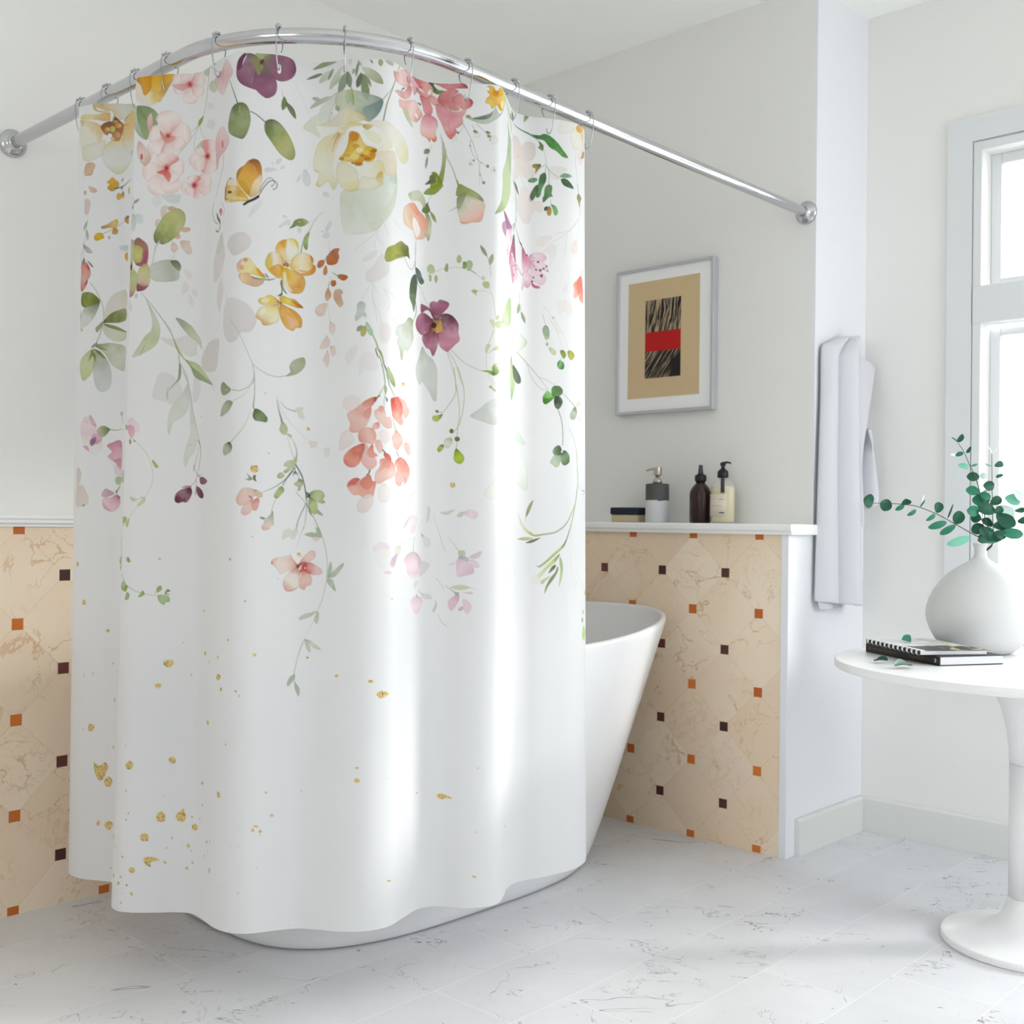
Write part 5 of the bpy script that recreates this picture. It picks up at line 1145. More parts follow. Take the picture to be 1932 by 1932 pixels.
p|127 62 86 111 45 70|92 10 0|3125 738 3121 745 3114 746 3110 739 3114 731 3121 731
p|127 62 86 111 45 70|92 10 0|3080 749 3077 753 3072 754 3069 750 3072 746 3077 745
p|127 62 86 111 45 70|92 10 0|3074 768 3071 773 3066 774 3063 769 3066 764 3071 763
p|127 62 86 111 45 70|92 10 0|3079 672 3077 674 3075 675 3073 672 3075 670 3077 670
p|127 62 86 111 45 70|92 10 0|3154 713 3153 717 3150 717 3148 714 3149 710 3153 709
p|127 62 86 111 45 70|92 10 0|2966 707 2964 712 2959 712 2956 709 2959 705 2964 704
p|127 62 86 111 45 70|92 10 0|2975 723 2973 726 2968 727 2966 725 2968 722 2973 721
p|127 62 86 111 45 70|92 10 0|2954 752 2951 757 2945 758 2942 755 2945 750 2951 749
p|127 62 86 111 45 70|92 10 0|2942 713 2940 717 2934 718 2931 715 2934 712 2940 710
p|127 62 86 111 45 70|92 10 0|3021 737 3020 742 3018 742 3017 738 3018 733 3020 733
p|127 62 86 111 45 70|92 10 0|3062 744 3061 746 3060 746 3059 744 3060 742 3061 742
p|127 62 86 111 45 70|92 10 0|3107 738 3106 739 3103 740 3102 738 3103 736 3106 736
p|78 49 57|90 0 0|3046 647 3043 651 3037 651 3034 648 3037 645 3043 644
s|184 127 151|75 143 143|3047 655 3069 676 3080 701
s|184 127 151|75 143 143|3053 652 3083 660
s|184 127 151|75 143 143|2978 700 3007 737 3020 745
s|184 127 151|75 143 143|3053 664 3055 703 3044 720
p|143 151 115 127 131 90|92 30 0|2591 746 2590 732 2583 717 2573 705 2562 698 2563 711 2569 726 2579 738
p|155 168 131 143 159 115|92 30 0|2603 782 2614 772 2621 759 2622 744 2618 732 2607 741 2600 755 2599 770
s|151 164 135|75 154 110|2591 744 2600 767 2605 791 2609 829
p|155 184 123 172 192 143 196 204 164 192 213 164 159 192 135|93 35 0|2893 872 2908 897 2909 944 2888 995 2828 1016 2692 1022 2687 1014 2755 947 2825 896
p|155 176 131 143 159 119|92 30 0|2997 878 2985 890 2978 904 2978 919 2984 929 2995 918 3002 904 3002 889
p|143 159 123 127 143 98|92 30 0|3006 914 3005 928 3010 944 3020 958 3031 967 3033 953 3028 937 3018 923
s|172 184 159|75 132 132|2996 829 2997 880 3008 917
s|143 159 143 143 159 143|80 132 132|3124 920 3141 967
p|143 159 139 151 172 143 168 180 143|92 30 0|3143 970 3158 982 3162 1009 3158 1031 3139 1035 3124 1001 3128 978
s|196 204 188|75 143 143|3127 878 3169 920 3229 1003
s|196 204 188|75 143 143|3154 928 3185 961 3217 1004
p|184 192 184|75 20 0|3192 930 3188 936 3178 937 3174 931 3178 925 3188 924
p|225 211 204 225 217 208|55 8 0|3253 842 3279 846 3303 889 3270 922 3245 895 3216 917 3208 885 3200 853
p|221 208 204|50 5 0|3261 751 3261 796 3232 805 3253 771
s|208 204 204|55 132 132|3270 698 3274 739 3266 795 3253 839
p|204 127 111 221 123 98 225 155 135 229 184 168|94 25 0|3377 710 3401 736 3412 830 3365 828 3351 807 3331 823 3309 823 3314 786 3308 761 3338 737
p|213 111 90 225 131 106|80 10 2|3377 711 3391 738 3373 791 3351 797 3338 773 3344 736
s|94 111 94|80 176 176|3413 675 3391 709
s|184 192 155|80 143 132|2362 814 2396 800 2458 795 2497 801 2539 820 2574 847 2600 881 2620 923 2631 976 2633 1019
s|155 168 106|85 198 198|2515 802 2543 820
p|188 200 151 168 184 135 172 188 139|92 45 0|2359 818 2356 793 2342 783 2329 795 2327 813 2342 826
p|143 164 98|92 30 0|2400 802 2407 780 2416 780 2415 812 2404 811
p|168 184 123 155 172 106|92 40 0|2470 740 2482 756 2476 774 2462 774 2457 756
p|127 159 74 94 131 37|92 30 0|2486 799 2489 770 2504 777 2500 799
p|168 184 139 155 172 119|90 50 0|2504 802 2504 770 2522 766 2530 784 2518 809
p|155 172 90 172 184 131|90 40 0|2347 836 2344 842 2338 843 2335 837 2338 832 2344 831
p|155 172 90 172 184 131|90 40 0|2347 847 2344 855 2338 855 2335 848 2338 840 2344 840
p|155 172 90 172 184 131|90 40 0|2372 844 2368 858 2362 858 2358 844 2361 830 2368 830
p|45 57 25|90 0 0|2339 833 2338 835 2335 835 2334 833 2335 831 2338 831
p|45 57 25|90 0 0|2343 855 2341 857 2339 857 2338 855 2339 853 2341 852
p|45 57 25|90 0 0|2367 860 2365 862 2363 862 2362 860 2363 858 2365 858
p|45 57 25|90 0 0|2529 897 2527 899 2525 899 2524 897 2525 895 2527 895
p|45 57 25|90 0 0|2545 912 2544 915 2542 915 2540 912 2542 910 2544 910
p|188 192 123 172 180 111 184 192 139|88 30 0|2600 881 2604 863 2592 853 2571 861 2578 879 2589 884
p|196 204 155|80 40 0|2583 839 2579 848 2571 849 2567 840 2571 831 2579 831
p|155 172 82 180 188 115|92 30 0|2550 898 2539 909 2525 899 2536 889
s|188 196 168|75 121 121|2550 896 2582 895 2612 909
p|196 204 155 188 196 139|92 40 0|2634 1044 2638 1026 2670 1018 2686 1033 2655 1052
p|213 208 176 204 204 164|88 30 0|2627 1055 2612 1038 2606 1019 2629 1023
p|188 196 139 172 184 123|88 30 0|2641 1018 2650 1014 2656 1007 2657 1000 2652 995 2642 999 2637 1006 2637 1012
s|180 184 147 188 192 155|85 220 154|2625 1063 2609 1103 2597 1129
p|196 196 155 188 192 151|90 30 0|2590 1169 2584 1147 2594 1125 2609 1130 2601 1147
p|200 200 151 208 204 168|88 25 0|2621 1145 2644 1129 2659 1142 2630 1152
s|155 168 119|85 154 154|2601 1164 2623 1145
s|184 192 164|80 154 110|2590 1169 2590 1222 2606 1265 2635 1299
s|184 192 159|80 143 143|2289 883 2311 926 2335 969
s|188 196 168|70 110 110|2291 897 2294 935 2303 959
p|111 41 66 127 57 82 155 82 106|97 40 0|2360 1018 2331 984 2298 999 2294 967 2303 961 2342 978
p|94 33 57 143 78 102 159 86 115 143 74 98|97 40 0|2360 1025 2344 997 2338 958 2353 943 2370 946 2383 935 2419 947 2419 966 2394 995 2380 1017
p|111 41 66 143 70 98 159 94 123 147 78 106|97 40 0|2356 1036 2331 1006 2303 998 2275 1020 2264 1053 2275 1080 2307 1097 2335 1084
p|94 33 57 143 82 106 180 119 139 196 131 151 172 102 123|97 40 0|2370 1035 2387 1002 2412 995 2443 1009 2467 1042 2467 1078 2473 1110 2452 1131 2424 1156 2413 1162 2388 1146 2377 1125 2370 1082
p|111 45 66 147 78 102 172 111 131 143 66 90|97 40 0|2360 1061 2331 1081 2305 1098 2303 1119 2320 1146 2339 1155 2353 1183 2367 1157 2376 1117 2374 1078
p|111 62 41 196 155 66 204 164 78 188 143 74|90 15 2|2356 1050 2346 1022 2367 1017 2387 1027 2391 1052 2395 1074 2374 1078 2350 1076 2339 1084 2337 1048
p|45 17 17 62 21 21|97 0 0|2368 1048 2363 1059 2352 1059 2346 1049 2352 1038 2363 1037
p|127 49 70 143 66 82|90 5 0|2357 1090 2353 1072 2367 1075
s|225 180 164|70 154 154|2382 1020 2385 1010
s|221 164 172|60 132 132|2311 1083 2324 1078
p|241 221 208|85 0 0|2374 1077 2372 1079 2368 1079 2365 1078 2368 1076 2372 1076
s|188 123 139|60 121 121|2346 1104 2348 1140
s|172 176 131 180 184 143|85 154 154|2415 1163 2432 1214 2452 1278 2456 1315
s|172 176 131 180 184 143|85 154 154|2421 1160 2456 1217 2483 1304
s|172 176 131 180 184 143|85 154 154|2432 1153 2490 1207 2544 1235 2576 1245
p|94 131 33 135 164 78 213 213 192 204 206 188|92 30 0|2622 1253 2617 1225 2639 1205 2667 1209 2663 1239 2639 1259
p|127 159 37 135 172 41 62 78 17|95 15 0|2569 1243 2605 1240 2626 1248 2630 1260 2617 1261 2598 1251
s|172 180 155 94 111 94|80 132 220|2264 700 2263 746 2262 803
s|94 111 86|85 154 110|2172 792 2204 816 2234 825 2253 808 2262 782
p|94 102 37 143 143 57 159 159 70 151 155 62 143 155 57|98 45 0|2182 781 2141 792 2103 810 2056 829 2040 823 2038 803 2052 770 2091 752 2141 726 2175 730 2205 735 2212 761 2218 783 2197 779
p|111 115 37 127 131 49|60 5 3|2190 777 2161 791 2103 806 2103 786 2141 785
p|62 78 70 62 90 82 70 98 78|97 20 0|2264 809 2289 819 2302 845 2312 865 2296 878 2279 863 2268 837
p|62 78 70 70 86 62 86 106 70 78 98 66|97 25 0|2264 838 2275 864 2272 900 2264 951 2253 1002 2238 973 2216 946 2218 903 2234 861
s|94 115 82 111 127 90|85 198 110|2263 806 2267 851 2289 894
s|94 111 70 127 143 98|88 264 154|2264 958 2267 1003 2247 1045 2238 1068
p|123 143 90 184 192 172 204 208 200 196 204 188 143 159 127|93 40 0|2244 1039 2208 1035 2167 1066 2107 1088 2101 1125 2120 1126 2110 1151 2126 1180 2146 1226 2167 1177 2196 1180 2234 1146 2250 1112 2244 1078
p|164 176 151 196 200 192 200 204 196 184 190 180|93 30 0|2303 1144 2324 1174 2353 1197 2371 1240 2371 1316 2368 1376 2354 1373 2336 1338 2303 1298 2290 1313 2270 1283 2265 1241 2285 1193
s|225 225 221|70 176 66|2314 1200 2320 1228 2328 1249
p|172 180 172 184 192 180 143 159 147|75 15 0|1954 1069 1959 1052 1951 1039 1955 1012 1938 998 1920 1012 1917 1043 1909 1063 1914 1082 1934 1066 1947 1059
p|127 135 106 143 147 111|88 15 0|1940 1098 1930 1121 1917 1121 1921 1104
p|143 151 90 172 164 74 172 151 94|90 20 0|1954 1100 1959 1123 1948 1142 1935 1141 1932 1117 1940 1103
p|143 176 131 164 192 151 143 184 135|88 20 0|1959 1083 1974 1099 1986 1126 1976 1140 1964 1127 1954 1096
s|155 172 123 111 127 70|90 330 330|1984 1136 1998 1166 2008 1196 2024 1222 2030 1249 2041 1275
p|94 111 57 62 70 49|90 10 0|1998 1186 2001 1203 2010 1233 1999 1217 1994 1197
p|127 143 78 151 168 106|88 10 0|2008 1192 2023 1208 2028 1242 2019 1222
p|172 184 139 192 200 168 143 159 111|88 30 0|2041 1268 2043 1288 2053 1311 2070 1331 2093 1343 2096 1321 2084 1298 2063 1279
s|143 151 115|85 220 176|2012 1219 2026 1269 2035 1323 2037 1348
s|127 127 119 172 172 164|75 154 110|2045 1295 2057 1346
g|180 141 59 245 225 153 108 76 33|95 0 0|2173 1323 2168 1329 2159 1332 2150 1331 2146 1326 2150 1319 2159 1315 2168 1317
s|127 143 86 143 159 111|85 220 154|2023 1256 2034 1303 2036 1340
p|184 192 155 155 172 123 127 143 82|90 35 0|2050 1260 2048 1284 2055 1311 2069 1332 2090 1344 2090 1326 2081 1303 2065 1278
s|78 78 74 127 127 119|80 154 264|2038 1261 2058 1335 2089 1383
s|143 151 119|85 154 220|2034 1340 2019 1368 2004 1389
p|143 159 102 155 172 119|92 25 0|2038 1340 2033 1349 2032 1360 2034 1371 2038 1379 2043 1370 2045 1359 2043 1348
s|127 135 115|80 132 132|2036 1377 2030 1419 2033 1453
p|45 57 41|85 0 0|2038 1388 2050 1400 2045 1410 2041 1401
p|225 213 208 221 208 204|75 20 0|1931 1412 1913 1443 1882 1453 1856 1433 1860 1402 1889 1385 1917 1395
p|204 94 70 213 127 106 204 115 98|96 25 0|2004 1393 1993 1410 1979 1428 1951 1436 1934 1422 1955 1405 1983 1392
p|204 127 111 217 164 151 221 184 172 217 159 143|92 30 0|1983 1401 1976 1435 1972 1469 1958 1503 1940 1531 1902 1542 1881 1532 1885 1504 1874 1477 1874 1460 1906 1443 1934 1422
p|204 135 125 212 148 135|70 25 0|1969 1435 1977 1448 1968 1476 1948 1480 1941 1460
p|62 82 57|70 0 0|1998 1402 1995 1411 1988 1411 1985 1402 1989 1393 1995 1393
s|94 115 74|90 330 220|2011 1386 1994 1398
p|217 159 143 225 192 180 221 184 172 217 168 155|90 40 0|2022 1426 2037 1452 2041 1473 2062 1471 2072 1498 2067 1516 2041 1519 2018 1501 1993 1478 1988 1451 2007 1437
p|213 143 127 221 164 151|80 20 0|2026 1429 2026 1450 2009 1451 2008 1430
p|225 217 208 221 208 204|65 10 0|2154 1363 2175 1340 2213 1363 2243 1374 2229 1411 2197 1418 2147 1391
p|196 78 53 204 94 74 217 123 106 225 159 143 229 176 159|96 30 0|2084 1387 2126 1383 2153 1415 2157 1443 2146 1464 2160 1484 2139 1500 2107 1489 2077 1470 2072 1450 2067 1430 2065 1396
p|225 155 139 229 180 168 225 168 151|88 35 0|2114 1384 2175 1395 2190 1415 2213 1430 2197 1456 2167 1466 2153 1436 2147 1409
p|188 70 49|70 5 2|2068 1396 2095 1390 2078 1415
p|225 213 208|55 15 0|2197 1481 2228 1503 2221 1528 2189 1517 2171 1494
p|204 123 106 221 168 155 221 164 147|90 30 0|2009 1498 2009 1519 1989 1526 1975 1530 1982 1506 2000 1495
p|213 147 127 221 180 168 217 164 151 204 131 115|92 35 0|1992 1536 1994 1567 1978 1588 1950 1582 1926 1579 1919 1559 1923 1538 1947 1521 1971 1520
p|225 208 208 221 208 204|80 15 0|2029 1523 2057 1537 2060 1564 2036 1584 2014 1570 2007 1543
p|225 213 208 219 206 202 221 208 200|80 25 0|1898 1555 1902 1576 1877 1600 1838 1615 1837 1576 1852 1538 1881 1533
s|78 86 74 111 127 98|80 132 264|2077 1477 2089 1507 2101 1529
p|221 168 151 225 180 168 221 168 151|92 40 0|2101 1530 2139 1541 2153 1572 2132 1591 2110 1606 2082 1594 2077 1577 2072 1553
p|217 151 135|80 20 0|2116 1528 2108 1533 2093 1534 2086 1530 2093 1524 2108 1523
p|217 172 155 225 188 176|88 40 0|2163 1578 2197 1569 2221 1592 2217 1622 2182 1612
p|172 53 33 196 82 57 213 135 115 221 143 123 208 111 90|96 35 0|1943 1585 1945 1609 1936 1637 1925 1664 1904 1683 1876 1683 1856 1664 1858 1637 1884 1610 1915 1593
p|221 168 155 221 180 172 217 164 155|88 35 0|1947 1582 1960 1599 1960 1629 1991 1645 1995 1673 1966 1695 1942 1677 1929 1657 1943 1626
p|204 102 82 213 139 123 217 151 135|93 25 0|1981 1588 1985 1618 2001 1632 1992 1640 1970 1643 1958 1626 1964 1602
p|217 168 151 221 184 172|90 40 0|2003 1567 2019 1580 2025 1607 2013 1624 1999 1611 1989 1584
s|62 70 66|90 220 330|2023 1609 2034 1620
p|172 53 33 196 82 57 204 102 82|95 25 0|2032 1620 2057 1629 2069 1649 2057 1660 2036 1644 2028 1631
p|204 127 111 217 168 155 221 184 172 221 180 168 221 172 155|92 40 0|2032 1644 2066 1653 2088 1673 2094 1707 2066 1725 2035 1736 2009 1751 1989 1741 1991 1703 2009 1679 2011 1652
p|208 135 119 217 159 143|60 15 2|2036 1651 2061 1663 2057 1688 2032 1685 2002 1710 2002 1693
s|94 94 90|80 176 286|2100 1606 2119 1633
p|204 119 102 217 143 127 225 168 151 225 180 168 221 164 147|94 40 0|2139 1635 2181 1650 2216 1684 2204 1720 2177 1745 2156 1736 2131 1757 2100 1748 2091 1717 2106 1689 2088 1666 2106 1644
s|78 62 62|85 220 66|2170 1718 2174 1731 2161 1752
s|237 204 196|60 132 132|2156 1697 2138 1722
s|78 45 53|90 330 264|1966 1697 1961 1711 1954 1715
p|196 82 57 204 94 74 204 86 66|96 30 0|1924 1732 1900 1729 1875 1746 1870 1767 1886 1770 1910 1753
p|204 119 102 213 139 123 217 151 135 225 172 155 221 176 159|93 35 0|1966 1714 1976 1738 1992 1744 1987 1775 1976 1806 1941 1812 1920 1800 1896 1799 1875 1777 1875 1763 1910 1753 1931 1732
p|204 123 106 208 131 115|75 25 0|1966 1716 1976 1741 1966 1772 1945 1773 1924 1752 1942 1728
p|221 213 204 219 206 202 217 206 200|80 35 0|1972 1796 1981 1826 1961 1861 1937 1873 1913 1865 1911 1838 1934 1807
p|221 217 208 221 213 208|75 35 0|2031 1750 2052 1767 2058 1801 2043 1825 2008 1826 2001 1795 2009 1764
g|180 141 59 245 225 153 108 76 33|95 0 0|2171 1324 2168 1330 2159 1333 2152 1332 2149 1327 2151 1321 2159 1318 2167 1319
g|180 141 59 245 225 153 108 76 33|95 0 0|2455 1744 2451 1753 2442 1758 2433 1752 2430 1744 2434 1735 2442 1733 2452 1735
s|151 168 90 172 176 131|85 165 176|2445 1231 2455 1300 2450 1353 2401 1422
s|151 168 90 172 176 131|85 165 176|2455 1300 2471 1389 2473 1447
s|151 168 90 172 176 131|85 165 176|2465 1231 2491 1318 2491 1397 2473 1476 2446 1515
s|151 168 90 172 176 131|85 165 176|2473 1447 2465 1497 2462 1530
s|151 168 90 172 176 131|85 165 176|2462 1551 2458 1587
s|151 168 90 172 176 131|85 165 176|2401 1425 2380 1426
p|78 102 33|92 10 0|2364 1419 2376 1417 2378 1428 2369 1428
p|94 111 33 151 180 37 164 184 74|96 35 0|2396 1433 2387 1454 2369 1468 2352 1459 2355 1443 2380 1438
p|62 94 29 94 127 45|95 20 0|2446 1508 2441 1517 2431 1517 2426 1508 2431 1499 2441 1499
p|62 82 33 78 102 41|95 20 0|2475 1542 2469 1552 2456 1552 2450 1542 2456 1533 2469 1533
p|151 168 111 213 213 200 200 204 192|92 30 0|2435 1537 2441 1558 2420 1584 2402 1569 2407 1544
p|78 102 33 151 184 53 111 143 41|96 30 0|2400 1568 2400 1584 2382 1601 2373 1588 2384 1570
p|94 131 33 159 188 41 168 188 66 151 180 41|97 35 0|2456 1585 2477 1598 2495 1623 2488 1645 2470 1652 2449 1638 2447 1616
p|184 188 115|70 10 0|2480 1623 2477 1631 2470 1631 2466 1623 2470 1616 2477 1616
p|192 196 192 200 204 198 221 223 217 217 219 213 188 192 188|92 25 0|2520 1438 2554 1414 2603 1374 2646 1364 2759 1366 2830 1385 2799 1426 2705 1461 2626 1477 2574 1465 2529 1449
p|221 225 221 225 229 225 200 204 200|60 10 0|2926 1046 2957 1019 3002 1019 3042 1049 3030 1078 2977 1107 2942 1092
p|204 225 188 225 233 217 229 233 225 217 225 208 196 208 180|85 60 0|2926 1063 2937 1034 2964 1019 2997 1018 3042 1051 3025 1079 2979 1106 2951 1091
s|151 168 135 164 172 155|60 154 110|2918 996 2922 1061 2914 1137
s|127 143 119 151 164 143|85 176 121|2979 1108 3003 1123 3043 1154 3101 1213 3157 1273
s|155 168 143|80 132 132|3043 1154 3067 1218 3113 1269 3149 1275
s|155 168 143|80 132 132|3103 1215 3149 1228 3195 1250
p|127 159 102 180 196 147 172 196 139 127 159 98|95 30 0|2914 1135 2939 1168 2963 1248 2953 1297 2925 1340 2908 1302 2893 1235
p|78 94 70 94 111 86 78 94 74 62 78 53|96 20 0|2942 1172 2977 1188 3003 1220 3007 1244 2993 1255 2972 1250 2948 1222
p|143 196 123 111 176 90 62 127 41 70 123 49|97 25 0|3157 1278 3182 1296 3185 1314 3145 1342 3129 1334 3126 1310 3141 1285
p|62 111 37 70 127 41|70 10 2|3133 1317 3162 1313 3182 1307 3182 1317 3145 1342 3128 1334
p|62 115 37 78 131 53 78 102 66 70 102 45|97 25 0|3187 1307 3173 1276 3186 1254 3220 1252 3240 1272 3229 1294
p|45 70 33 37 57 29 62 94 53|97 25 0|3191 1306 3221 1301 3240 1325 3225 1354 3208 1362 3191 1345
s|78 94 70 143 155 135|88 176 264|3212 1362 3234 1420 3241 1491 3238 1533
s|151 164 143 94 102 82|80 132 220|3240 1283 3279 1315 3323 1344
p|94 111 90 172 184 159 143 159 131|92 25 0|3323 1344 3339 1368 3323 1401 3294 1406 3284 1386 3300 1360
p|204 208 192 225 228 217 204 213 196|88 20 0|3329 1343 3342 1321 3364 1314 3396 1334 3381 1368 3381 1396 3364 1410 3342 1396 3342 1367
s|151 164 131|75 132 154|3279 1450 3317 1508 3335 1557 3342 1604
p|143 159 143 151 172 143 143 164 135|92 30 0|3140 968 3156 979 3163 1010 3148 1022 3128 1002 3128 981
p|155 172 155|85 20 0|3157 1058 3153 1066 3145 1067 3141 1059 3145 1051 3153 1050
s|155 172 155|70 110 110|3146 1029 3147 1053
p|172 180 139 196 204 155 188 196 147|92 30 0|3159 1074 3182 1076 3201 1092 3190 1108 3169 1097
p|111 127 33 135 147 45 127 143 41|96 35 0|3224 1083 3246 1081 3260 1102 3244 1120 3229 1104
p|111 131 33 172 172 45 164 164 57|96 35 0|3269 1083 3294 1079 3319 1099 3294 1123 3274 1111
p|45 94 33 127 176 111 62 127 53 37 90 29|97 30 0|3209 1140 3224 1129 3246 1141 3244 1168 3220 1171 3207 1158
s|204 208 192|75 143 143|3160 934 3207 1000 3242 1078
s|204 208 192|75 143 143|3181 932 3237 998 3276 1075
s|196 200 188|65 110 110|3165 1024 3171 1073
s|111 127 111|75 132 132|3226 1118 3225 1130
s|204 208 188|80 132 132|2593 1261 2621 1299 2671 1340 2879 1356
p|155 168 98 172 180 123 143 159 70|92 20 0|2637 1328 2621 1315 2612 1304 2601 1314 2614 1320 2629 1330
s|168 176 127|60 110 110|2869 1327 2888 1355 2897 1372
p|45 66 33 78 102 57 94 127 86 143 164 143|95 20 0|3234 1558 3221 1534 3196 1542 3181 1564 3196 1584 3221 1584
p|62 78 49 94 123 74 111 143 94 94 123 82 62 94 53|97 30 0|3232 1565 3256 1557 3279 1577 3282 1609 3261 1626 3239 1625 3226 1594
p|143 164 139 180 192 168 180 192 168|95 25 0|3234 1590 3226 1615 3217 1633 3200 1640 3184 1629 3168 1619 3179 1595 3200 1580
p|237 237 229|80 0 0|3241 1564 3238 1568 3232 1569 3229 1564 3232 1560 3238 1560
p|225 229 221 233 237 229 225 229 221 213 221 208|88 35 0|2940 1567 2995 1581 3032 1621 3049 1676 3049 1739 3033 1752 2986 1727 2949 1673
p|213 225 213 204 217 204|85 25 0|2961 1469 2995 1484 3036 1530 3023 1538 2990 1531 2962 1520 2947 1497
p|221 225 217 229 231 221 231 235 221 208 213 196|90 35 0|2582 1776 2616 1733 2659 1699 2745 1691 2851 1712 2862 1749 2766 1790 2649 1802 2605 1800
p|237 241 225 225 233 225 217 229 217|75 35 0|2893 1833 2903 1915 2898 2025 2792 2048 2730 2008 2691 1948 2729 1899 2810 1861
s|221 221 200|50 154 154|2885 1540 2891 1642 2889 1683
s|168 184 131 155 164 135 184 192 164|88 198 440|3332 1550 3342 1624 3349 1696 3329 1797 3295 1859 3257 1913 3201 1949 3132 1961 3085 1967
p|184 196 131 200 208 155 221 225 188|92 20 0|3100 1967 3062 1950 3020 1908 2992 1856 3011 1918 3046 1953 3085 1970
s|168 180 111|80 385 550|3132 1961 3085 1966 3062 1953
p|127 135 82 143 151 102 111 127 70|93 25 0|3079 1798 3063 1813 3049 1835 3041 1860 3040 1880 3053 1864 3065 1841 3074 1817
s|143 151 123|80 154 88|3041 1873 3038 1901
p|180 188 139 172 180 127 155 168 106|90 25 0|3079 1981 3061 1976 3037 1974 3009 1977 2988 1983 3010 1988 3037 1990 3061 1987
p|78 86 57 94 98 70 111 115 82|94 20 0|3116 1977 3094 1981 3068 1988 3051 1995 3039 2002 3054 2003 3073 2000 3098 1989
s|184 192 168 172 180 147|75 154 110|3342 1606 3346 1707 3400 1752
s|172 184 143 111 127 70|85 198 374|3349 1696 3317 1840 3275 1959 3244 2020
s|204 208 184 213 213 188|75 143 110|3311 1869 3285 1948 3285 2056 3306 2128
s|204 208 184 213 213 188|75 143 110|3300 1912 3295 2020 3296 2149 3318 2248
s|204 208 184 213 213 188|75 143 110|3309 2142 3342 2201 3439 2255
s|204 208 184 213 213 188|75 143 110|3412 1752 3442 1839 3425 1908
s|204 208 184 213 213 188|75 143 110|3443 1765 3508 1819 3510 1893
s|94 102 82|80 242 110|3400 1745 3443 1749 3406 1766
p|62 82 33 172 188 123 155 176 94 143 159 102|93 25 0|3266 1984 3244 2023 3206 2055 3153 2094 3113 2118 3086 2101 3105 2111 3141 2090 3193 2048 3235 2016
p|111 135 37 184 200 119 192 200 143 213 217 180|93 20 0|3223 2055 3202 2091 3157 2126 3113 2168 3097 2161 3133 2126 3173 2091
p|78 86 49 94 106 66|94 15 0|3202 2105 3191 2108 3180 2115 3167 2132 3161 2147 3177 2139 3195 2125 3201 2115
p|127 143 86 111 127 74 143 151 106|93 25 0|3212 2112 3215 2134 3194 2169 3161 2208 3141 2243 3145 2214 3169 2172 3198 2141
p|143 159 111 172 188 139 188 200 159|92 25 0|3225 2066 3240 2098 3242 2141 3230 2191 3219 2209 3227 2141 3223 2098
p|172 184 123 188 196 139|90 20 0|3173 2158 3141 2186 3133 2196 3121 2196 3121 2182 3141 2172
p|221 221 208 225 225 213|65 20 0|3109 2157 3121 2182 3101 2196 3071 2189 3063 2175 3086 2154
s|94 111 70|80 176 176|3214 2062 3225 2054
s|204 208 180|75 132 132|3328 2125 3392 2205 3510 2256
p|172 192 123|85 20 0|3510 2240 3448 2238 3433 2246 3431 2255 3442 2263 3510 2263 3510 2262 3510 2254
p|155 180 119|85 10 0|3405 2332 3400 2337 3398 2343 3402 2351 3410 2356 3417 2351 3418 2344 3414 2338
p|155 172 119|88 30 0|3410 2384 3403 2394 3390 2393 3384 2382 3390 2371 3403 2372
p|180 204 139 172 200 123 184 208 147|90 20 0|3415 2412 3462 2456 3429 2485 3396 2473 3396 2442
s|196 204 172|65 110 110|3303 2170 3356 2282 3396 2371
s|180 188 168 159 172 135|80 176 330|803 934 855 986 915 1057 949 1103
p|184 192 168 172 184 147 143 168 82 155 180 98|88 25 0|855 989 907 1050 949 1103 968 1142 987 1180 1010 1219 976 1180 957 1128 927 1075
p|168 174 155 196 200 184 192 200 172 180 188 143 188 196 155 200 204 184|92 35 0|825 957 855 1000 884 1046 900 1089 896 1135 876 1167 834 1191 810 1201 761 1209 799 1161 831 1120 858 1096 861 1053 843 996
s|155 164 164 168 176 180|75 330 220|827 1166 815 1187 805 1208
s|204 208 188|60 132 132|870 1113 844 1152
p|127 139 119 180 188 159 192 200 176 196 204 184|92 35 0|970 1048 995 1050 1042 1079 1077 1116 1106 1153 1110 1185 1083 1155 1044 1131 1015 1106
p|155 176 94 168 184 127 184 196 151 188 200 159 155 164 123|94 30 0|980 1184 1010 1215 1029 1226 1080 1242 1131 1278 1201 1326 1222 1345 1133 1323 1066 1294 1043 1258 1010 1222
p|135 147 111 143 155 123 155 168 147|88 15 2|1017 1222 1051 1255 1104 1286 1166 1316 1218 1341 1118 1319 1066 1298 1043 1258
s|151 164 115 172 180 151|80 154 66|1218 1341 1239 1369
s|172 180 151 151 164 119|85 198 330|984 1184 990 1237 993 1258
s|168 176 151|85 198 198|992 1237 1023 1293 1036 1340
p|111 127 86 151 164 131 168 178 147|92 30 0|990 1240 998 1268 994 1307 973 1329 945 1361 941 1393 938 1372 956 1340 983 1304
s|155 164 143|80 154 88|945 1339 938 1368 944 1396
s|172 178 159 143 151 139|85 198 176|1006 1275 1028 1317 1045 1371 1056 1431 1076 1498 1100 1566 1113 1602
p|188 192 180 204 206 196 208 213 200 196 204 176|85 25 0|1028 1328 1043 1364 1042 1413 1016 1462 973 1491 960 1519 952 1548 945 1509 951 1449 975 1403 1006 1367
p|192 196 188 208 213 204 204 208 192|82 25 0|1050 1388 1061 1449 1077 1520 1089 1573 1070 1622 1044 1646 1029 1685 1018 1646 1030 1589 1050 1533 1044 1469
g|180 141 59 245 225 153 108 76 33|95 0 0|1052 1589 1050 1591 1047 1591 1043 1591 1043 1589 1043 1587 1047 1586 1049 1587
g|180 141 59 245 225 153 108 76 33|95 0 0|1119 1472 1118 1474 1114 1475 1110 1474 1109 1472 1111 1470 1114 1469 1118 1470
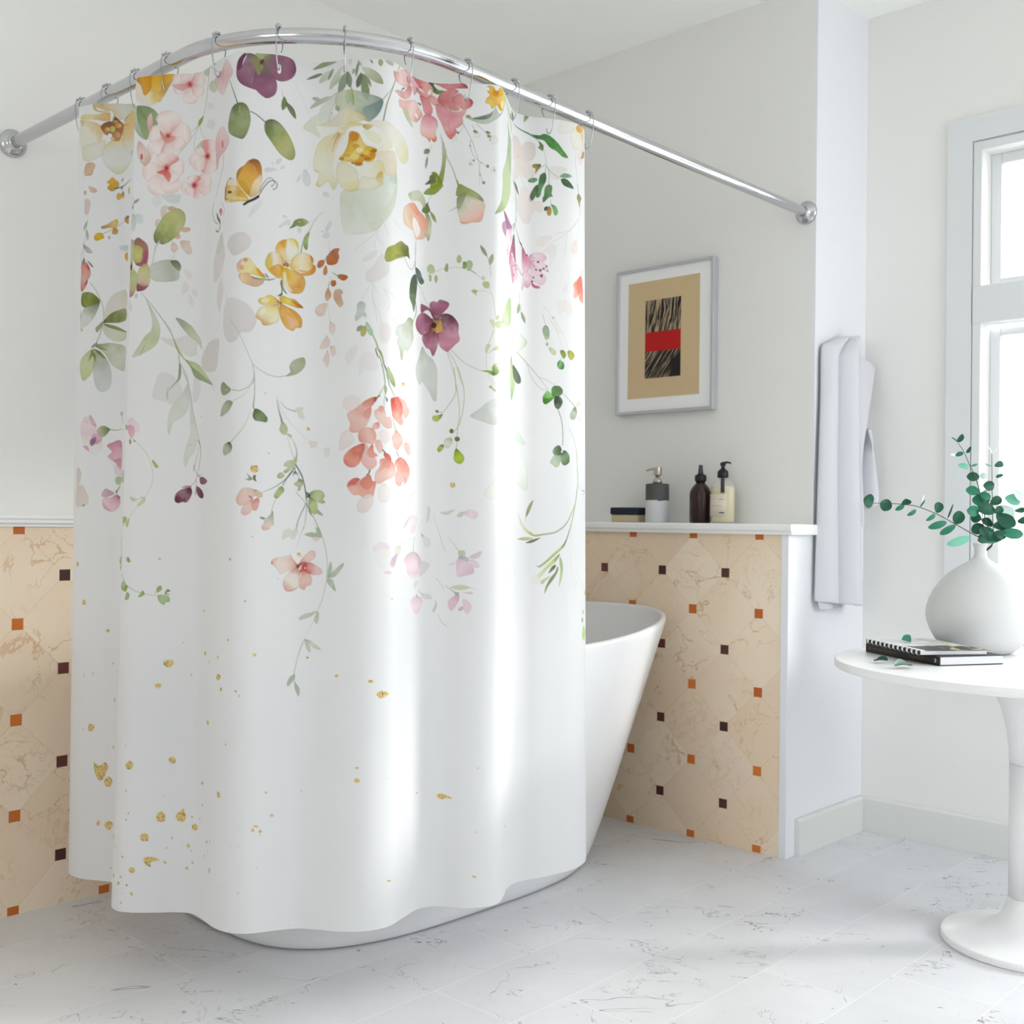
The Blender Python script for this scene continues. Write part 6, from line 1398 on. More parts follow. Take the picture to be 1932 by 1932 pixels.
s|127 143 111 143 155 135|85 264 154|1094 1569 1113 1605 1111 1647 1098 1710
s|155 164 143 127 119 115|80 154 198|1100 1601 1081 1661 1071 1685 1092 1714 1117 1732
s|127 111 111|80 176 88|1076 1678 1065 1703
s|164 131 139|80 176 132|1092 1717 1083 1742 1055 1766
s|151 115 123|80 132 132|1085 1735 1088 1766
p|143 82 106 111 45 66 127 57 82|96 25 0|1110 1731 1139 1728 1182 1745 1157 1759 1117 1756
s|172 131 139|80 220 110|1095 1721 1127 1718
p|151 111 115 164 127 131|85 15 0|1060 1766 1051 1775 1012 1772 1035 1763
p|78 29 49 111 57 74 135 86 102 94 33 53|97 40 0|1056 1773 1063 1798 1040 1834 1017 1834 996 1839 983 1827 988 1799 1009 1781 1031 1775
p|94 33 53 111 49 70|70 10 2|983 1827 992 1809 1013 1816 1028 1827 1017 1834 996 1839
s|78 25 41|70 176 176|1028 1816 1028 1834
p|135 70 86 111 49 66 94 29 49|97 35 0|1088 1766 1125 1781 1148 1806 1134 1819 1106 1812 1089 1791
p|127 78 86|85 10 0|1086 1777 1083 1784 1081 1793 1080 1803 1080 1810 1083 1804 1086 1794 1087 1784
p|225 204 208 217 192 200 221 217 208 225 221 221|85 10 0|222 1486 187 1462 151 1454 127 1476 135 1530 154 1573 195 1608 229 1612 252 1589 251 1543
p|217 196 200 225 204 208|80 20 0|178 1470 145 1454 151 1439 182 1439
p|200 159 172 212 172 184 192 164 172|90 20 0|224 1486 196 1470 184 1439 193 1430 213 1455
p|204 159 176 212 164 180 184 127 151|80 15 2|210 1516 251 1528 248 1550 220 1566 202 1547
p|127 111 139 127 90 123 143 106 135|93 20 0|223 1535 223 1550 207 1573 192 1566 193 1547 215 1531
p|204 143 155 213 155 164|80 10 2|185 1598 159 1584 148 1573 175 1573 187 1589
p|94 111 49 127 143 78 168 172 139 184 176 159|93 25 0|289 1499 267 1527 247 1531 227 1508 238 1486 258 1480 282 1489
s|127 143 90 184 188 159|90 220 220|289 1498 316 1500 348 1495
p|204 147 159 204 155 168|85 10 0|336 1420 348 1413 346 1436 340 1432
s|172 180 155 155 172 143|80 143 143|346 1439 352 1470
p|217 196 200 225 208 208|70 15 0|741 1493 769 1469 790 1484 813 1502 814 1534 792 1534
p|200 155 164 212 159 176 221 180 192|90 15 0|739 1511 760 1503 786 1512 792 1541 773 1562 756 1544
p|155 168 123 172 180 139|88 15 0|738 1502 736 1522 676 1511 676 1492
p|127 135 49|90 15 0|762 1562 774 1576 765 1588 758 1574
p|111 127 53|88 5 0|784 1566 798 1573 792 1578
p|196 123 139 208 155 168 213 172 180 217 180 188|93 15 0|346 1554 350 1679 329 1668 309 1645 281 1623 300 1600 276 1573 299 1558
p|196 131 151 204 155 168|60 10 2|346 1561 347 1576 314 1573 330 1569
p|188 119 139 204 151 159|70 10 2|346 1630 348 1679 329 1672 324 1649 305 1645 324 1634
p|221 204 208 217 196 200|70 10 0|277 1630 309 1664 318 1703 347 1710 346 1679 317 1664
p|204 200 200 168 155 164|80 10 2|350 1683 370 1699 362 1740 352 1737
p|155 176 119 172 184 147|88 20 0|349 1718 326 1716 319 1737 331 1752 348 1748
s|127 143 86 94 111 49|88 176 286|346 1756 332 1779
p|78 94 33|88 5 0|322 1779 332 1783 329 1796
p|180 143 164 200 168 180|90 25 0|318 1794 289 1775 273 1772 257 1791 257 1806 277 1812
p|184 119 139 213 164 180 217 184 192 225 192 200 200 147 159|93 20 0|329 1798 346 1813 347 1844 327 1871 299 1877 271 1864 258 1833 273 1810 297 1814
p|111 66 90|70 5 0|331 1802 348 1809 342 1817
s|180 188 155 196 200 172|80 154 143|773 1560 807 1580 856 1630 881 1690 883 1750 858 1807 818 1857 779 1900
p|111 131 37 155 172 57 164 180 98|93 20 0|880 1655 895 1665 910 1683 899 1690 888 1679
g|180 141 59 245 225 153 108 76 33|95 0 0|754 1611 753 1613 751 1614 749 1613 748 1611 749 1608 751 1607 753 1608
p|188 192 147 204 204 159 196 204 155|90 35 0|853 1814 852 1836 826 1855 817 1847 833 1832
p|204 200 164 196 192 151|88 20 0|817 1825 800 1836 781 1826 778 1813 799 1818
s|127 143 86 196 196 164|85 198 110|844 1816 817 1825
p|151 176 82 172 188 119 143 168 78|94 35 0|752 1901 758 1915 740 1929 678 1923 678 1903
p|184 192 135 172 184 119|90 25 0|777 1904 775 1929 763 1947 753 1929
p|127 143 66|88 15 0|747 1933 695 1949 678 1945
p|200 188 168 212 204 192|85 25 0|113 1672 139 1699 128 1745 109 1768 104 1703
p|212 196 184 213 200 192 212 208 188|88 20 0|115 1761 152 1757 174 1788 190 1815 181 1845 149 1855 104 1853 103 1791
p|62 62 33|88 0 0|160 1845 165 1851 149 1854
s|196 200 172 204 208 184|75 143 132|375 1956 362 2002 363 2073 360 2135
s|155 168 106 196 204 172|85 198 154|739 2153 763 2190 803 2212 845 2228 894 2236 927 2238
p|168 184 127|90 30 0|363 2084 357 2092 354 2104 356 2116 363 2124 370 2116 372 2104 370 2093
p|155 168 106|85 20 0|363 2124 360 2129 358 2136 359 2142 361 2147 364 2143 366 2136 365 2130
p|151 168 98 135 155 78|92 20 0|779 2075 793 2094 776 2097 765 2083
s|196 204 172|70 110 110|733 2072 768 2083
p|172 188 139 164 180 131 127 151 74|90 45 0|762 2181 736 2187 731 2211 753 2222 767 2204
p|111 143 49 135 164 74|92 20 0|763 2200 781 2199 772 2223 757 2224
p|143 164 98 155 176 119 135 155 78|94 40 0|776 2228 793 2237 787 2256 766 2259
p|127 159 74 151 176 106|94 30 0|855 2218 864 2232 851 2244 834 2247 846 2230
p|155 176 115 135 164 90|94 35 0|915 2224 917 2205 933 2195 938 2210 927 2222
p|135 164 90 94 127 45|92 30 0|951 2233 953 2222 964 2210 974 2219 962 2224 960 2233
p|45 62 21|90 0 0|960 2234 971 2233 966 2237
s|164 176 131|80 132 132|908 2229 917 2222
p|151 172 106 172 192 143 168 188 139 155 176 115|95 45 0|923 2238 951 2236 972 2247 970 2266 956 2266 952 2278 933 2271 923 2253
s|184 184 176 172 176 159 151 155 143|75 132 220|1359 1085 1399 1134 1432 1198 1463 1265 1486 1287 1526 1309 1563 1317 1594 1312
p|143 155 131 159 164 139 168 172 143 151 155 127|96 30 0|1598 1312 1621 1293 1617 1270 1636 1244 1679 1229 1690 1245 1684 1272 1654 1298 1617 1310
s|172 176 164|80 165 220|1463 1268 1471 1315 1466 1349
p|172 78 17 184 102 21 159 82 13 188 119 49|96 35 0|1788 840 1787 810 1815 780 1845 779 1839 795 1843 812 1833 839 1811 845
p|188 111 33 184 102 13 143 70 8|96 35 0|1776 826 1774 843 1756 856 1745 850 1749 829 1765 822
p|188 119 49 188 123 41 172 106 33|95 35 0|1783 845 1774 856 1770 871 1771 880 1777 887 1785 882 1789 874 1788 858
s|127 135 115 94 111 78|80 154 220|1787 806 1778 826
s|155 164 143|50 110 110|1798 748 1800 790
p|143 127 45 184 88 13 164 78 8|96 30 0|1833 892 1848 885 1878 892 1879 904 1863 913 1844 905
s|127 143 119|80 132 264|1812 876 1833 890
p|184 111 29 151 74 13|96 30 0|1806 910 1825 910 1827 928 1815 935 1804 927
s|155 172 147|70 110 110|1803 892 1808 910
p|188 147 111 188 143 106 196 159 127|93 35 0|1793 940 1806 971 1787 994 1777 977 1782 953
p|200 164 131 192 151 119 204 176 147|92 30 0|1821 951 1844 946 1860 960 1851 973 1860 1007 1845 1022 1824 999 1815 975
s|127 127 94|75 132 198|1797 913 1793 940
p|212 188 176 217 196 184 213 184 168|88 30 0|1782 1001 1785 1018 1772 1052 1747 1055 1733 1035 1748 1011
s|180 180 172|55 110 110|1789 991 1792 1032 1798 1080
p|213 188 176 217 200 192|85 25 0|1799 1084 1820 1091 1823 1115 1810 1134 1795 1114
p|213 188 176 217 200 192|85 25 0|1783 1145 1797 1155 1793 1183 1764 1194 1752 1189 1764 1162
p|213 188 176 217 200 192|85 25 0|1800 1183 1819 1183 1824 1214 1809 1224 1800 1203
p|213 188 176 217 200 192|85 25 0|1786 1203 1796 1224 1794 1251 1785 1270 1774 1254 1766 1237
p|155 164 139|70 0 0|1803 1082 1802 1086 1799 1086 1797 1082 1799 1078 1802 1078
p|155 164 139|70 0 0|1786 1142 1785 1146 1782 1146 1780 1141 1782 1137 1785 1137
p|155 164 139|70 0 0|1803 1185 1802 1189 1799 1189 1798 1185 1799 1180 1802 1180
p|155 164 139|70 0 0|1789 1202 1788 1207 1785 1207 1784 1202 1785 1198 1788 1198
s|196 200 188 143 151 106 94 111 53|85 154 330|1773 621 1741 651 1712 698 1687 735 1671 794
p|172 180 139 119 135 57 111 135 49 45 49 17|95 35 0|1709 664 1688 653 1666 654 1640 667 1630 685 1615 702 1634 696 1653 687 1672 688 1697 677
s|204 208 188|70 132 220|1738 651 1709 667
p|78 94 41 143 159 70 151 168 82 94 111 45|95 35 0|1712 706 1710 720 1705 742 1704 767 1698 782 1687 773 1683 757 1690 729
p|213 217 188|60 10 0|1673 668 1669 670 1662 671 1658 670 1662 667 1669 666
p|188 188 192 200 200 204|60 8 0|1506 473 1523 463 1561 466 1537 478 1513 482
p|188 188 192 200 200 204|60 8 0|1534 441 1543 442 1546 450 1538 447
p|188 188 192 200 200 204|60 8 0|1555 444 1557 428 1575 419 1578 426 1564 446
p|188 188 192 200 200 204|60 8 0|1571 462 1578 452 1593 447 1590 457 1578 464
p|188 188 192 200 200 204|60 8 0|1652 504 1660 482 1676 471 1673 483 1660 504
p|188 188 192 200 200 204|60 8 0|1686 451 1701 449 1716 473 1719 498 1710 517 1689 511 1679 487
p|188 188 192 200 200 204|60 8 0|1770 547 1782 539 1797 547 1801 560 1782 560
p|188 188 192 200 200 204|60 8 0|1581 654 1591 648 1605 656 1597 664 1585 663
p|188 188 192 200 200 204|60 8 0|1565 703 1579 686 1607 666 1622 670 1620 689 1598 689 1577 703
p|188 188 192 200 200 204|60 8 0|1653 695 1672 693 1675 704 1664 718 1656 708
p|188 188 192 200 200 204|60 8 0|1788 707 1781 693 1799 664 1810 667 1804 688
p|188 188 192 200 200 204|60 8 0|1769 723 1787 707 1801 716 1798 729 1786 734
p|188 188 192 200 200 204|60 8 0|1763 700 1778 704 1775 709 1766 707
p|200 200 202 213 213 215|50 8 0|1443 673 1447 653 1466 617 1498 594 1493 624 1461 658
s|196 196 200|50 132 132|1717 413 1713 432 1698 452
p|188 143 45 213 164 62 217 159 62 196 139 57 143 102 66|97 35 0|1440 581 1396 541 1388 519 1386 497 1395 476 1420 461 1443 439 1465 432 1484 439 1494 460 1497 489 1496 522 1492 549 1482 571 1458 588
p|127 78 49 172 115 57 204 143 66|75 10 3|1465 432 1484 439 1494 460 1496 484 1487 501 1479 483 1465 459 1443 444 1451 436
p|225 204 164 229 217 192 225 206 180 213 172 106|85 10 3|1492 495 1496 516 1493 543 1482 568 1458 588 1447 589 1452 556 1465 524 1481 507
p|143 94 53 180 131 66|70 10 2|1388 519 1386 494 1399 474 1420 462 1408 485 1396 503
p|184 143 37 196 155 49|60 5 3|1440 578 1415 557 1396 533 1402 519 1432 530 1447 562
p|213 172 74 204 155 45 225 200 139 188 139 57|96 35 0|1444 600 1396 541 1386 527 1379 513 1351 505 1329 514 1314 541 1310 573 1313 595 1343 605 1397 606
p|225 221 213 225 213 188|80 5 3|1379 514 1351 506 1332 517 1332 533 1368 538 1390 540
p|225 208 155|60 5 2|1438 597 1397 586 1352 587 1373 599 1412 603
p|45 37 25 78 57 25|90 0 0|1361 566 1354 570 1338 568 1330 561 1338 557 1354 559
s|225 204 143|85 330 220|1388 527 1412 557 1438 584
p|62 45 29|80 0 0|1357 510 1354 512 1347 511 1344 508 1347 506 1354 507
p|78 53 25|80 0 0|1337 591 1331 592 1320 590 1314 587 1320 586 1331 588
p|127 78 37|60 5 2|1311 535 1320 553 1315 590 1308 586 1309 556
s|29 25 17 25 21 17|96 495 550|1423 619 1441 608 1466 596 1482 585
p|25 21 17|95 0 0|1485 585 1483 588 1478 588 1476 585 1478 582 1483 582
s|53 49 45|92 198 154|1483 582 1503 548 1524 522 1542 515 1557 524 1557 540 1545 551
s|94 90 82|85 132 154|1487 563 1505 526 1524 506 1540 509 1548 523 1537 538
p|25 21 17|92 0 0|1546 550 1545 552 1542 552 1541 551 1542 549 1545 549
p|41 37 33|90 0 0|1539 538 1538 540 1535 540 1534 539 1535 537 1538 537
p|221 188 106 225 200 147 221 172 57 204 147 29|96 60 0|1600 844 1574 820 1554 801 1556 781 1573 759 1603 752 1608 796
p|221 196 123 225 221 213 225 221 208 217 204 82|96 60 0|1602 844 1596 801 1601 752 1634 741 1656 752 1662 782 1652 810 1624 834
p|204 143 33 213 159 49|70 10 2|1573 761 1601 752 1598 783 1581 782
p|204 188 33|75 5 2|1634 742 1656 754 1662 782 1654 773 1644 754
p|204 151 49 225 204 164 225 221 217 208 180 82 212 184 41|96 60 0|1592 848 1574 813 1549 805 1526 814 1513 842 1513 865 1530 888 1557 899 1578 894 1588 872
p|196 143 33 217 164 53 212 151 41 213 180 66|92 40 0|1585 863 1563 855 1536 870 1523 881 1543 900 1564 912 1578 909 1581 887
p|204 180 78 225 204 139 225 217 192 221 196 127 188 102 29|96 60 0|1620 845 1644 811 1675 794 1709 799 1727 815 1725 836 1738 853 1731 877 1694 890 1659 890 1624 868
p|188 115 37 196 135 41|80 5 2|1713 802 1729 819 1727 836 1718 826
p|204 135 29 213 151 57 204 119 29|80 10 2|1734 843 1738 860 1727 881 1694 890 1663 889 1636 870 1671 880 1709 867
p|200 127 70|60 5 2|1656 868 1702 869 1679 876
p|204 168 25 212 180 66 221 180 98 204 147 49 212 172 66|96 60 0|1596 865 1624 872 1656 888 1683 893 1692 923 1678 958 1648 968 1620 964 1589 937 1578 900 1581 876
p|225 221 204 225 217 188|80 10 2|1589 886 1600 891 1608 931 1632 959 1612 958 1589 933
p|212 159 33 221 168 49|60 5 2|1600 864 1620 889 1616 923 1600 895
p|143 78 21 204 151 49|90 10 0|1600 844 1616 849 1612 863 1596 861 1588 852
p|111 62 21|80 0 0|1600 841 1598 843 1594 844 1592 842 1594 839 1598 838
p|111 62 21|80 0 0|1610 855 1608 857 1604 858 1602 856 1604 853 1608 853
p|111 62 21|80 0 0|1592 855 1590 858 1587 858 1585 856 1587 853 1590 853
p|204 119 29 221 180 74 225 213 155 225 212 164 217 155 135|95 45 0|1513 912 1484 880 1450 838 1432 835 1407 846 1392 865 1396 886 1411 903 1447 902
p|204 119 90 217 147 131|80 5 0|1429 837 1443 845 1429 856 1422 849
p|217 147 131|75 5 0|1418 866 1427 879 1411 886 1403 872
p|204 143 21 213 159 41|88 10 2|1513 912 1484 877 1477 884 1497 910
p|229 225 213|70 5 0|1418 849 1429 856 1415 862
p|204 168 143 221 180 131 225 192 147 225 204 172 212 164 66|95 50 0|1457 909 1440 897 1404 903 1404 919 1419 938 1440 946 1471 953 1497 944 1504 926
p|78 111 53 155 176 127 127 151 98|94 30 0|1557 913 1530 925 1510 926 1494 944 1504 926 1477 924 1457 914 1484 916 1510 916 1530 918
p|62 90 41|85 5 0|1510 894 1522 905 1527 915 1517 909
p|111 127 106 143 159 135 94 111 86|94 25 0|1580 917 1589 947 1606 974 1589 964 1576 945 1574 928
p|37 57 25 62 78 33|92 5 0|1582 968 1582 981 1561 986 1575 975
s|78 94 53|85 220 220|1580 921 1582 974
p|204 147 29 221 196 82 225 208 131 213 184 57|96 60 0|1571 1009 1551 990 1527 983 1511 993 1488 1001 1486 1015 1504 1026 1531 1022 1554 1016
p|204 168 25 221 204 74 212 155 41 172 102 21|96 60 0|1575 1010 1571 989 1582 981 1612 988 1644 992 1663 1007 1682 1023 1659 1026 1624 1021 1593 1014
p|225 221 188|70 5 2|1494 1008 1511 997 1531 1002 1514 1017
p|184 119 29 172 102 13|70 5 2|1624 997 1663 1007 1680 1021 1655 1021
p|188 131 29 225 204 123 225 217 180 221 204 164 204 151 49|96 60 0|1568 1016 1544 1021 1504 1031 1484 1048 1475 1076 1495 1092 1508 1109 1545 1102 1568 1084 1570 1043
p|229 225 208|70 5 3|1504 1037 1491 1058 1498 1068 1518 1050
p|225 221 204|60 5 2|1531 1086 1565 1067 1565 1081 1541 1096
p|188 127 21 212 159 57 213 164 82 221 176 106 204 143 33|96 60 0|1575 1016 1601 1023 1644 1039 1674 1068 1672 1105 1647 1109 1636 1122 1616 1120 1593 1105 1572 1063
p|204 143 25 204 147 33|60 5 3|1612 1029 1647 1042 1674 1071 1672 1105 1655 1079
p|225 184 164|50 5 3|1601 1061 1640 1077 1659 1100 1624 1106
p|78 57 17 143 94 21|92 5 0|1575 1009 1580 1013 1575 1021 1570 1015
s|204 188 78|70 220 220|1578 1019 1589 1031
p|143 94 29|60 5 2|1564 1003 1575 1009 1564 1016
s|172 172 164|78 143 264|1471 1298 1466 1331 1450 1359 1412 1378 1373 1374
s|180 184 168|65 110 176|1463 1348 1426 1396 1378 1421
s|155 164 139 111 127 90|80 132 242|1473 1324 1472 1399 1467 1442 1474 1454
s|188 192 180 143 151 135|70 110 220|1457 1456 1434 1517 1403 1558 1367 1591
p|143 155 123 135 143 111 127 143 106|96 30 0|1368 1372 1354 1388 1320 1395 1302 1381 1299 1354 1316 1339 1343 1354
p|204 213 188|85 0 0|1340 1373 1338 1375 1333 1375 1331 1372 1333 1370 1337 1371
p|127 143 111 164 172 143 172 178 155 143 159 127|95 35 0|1376 1423 1374 1439 1350 1466 1307 1481 1300 1473 1312 1440 1344 1417
p|78 94 53 94 115 66 111 131 74 86 106 62|97 35 0|1472 1454 1487 1453 1507 1465 1525 1488 1520 1505 1497 1503 1474 1499 1465 1480
p|78 94 66 155 164 143 172 180 159 155 168 143|95 35 0|1360 1589 1376 1601 1374 1625 1353 1638 1332 1642 1320 1627 1328 1600
p|62 78 49|88 0 0|1369 1592 1365 1596 1355 1595 1350 1592 1355 1588 1365 1589
g|180 141 59 245 225 153 108 76 33|95 0 0|1489 1697 1486 1710 1473 1715 1461 1708 1457 1698 1460 1685 1473 1683 1485 1684
g|180 141 59 245 225 153 108 76 33|95 0 0|1708 1526 1706 1532 1700 1533 1695 1532 1693 1526 1695 1521 1700 1518 1706 1521
g|180 141 59 245 225 153 108 76 33|95 0 0|1519 1386 1519 1388 1516 1390 1513 1389 1512 1386 1513 1383 1516 1383 1519 1383
g|180 141 59 245 225 153 108 76 33|95 0 0|1534 1632 1532 1634 1530 1635 1528 1634 1527 1632 1527 1629 1530 1629 1533 1629
p|111 127 94 155 168 131 184 188 168|88 15 0|1467 1739 1452 1746 1435 1739 1449 1736 1442 1717 1455 1726
p|94 111 82 78 94 70|92 15 0|1469 1742 1469 1725 1480 1724 1478 1735 1482 1749
s|196 200 188|50 110 110|1482 1749 1498 1755
p|217 184 172 221 196 184 221 188 176 217 172 155|92 40 0|1462 1817 1436 1844 1412 1848 1398 1827 1405 1804 1422 1780 1446 1775 1475 1783 1489 1803
p|213 168 151 221 192 180 217 180 168|90 35 0|1462 1823 1466 1864 1450 1884 1433 1889 1420 1878 1426 1854 1443 1837
p|204 127 111 213 155 139 212 147 131|92 30 0|1466 1830 1489 1816 1494 1836 1483 1867 1469 1867 1463 1850
p|172 180 127 188 188 147 208 159 143|85 25 0|1469 1783 1489 1786 1505 1796 1505 1812 1489 1816 1476 1803
p|155 164 106|80 5 0|1469 1783 1485 1784 1479 1791
p|180 78 53 196 94 74|92 10 0|1452 1807 1469 1820 1459 1833 1462 1822 1453 1813
s|184 188 176|55 154 110|1563 1395 1574 1435 1602 1481 1654 1533 1697 1573
s|172 176 159 143 151 131|78 154 264|1577 1418 1602 1443 1643 1455
p|196 204 184 204 208 192|75 10 0|1643 1455 1647 1441 1680 1436 1676 1453 1685 1477 1680 1487 1661 1481 1654 1461
s|180 184 172 94 102 86|82 176 440|1563 1412 1570 1448 1585 1502
p|143 159 102 172 184 143 168 180 139 180 192 155|93 30 0|1585 1502 1602 1511 1610 1531 1603 1552 1588 1553 1574 1536 1578 1516
p|172 184 139|88 20 0|1604 1549 1625 1551 1628 1565 1614 1562
s|196 200 184 127 135 106|82 176 330|1625 1565 1643 1595 1650 1629 1646 1656
s|184 188 168 127 131 106|65 110 176|1608 1562 1625 1616 1639 1649
p|212 196 188|65 8 0|1703 1576 1740 1579 1736 1596 1717 1607 1708 1596
p|204 208 192|60 8 0|1772 1606 1794 1603 1793 1634 1772 1641 1768 1620
s|200 204 192|50 110 110|1736 1600 1765 1617
p|151 168 111 172 184 143 180 192 151 143 159 94|93 35 0|1650 1632 1650 1666 1632 1691 1603 1712 1592 1705 1610 1688 1592 1682 1603 1664 1625 1657 1639 1653
p|155 172 111 172 184 135 143 159 90|92 35 0|1596 1722 1582 1709 1567 1720 1569 1733 1586 1734
s|94 102 90 143 151 131|84 330 110|1639 1690 1610 1729 1562 1767 1509 1792
s|78 82 74|86 264 176|1628 1704 1607 1732 1589 1763
s|62 70 62 94 102 86|88 286 264|1646 1677 1671 1720 1685 1771 1692 1826
p|94 111 94 78 90 74|88 10 0|1643 1699 1653 1717 1639 1714 1636 1728 1634 1711
s|111 119 102|75 110 110|1643 1680 1643 1699
s|127 135 119|80 132 132|1656 1707 1658 1734
p|127 143 70 172 188 131 168 184 123 143 159 82|95 45 0|1588 1768 1596 1784 1583 1801 1566 1818 1553 1810 1562 1788 1576 1770
p|94 111 66 172 184 143 168 180 139 151 164 111|94 45 0|1661 1734 1675 1741 1686 1754 1671 1765 1664 1782 1653 1782 1655 1769 1637 1757 1650 1745
p|111 127 62 172 188 139 180 192 147 143 159 74|95 45 0|1699 1805 1710 1788 1738 1779 1762 1786 1770 1805 1763 1819 1773 1829 1759 1836 1734 1829 1710 1819
p|111 127 62 172 192 123 164 180 106|95 40 0|1706 1812 1734 1829 1739 1860 1732 1880 1713 1874 1699 1847
p|155 168 143 143 151 123|88 15 0|1739 1860 1763 1885 1738 1879
p|62 70 62|85 5 0|1691 1787 1707 1799 1705 1812 1694 1812
p|143 151 119 127 135 106|88 15 0|1696 1840 1710 1864 1715 1889 1701 1871
s|127 135 102|70 132 132|1646 1789 1675 1820 1696 1847
s|155 164 139|78 132 132|1562 1818 1549 1849 1544 1873
p|127 143 127 164 176 147 188 192 172 213 196 184|92 25 0|1549 1869 1553 1910 1550 1930 1513 1917 1523 1900 1539 1883
p|111 127 111|88 15 0|1496 1894 1516 1897 1516 1904 1503 1904
p|221 204 196 221 188 176 213 168 151|90 25 0|1533 1914 1543 1920 1536 1944 1510 1949 1503 1934 1516 1917
s|127 135 123|80 264 176|1692 1833 1660 1895 1646 1943
s|143 151 135 172 176 159|80 220 132|1694 1833 1688 1895 1678 1947
s|164 172 147|80 154 154|1718 1884 1744 1946
s|143 155 139 172 180 164 184 188 176|80 220 220|1653 1921 1648 1938
p|196 204 180 204 208 192 196 204 180|70 15 0|1649 1936 1653 1958 1635 1986 1614 1976 1587 1988 1594 1952 1614 1941 1632 1948
s|172 176 159 200 204 196|70 154 88|1678 1934 1660 1982 1644 2037
s|168 176 151 172 184 164 188 192 180|85 198 132|1718 1886 1744 1940 1769 2008 1779 2076 1775 2152 1756 2234 1735 2283
p|155 168 139 168 176 143|90 20 0|1755 1976 1748 1943 1731 1935 1732 1957 1709 1956 1681 1965 1705 1975 1730 1976
p|217 192 180 221 200 192|80 10 0|1716 1976 1748 1978 1739 1993 1723 1990
p|196 111 94 221 184 172 225 206 196 225 212 200 217 159 143|93 40 0|1659 2099 1642 2078 1625 2051 1634 2037 1618 2051 1591 2057 1557 2064 1544 2081 1564 2105 1581 2129 1604 2122 1632 2105
p|196 115 98 221 188 180 221 196 188 221 180 168|92 40 0|1659 2095 1667 2071 1691 2044 1712 2031 1728 2040 1726 2060 1701 2081
p|172 70 53 208 143 135 221 188 184 221 184 180|93 35 0|1670 2102 1701 2081 1732 2094 1754 2111 1755 2128 1725 2134 1698 2129
p|188 94 82 221 172 159 221 184 172 213 155 143|93 35 0|1666 2112 1701 2129 1713 2150 1708 2174 1690 2181 1680 2196 1659 2184 1659 2150
p|204 131 119 221 213 200 225 217 204 212 147 131|93 40 0|1656 2105 1659 2150 1654 2184 1618 2202 1598 2194 1591 2160 1611 2129 1629 2109
p|164 53 37 180 74 57 204 123 106|75 5 3|1666 2098 1649 2102 1649 2092 1673 2081 1691 2081 1694 2109 1711 2122 1701 2129 1677 2116 1659 2122
p|127 37 25|80 0 0|1662 2100 1658 2107 1651 2107 1647 2100 1651 2094 1658 2094
s|229 196 172|80 176 176|1663 2112 1670 2092
p|237 217 188|85 0 0|1687 2105 1686 2108 1682 2108 1680 2105 1682 2102 1686 2102
s|241 221 213|70 176 176|1661 2143 1668 2126
p|78 45 45|70 0 0|1544 2078 1550 2085 1545 2091
s|143 90 82|60 176 110|1618 2201 1639 2196 1654 2184
g|180 141 59 245 225 153 108 76 33|95 0 0|1667 2049 1665 2055 1659 2057 1653 2055 1648 2049 1651 2044 1659 2040 1665 2043
g|180 141 59 245 225 153 108 76 33|95 0 0|1672 2054 1671 2056 1668 2057 1665 2056 1664 2054 1666 2052 1668 2051 1671 2052
g|180 141 59 245 225 153 108 76 33|95 0 0|1472 1976 1470 1978 1467 1979 1463 1978 1462 1976 1464 1974 1467 1972 1470 1973
g|180 141 59 245 225 153 108 76 33|95 0 0|1379 2070 1378 2074 1373 2077 1369 2074 1367 2070 1368 2066 1373 2065 1378 2066
g|180 141 59 245 225 153 108 76 33|95 0 0|1443 2241 1441 2243 1439 2244 1437 2243 1436 2241 1436 2239 1439 2237 1442 2239
g|180 141 59 245 225 153 108 76 33|95 0 0|1574 2150 1573 2151 1571 2152 1569 2151 1568 2150 1569 2148 1571 2148 1573 2148
g|180 141 59 245 225 153 108 76 33|95 0 0|1371 2403 1370 2405 1367 2407 1364 2406 1364 2403 1364 2401 1367 2399 1370 2400
g|180 141 59 245 225 153 108 76 33|95 0 0|1487 2461 1485 2465 1478 2468 1472 2466 1471 2461 1472 2456 1478 2456 1483 2457
g|180 141 59 245 225 153 108 76 33|95 0 0|1698 2477 1696 2481 1692 2482 1687 2482 1685 2477 1688 2473 1692 2472 1696 2473
g|180 141 59 245 225 153 108 76 33|95 0 0|1308 2480 1308 2486 1304 2489 1300 2486 1298 2481 1300 2474 1303 2471 1307 2475
p|155 172 143 180 188 159|90 25 0|1779 2145 1783 2104 1794 2076 1801 2103 1790 2138
p|155 168 139 184 192 168 155 168 143|91 25 0|1782 2141 1804 2117 1837 2089 1853 2082 1844 2102 1818 2134 1797 2143
p|164 176 151 180 192 168 151 164 139|91 25 0|1779 2148 1800 2151 1811 2175 1814 2199 1793 2182 1779 2165
p|172 184 164 188 196 176 180 188 168|90 25 0|1733 2283 1707 2307 1676 2318 1659 2321 1659 2311 1679 2297 1707 2290
p|172 184 159 184 192 168|90 25 0|1735 2284 1742 2303 1733 2336 1720 2321
s|196 200 188|75 110 110|1720 2321 1700 2362 1679 2400
p|143 159 135 200 208 188 184 192 168|86 30 0|1679 2402 1706 2407 1727 2423 1748 2442 1727 2442 1703 2427
p|172 184 159 184 192 172|85 20 0|1681 2410 1703 2434 1702 2458 1689 2441
s|127 143 119 204 208 200|75 220 88|1681 2404 1665 2434 1652 2475 1642 2520
s|200 204 196 155 168 147|75 110 220|1681 2402 1658 2460 1640 2528 1637 2549
p|155 168 151 172 180 164|92 20 0|1641 2549 1637 2570 1612 2597 1611 2574 1625 2554
p|155 168 151 172 180 164|92 20 0|1640 2580 1657 2602 1660 2618 1655 2641 1640 2607
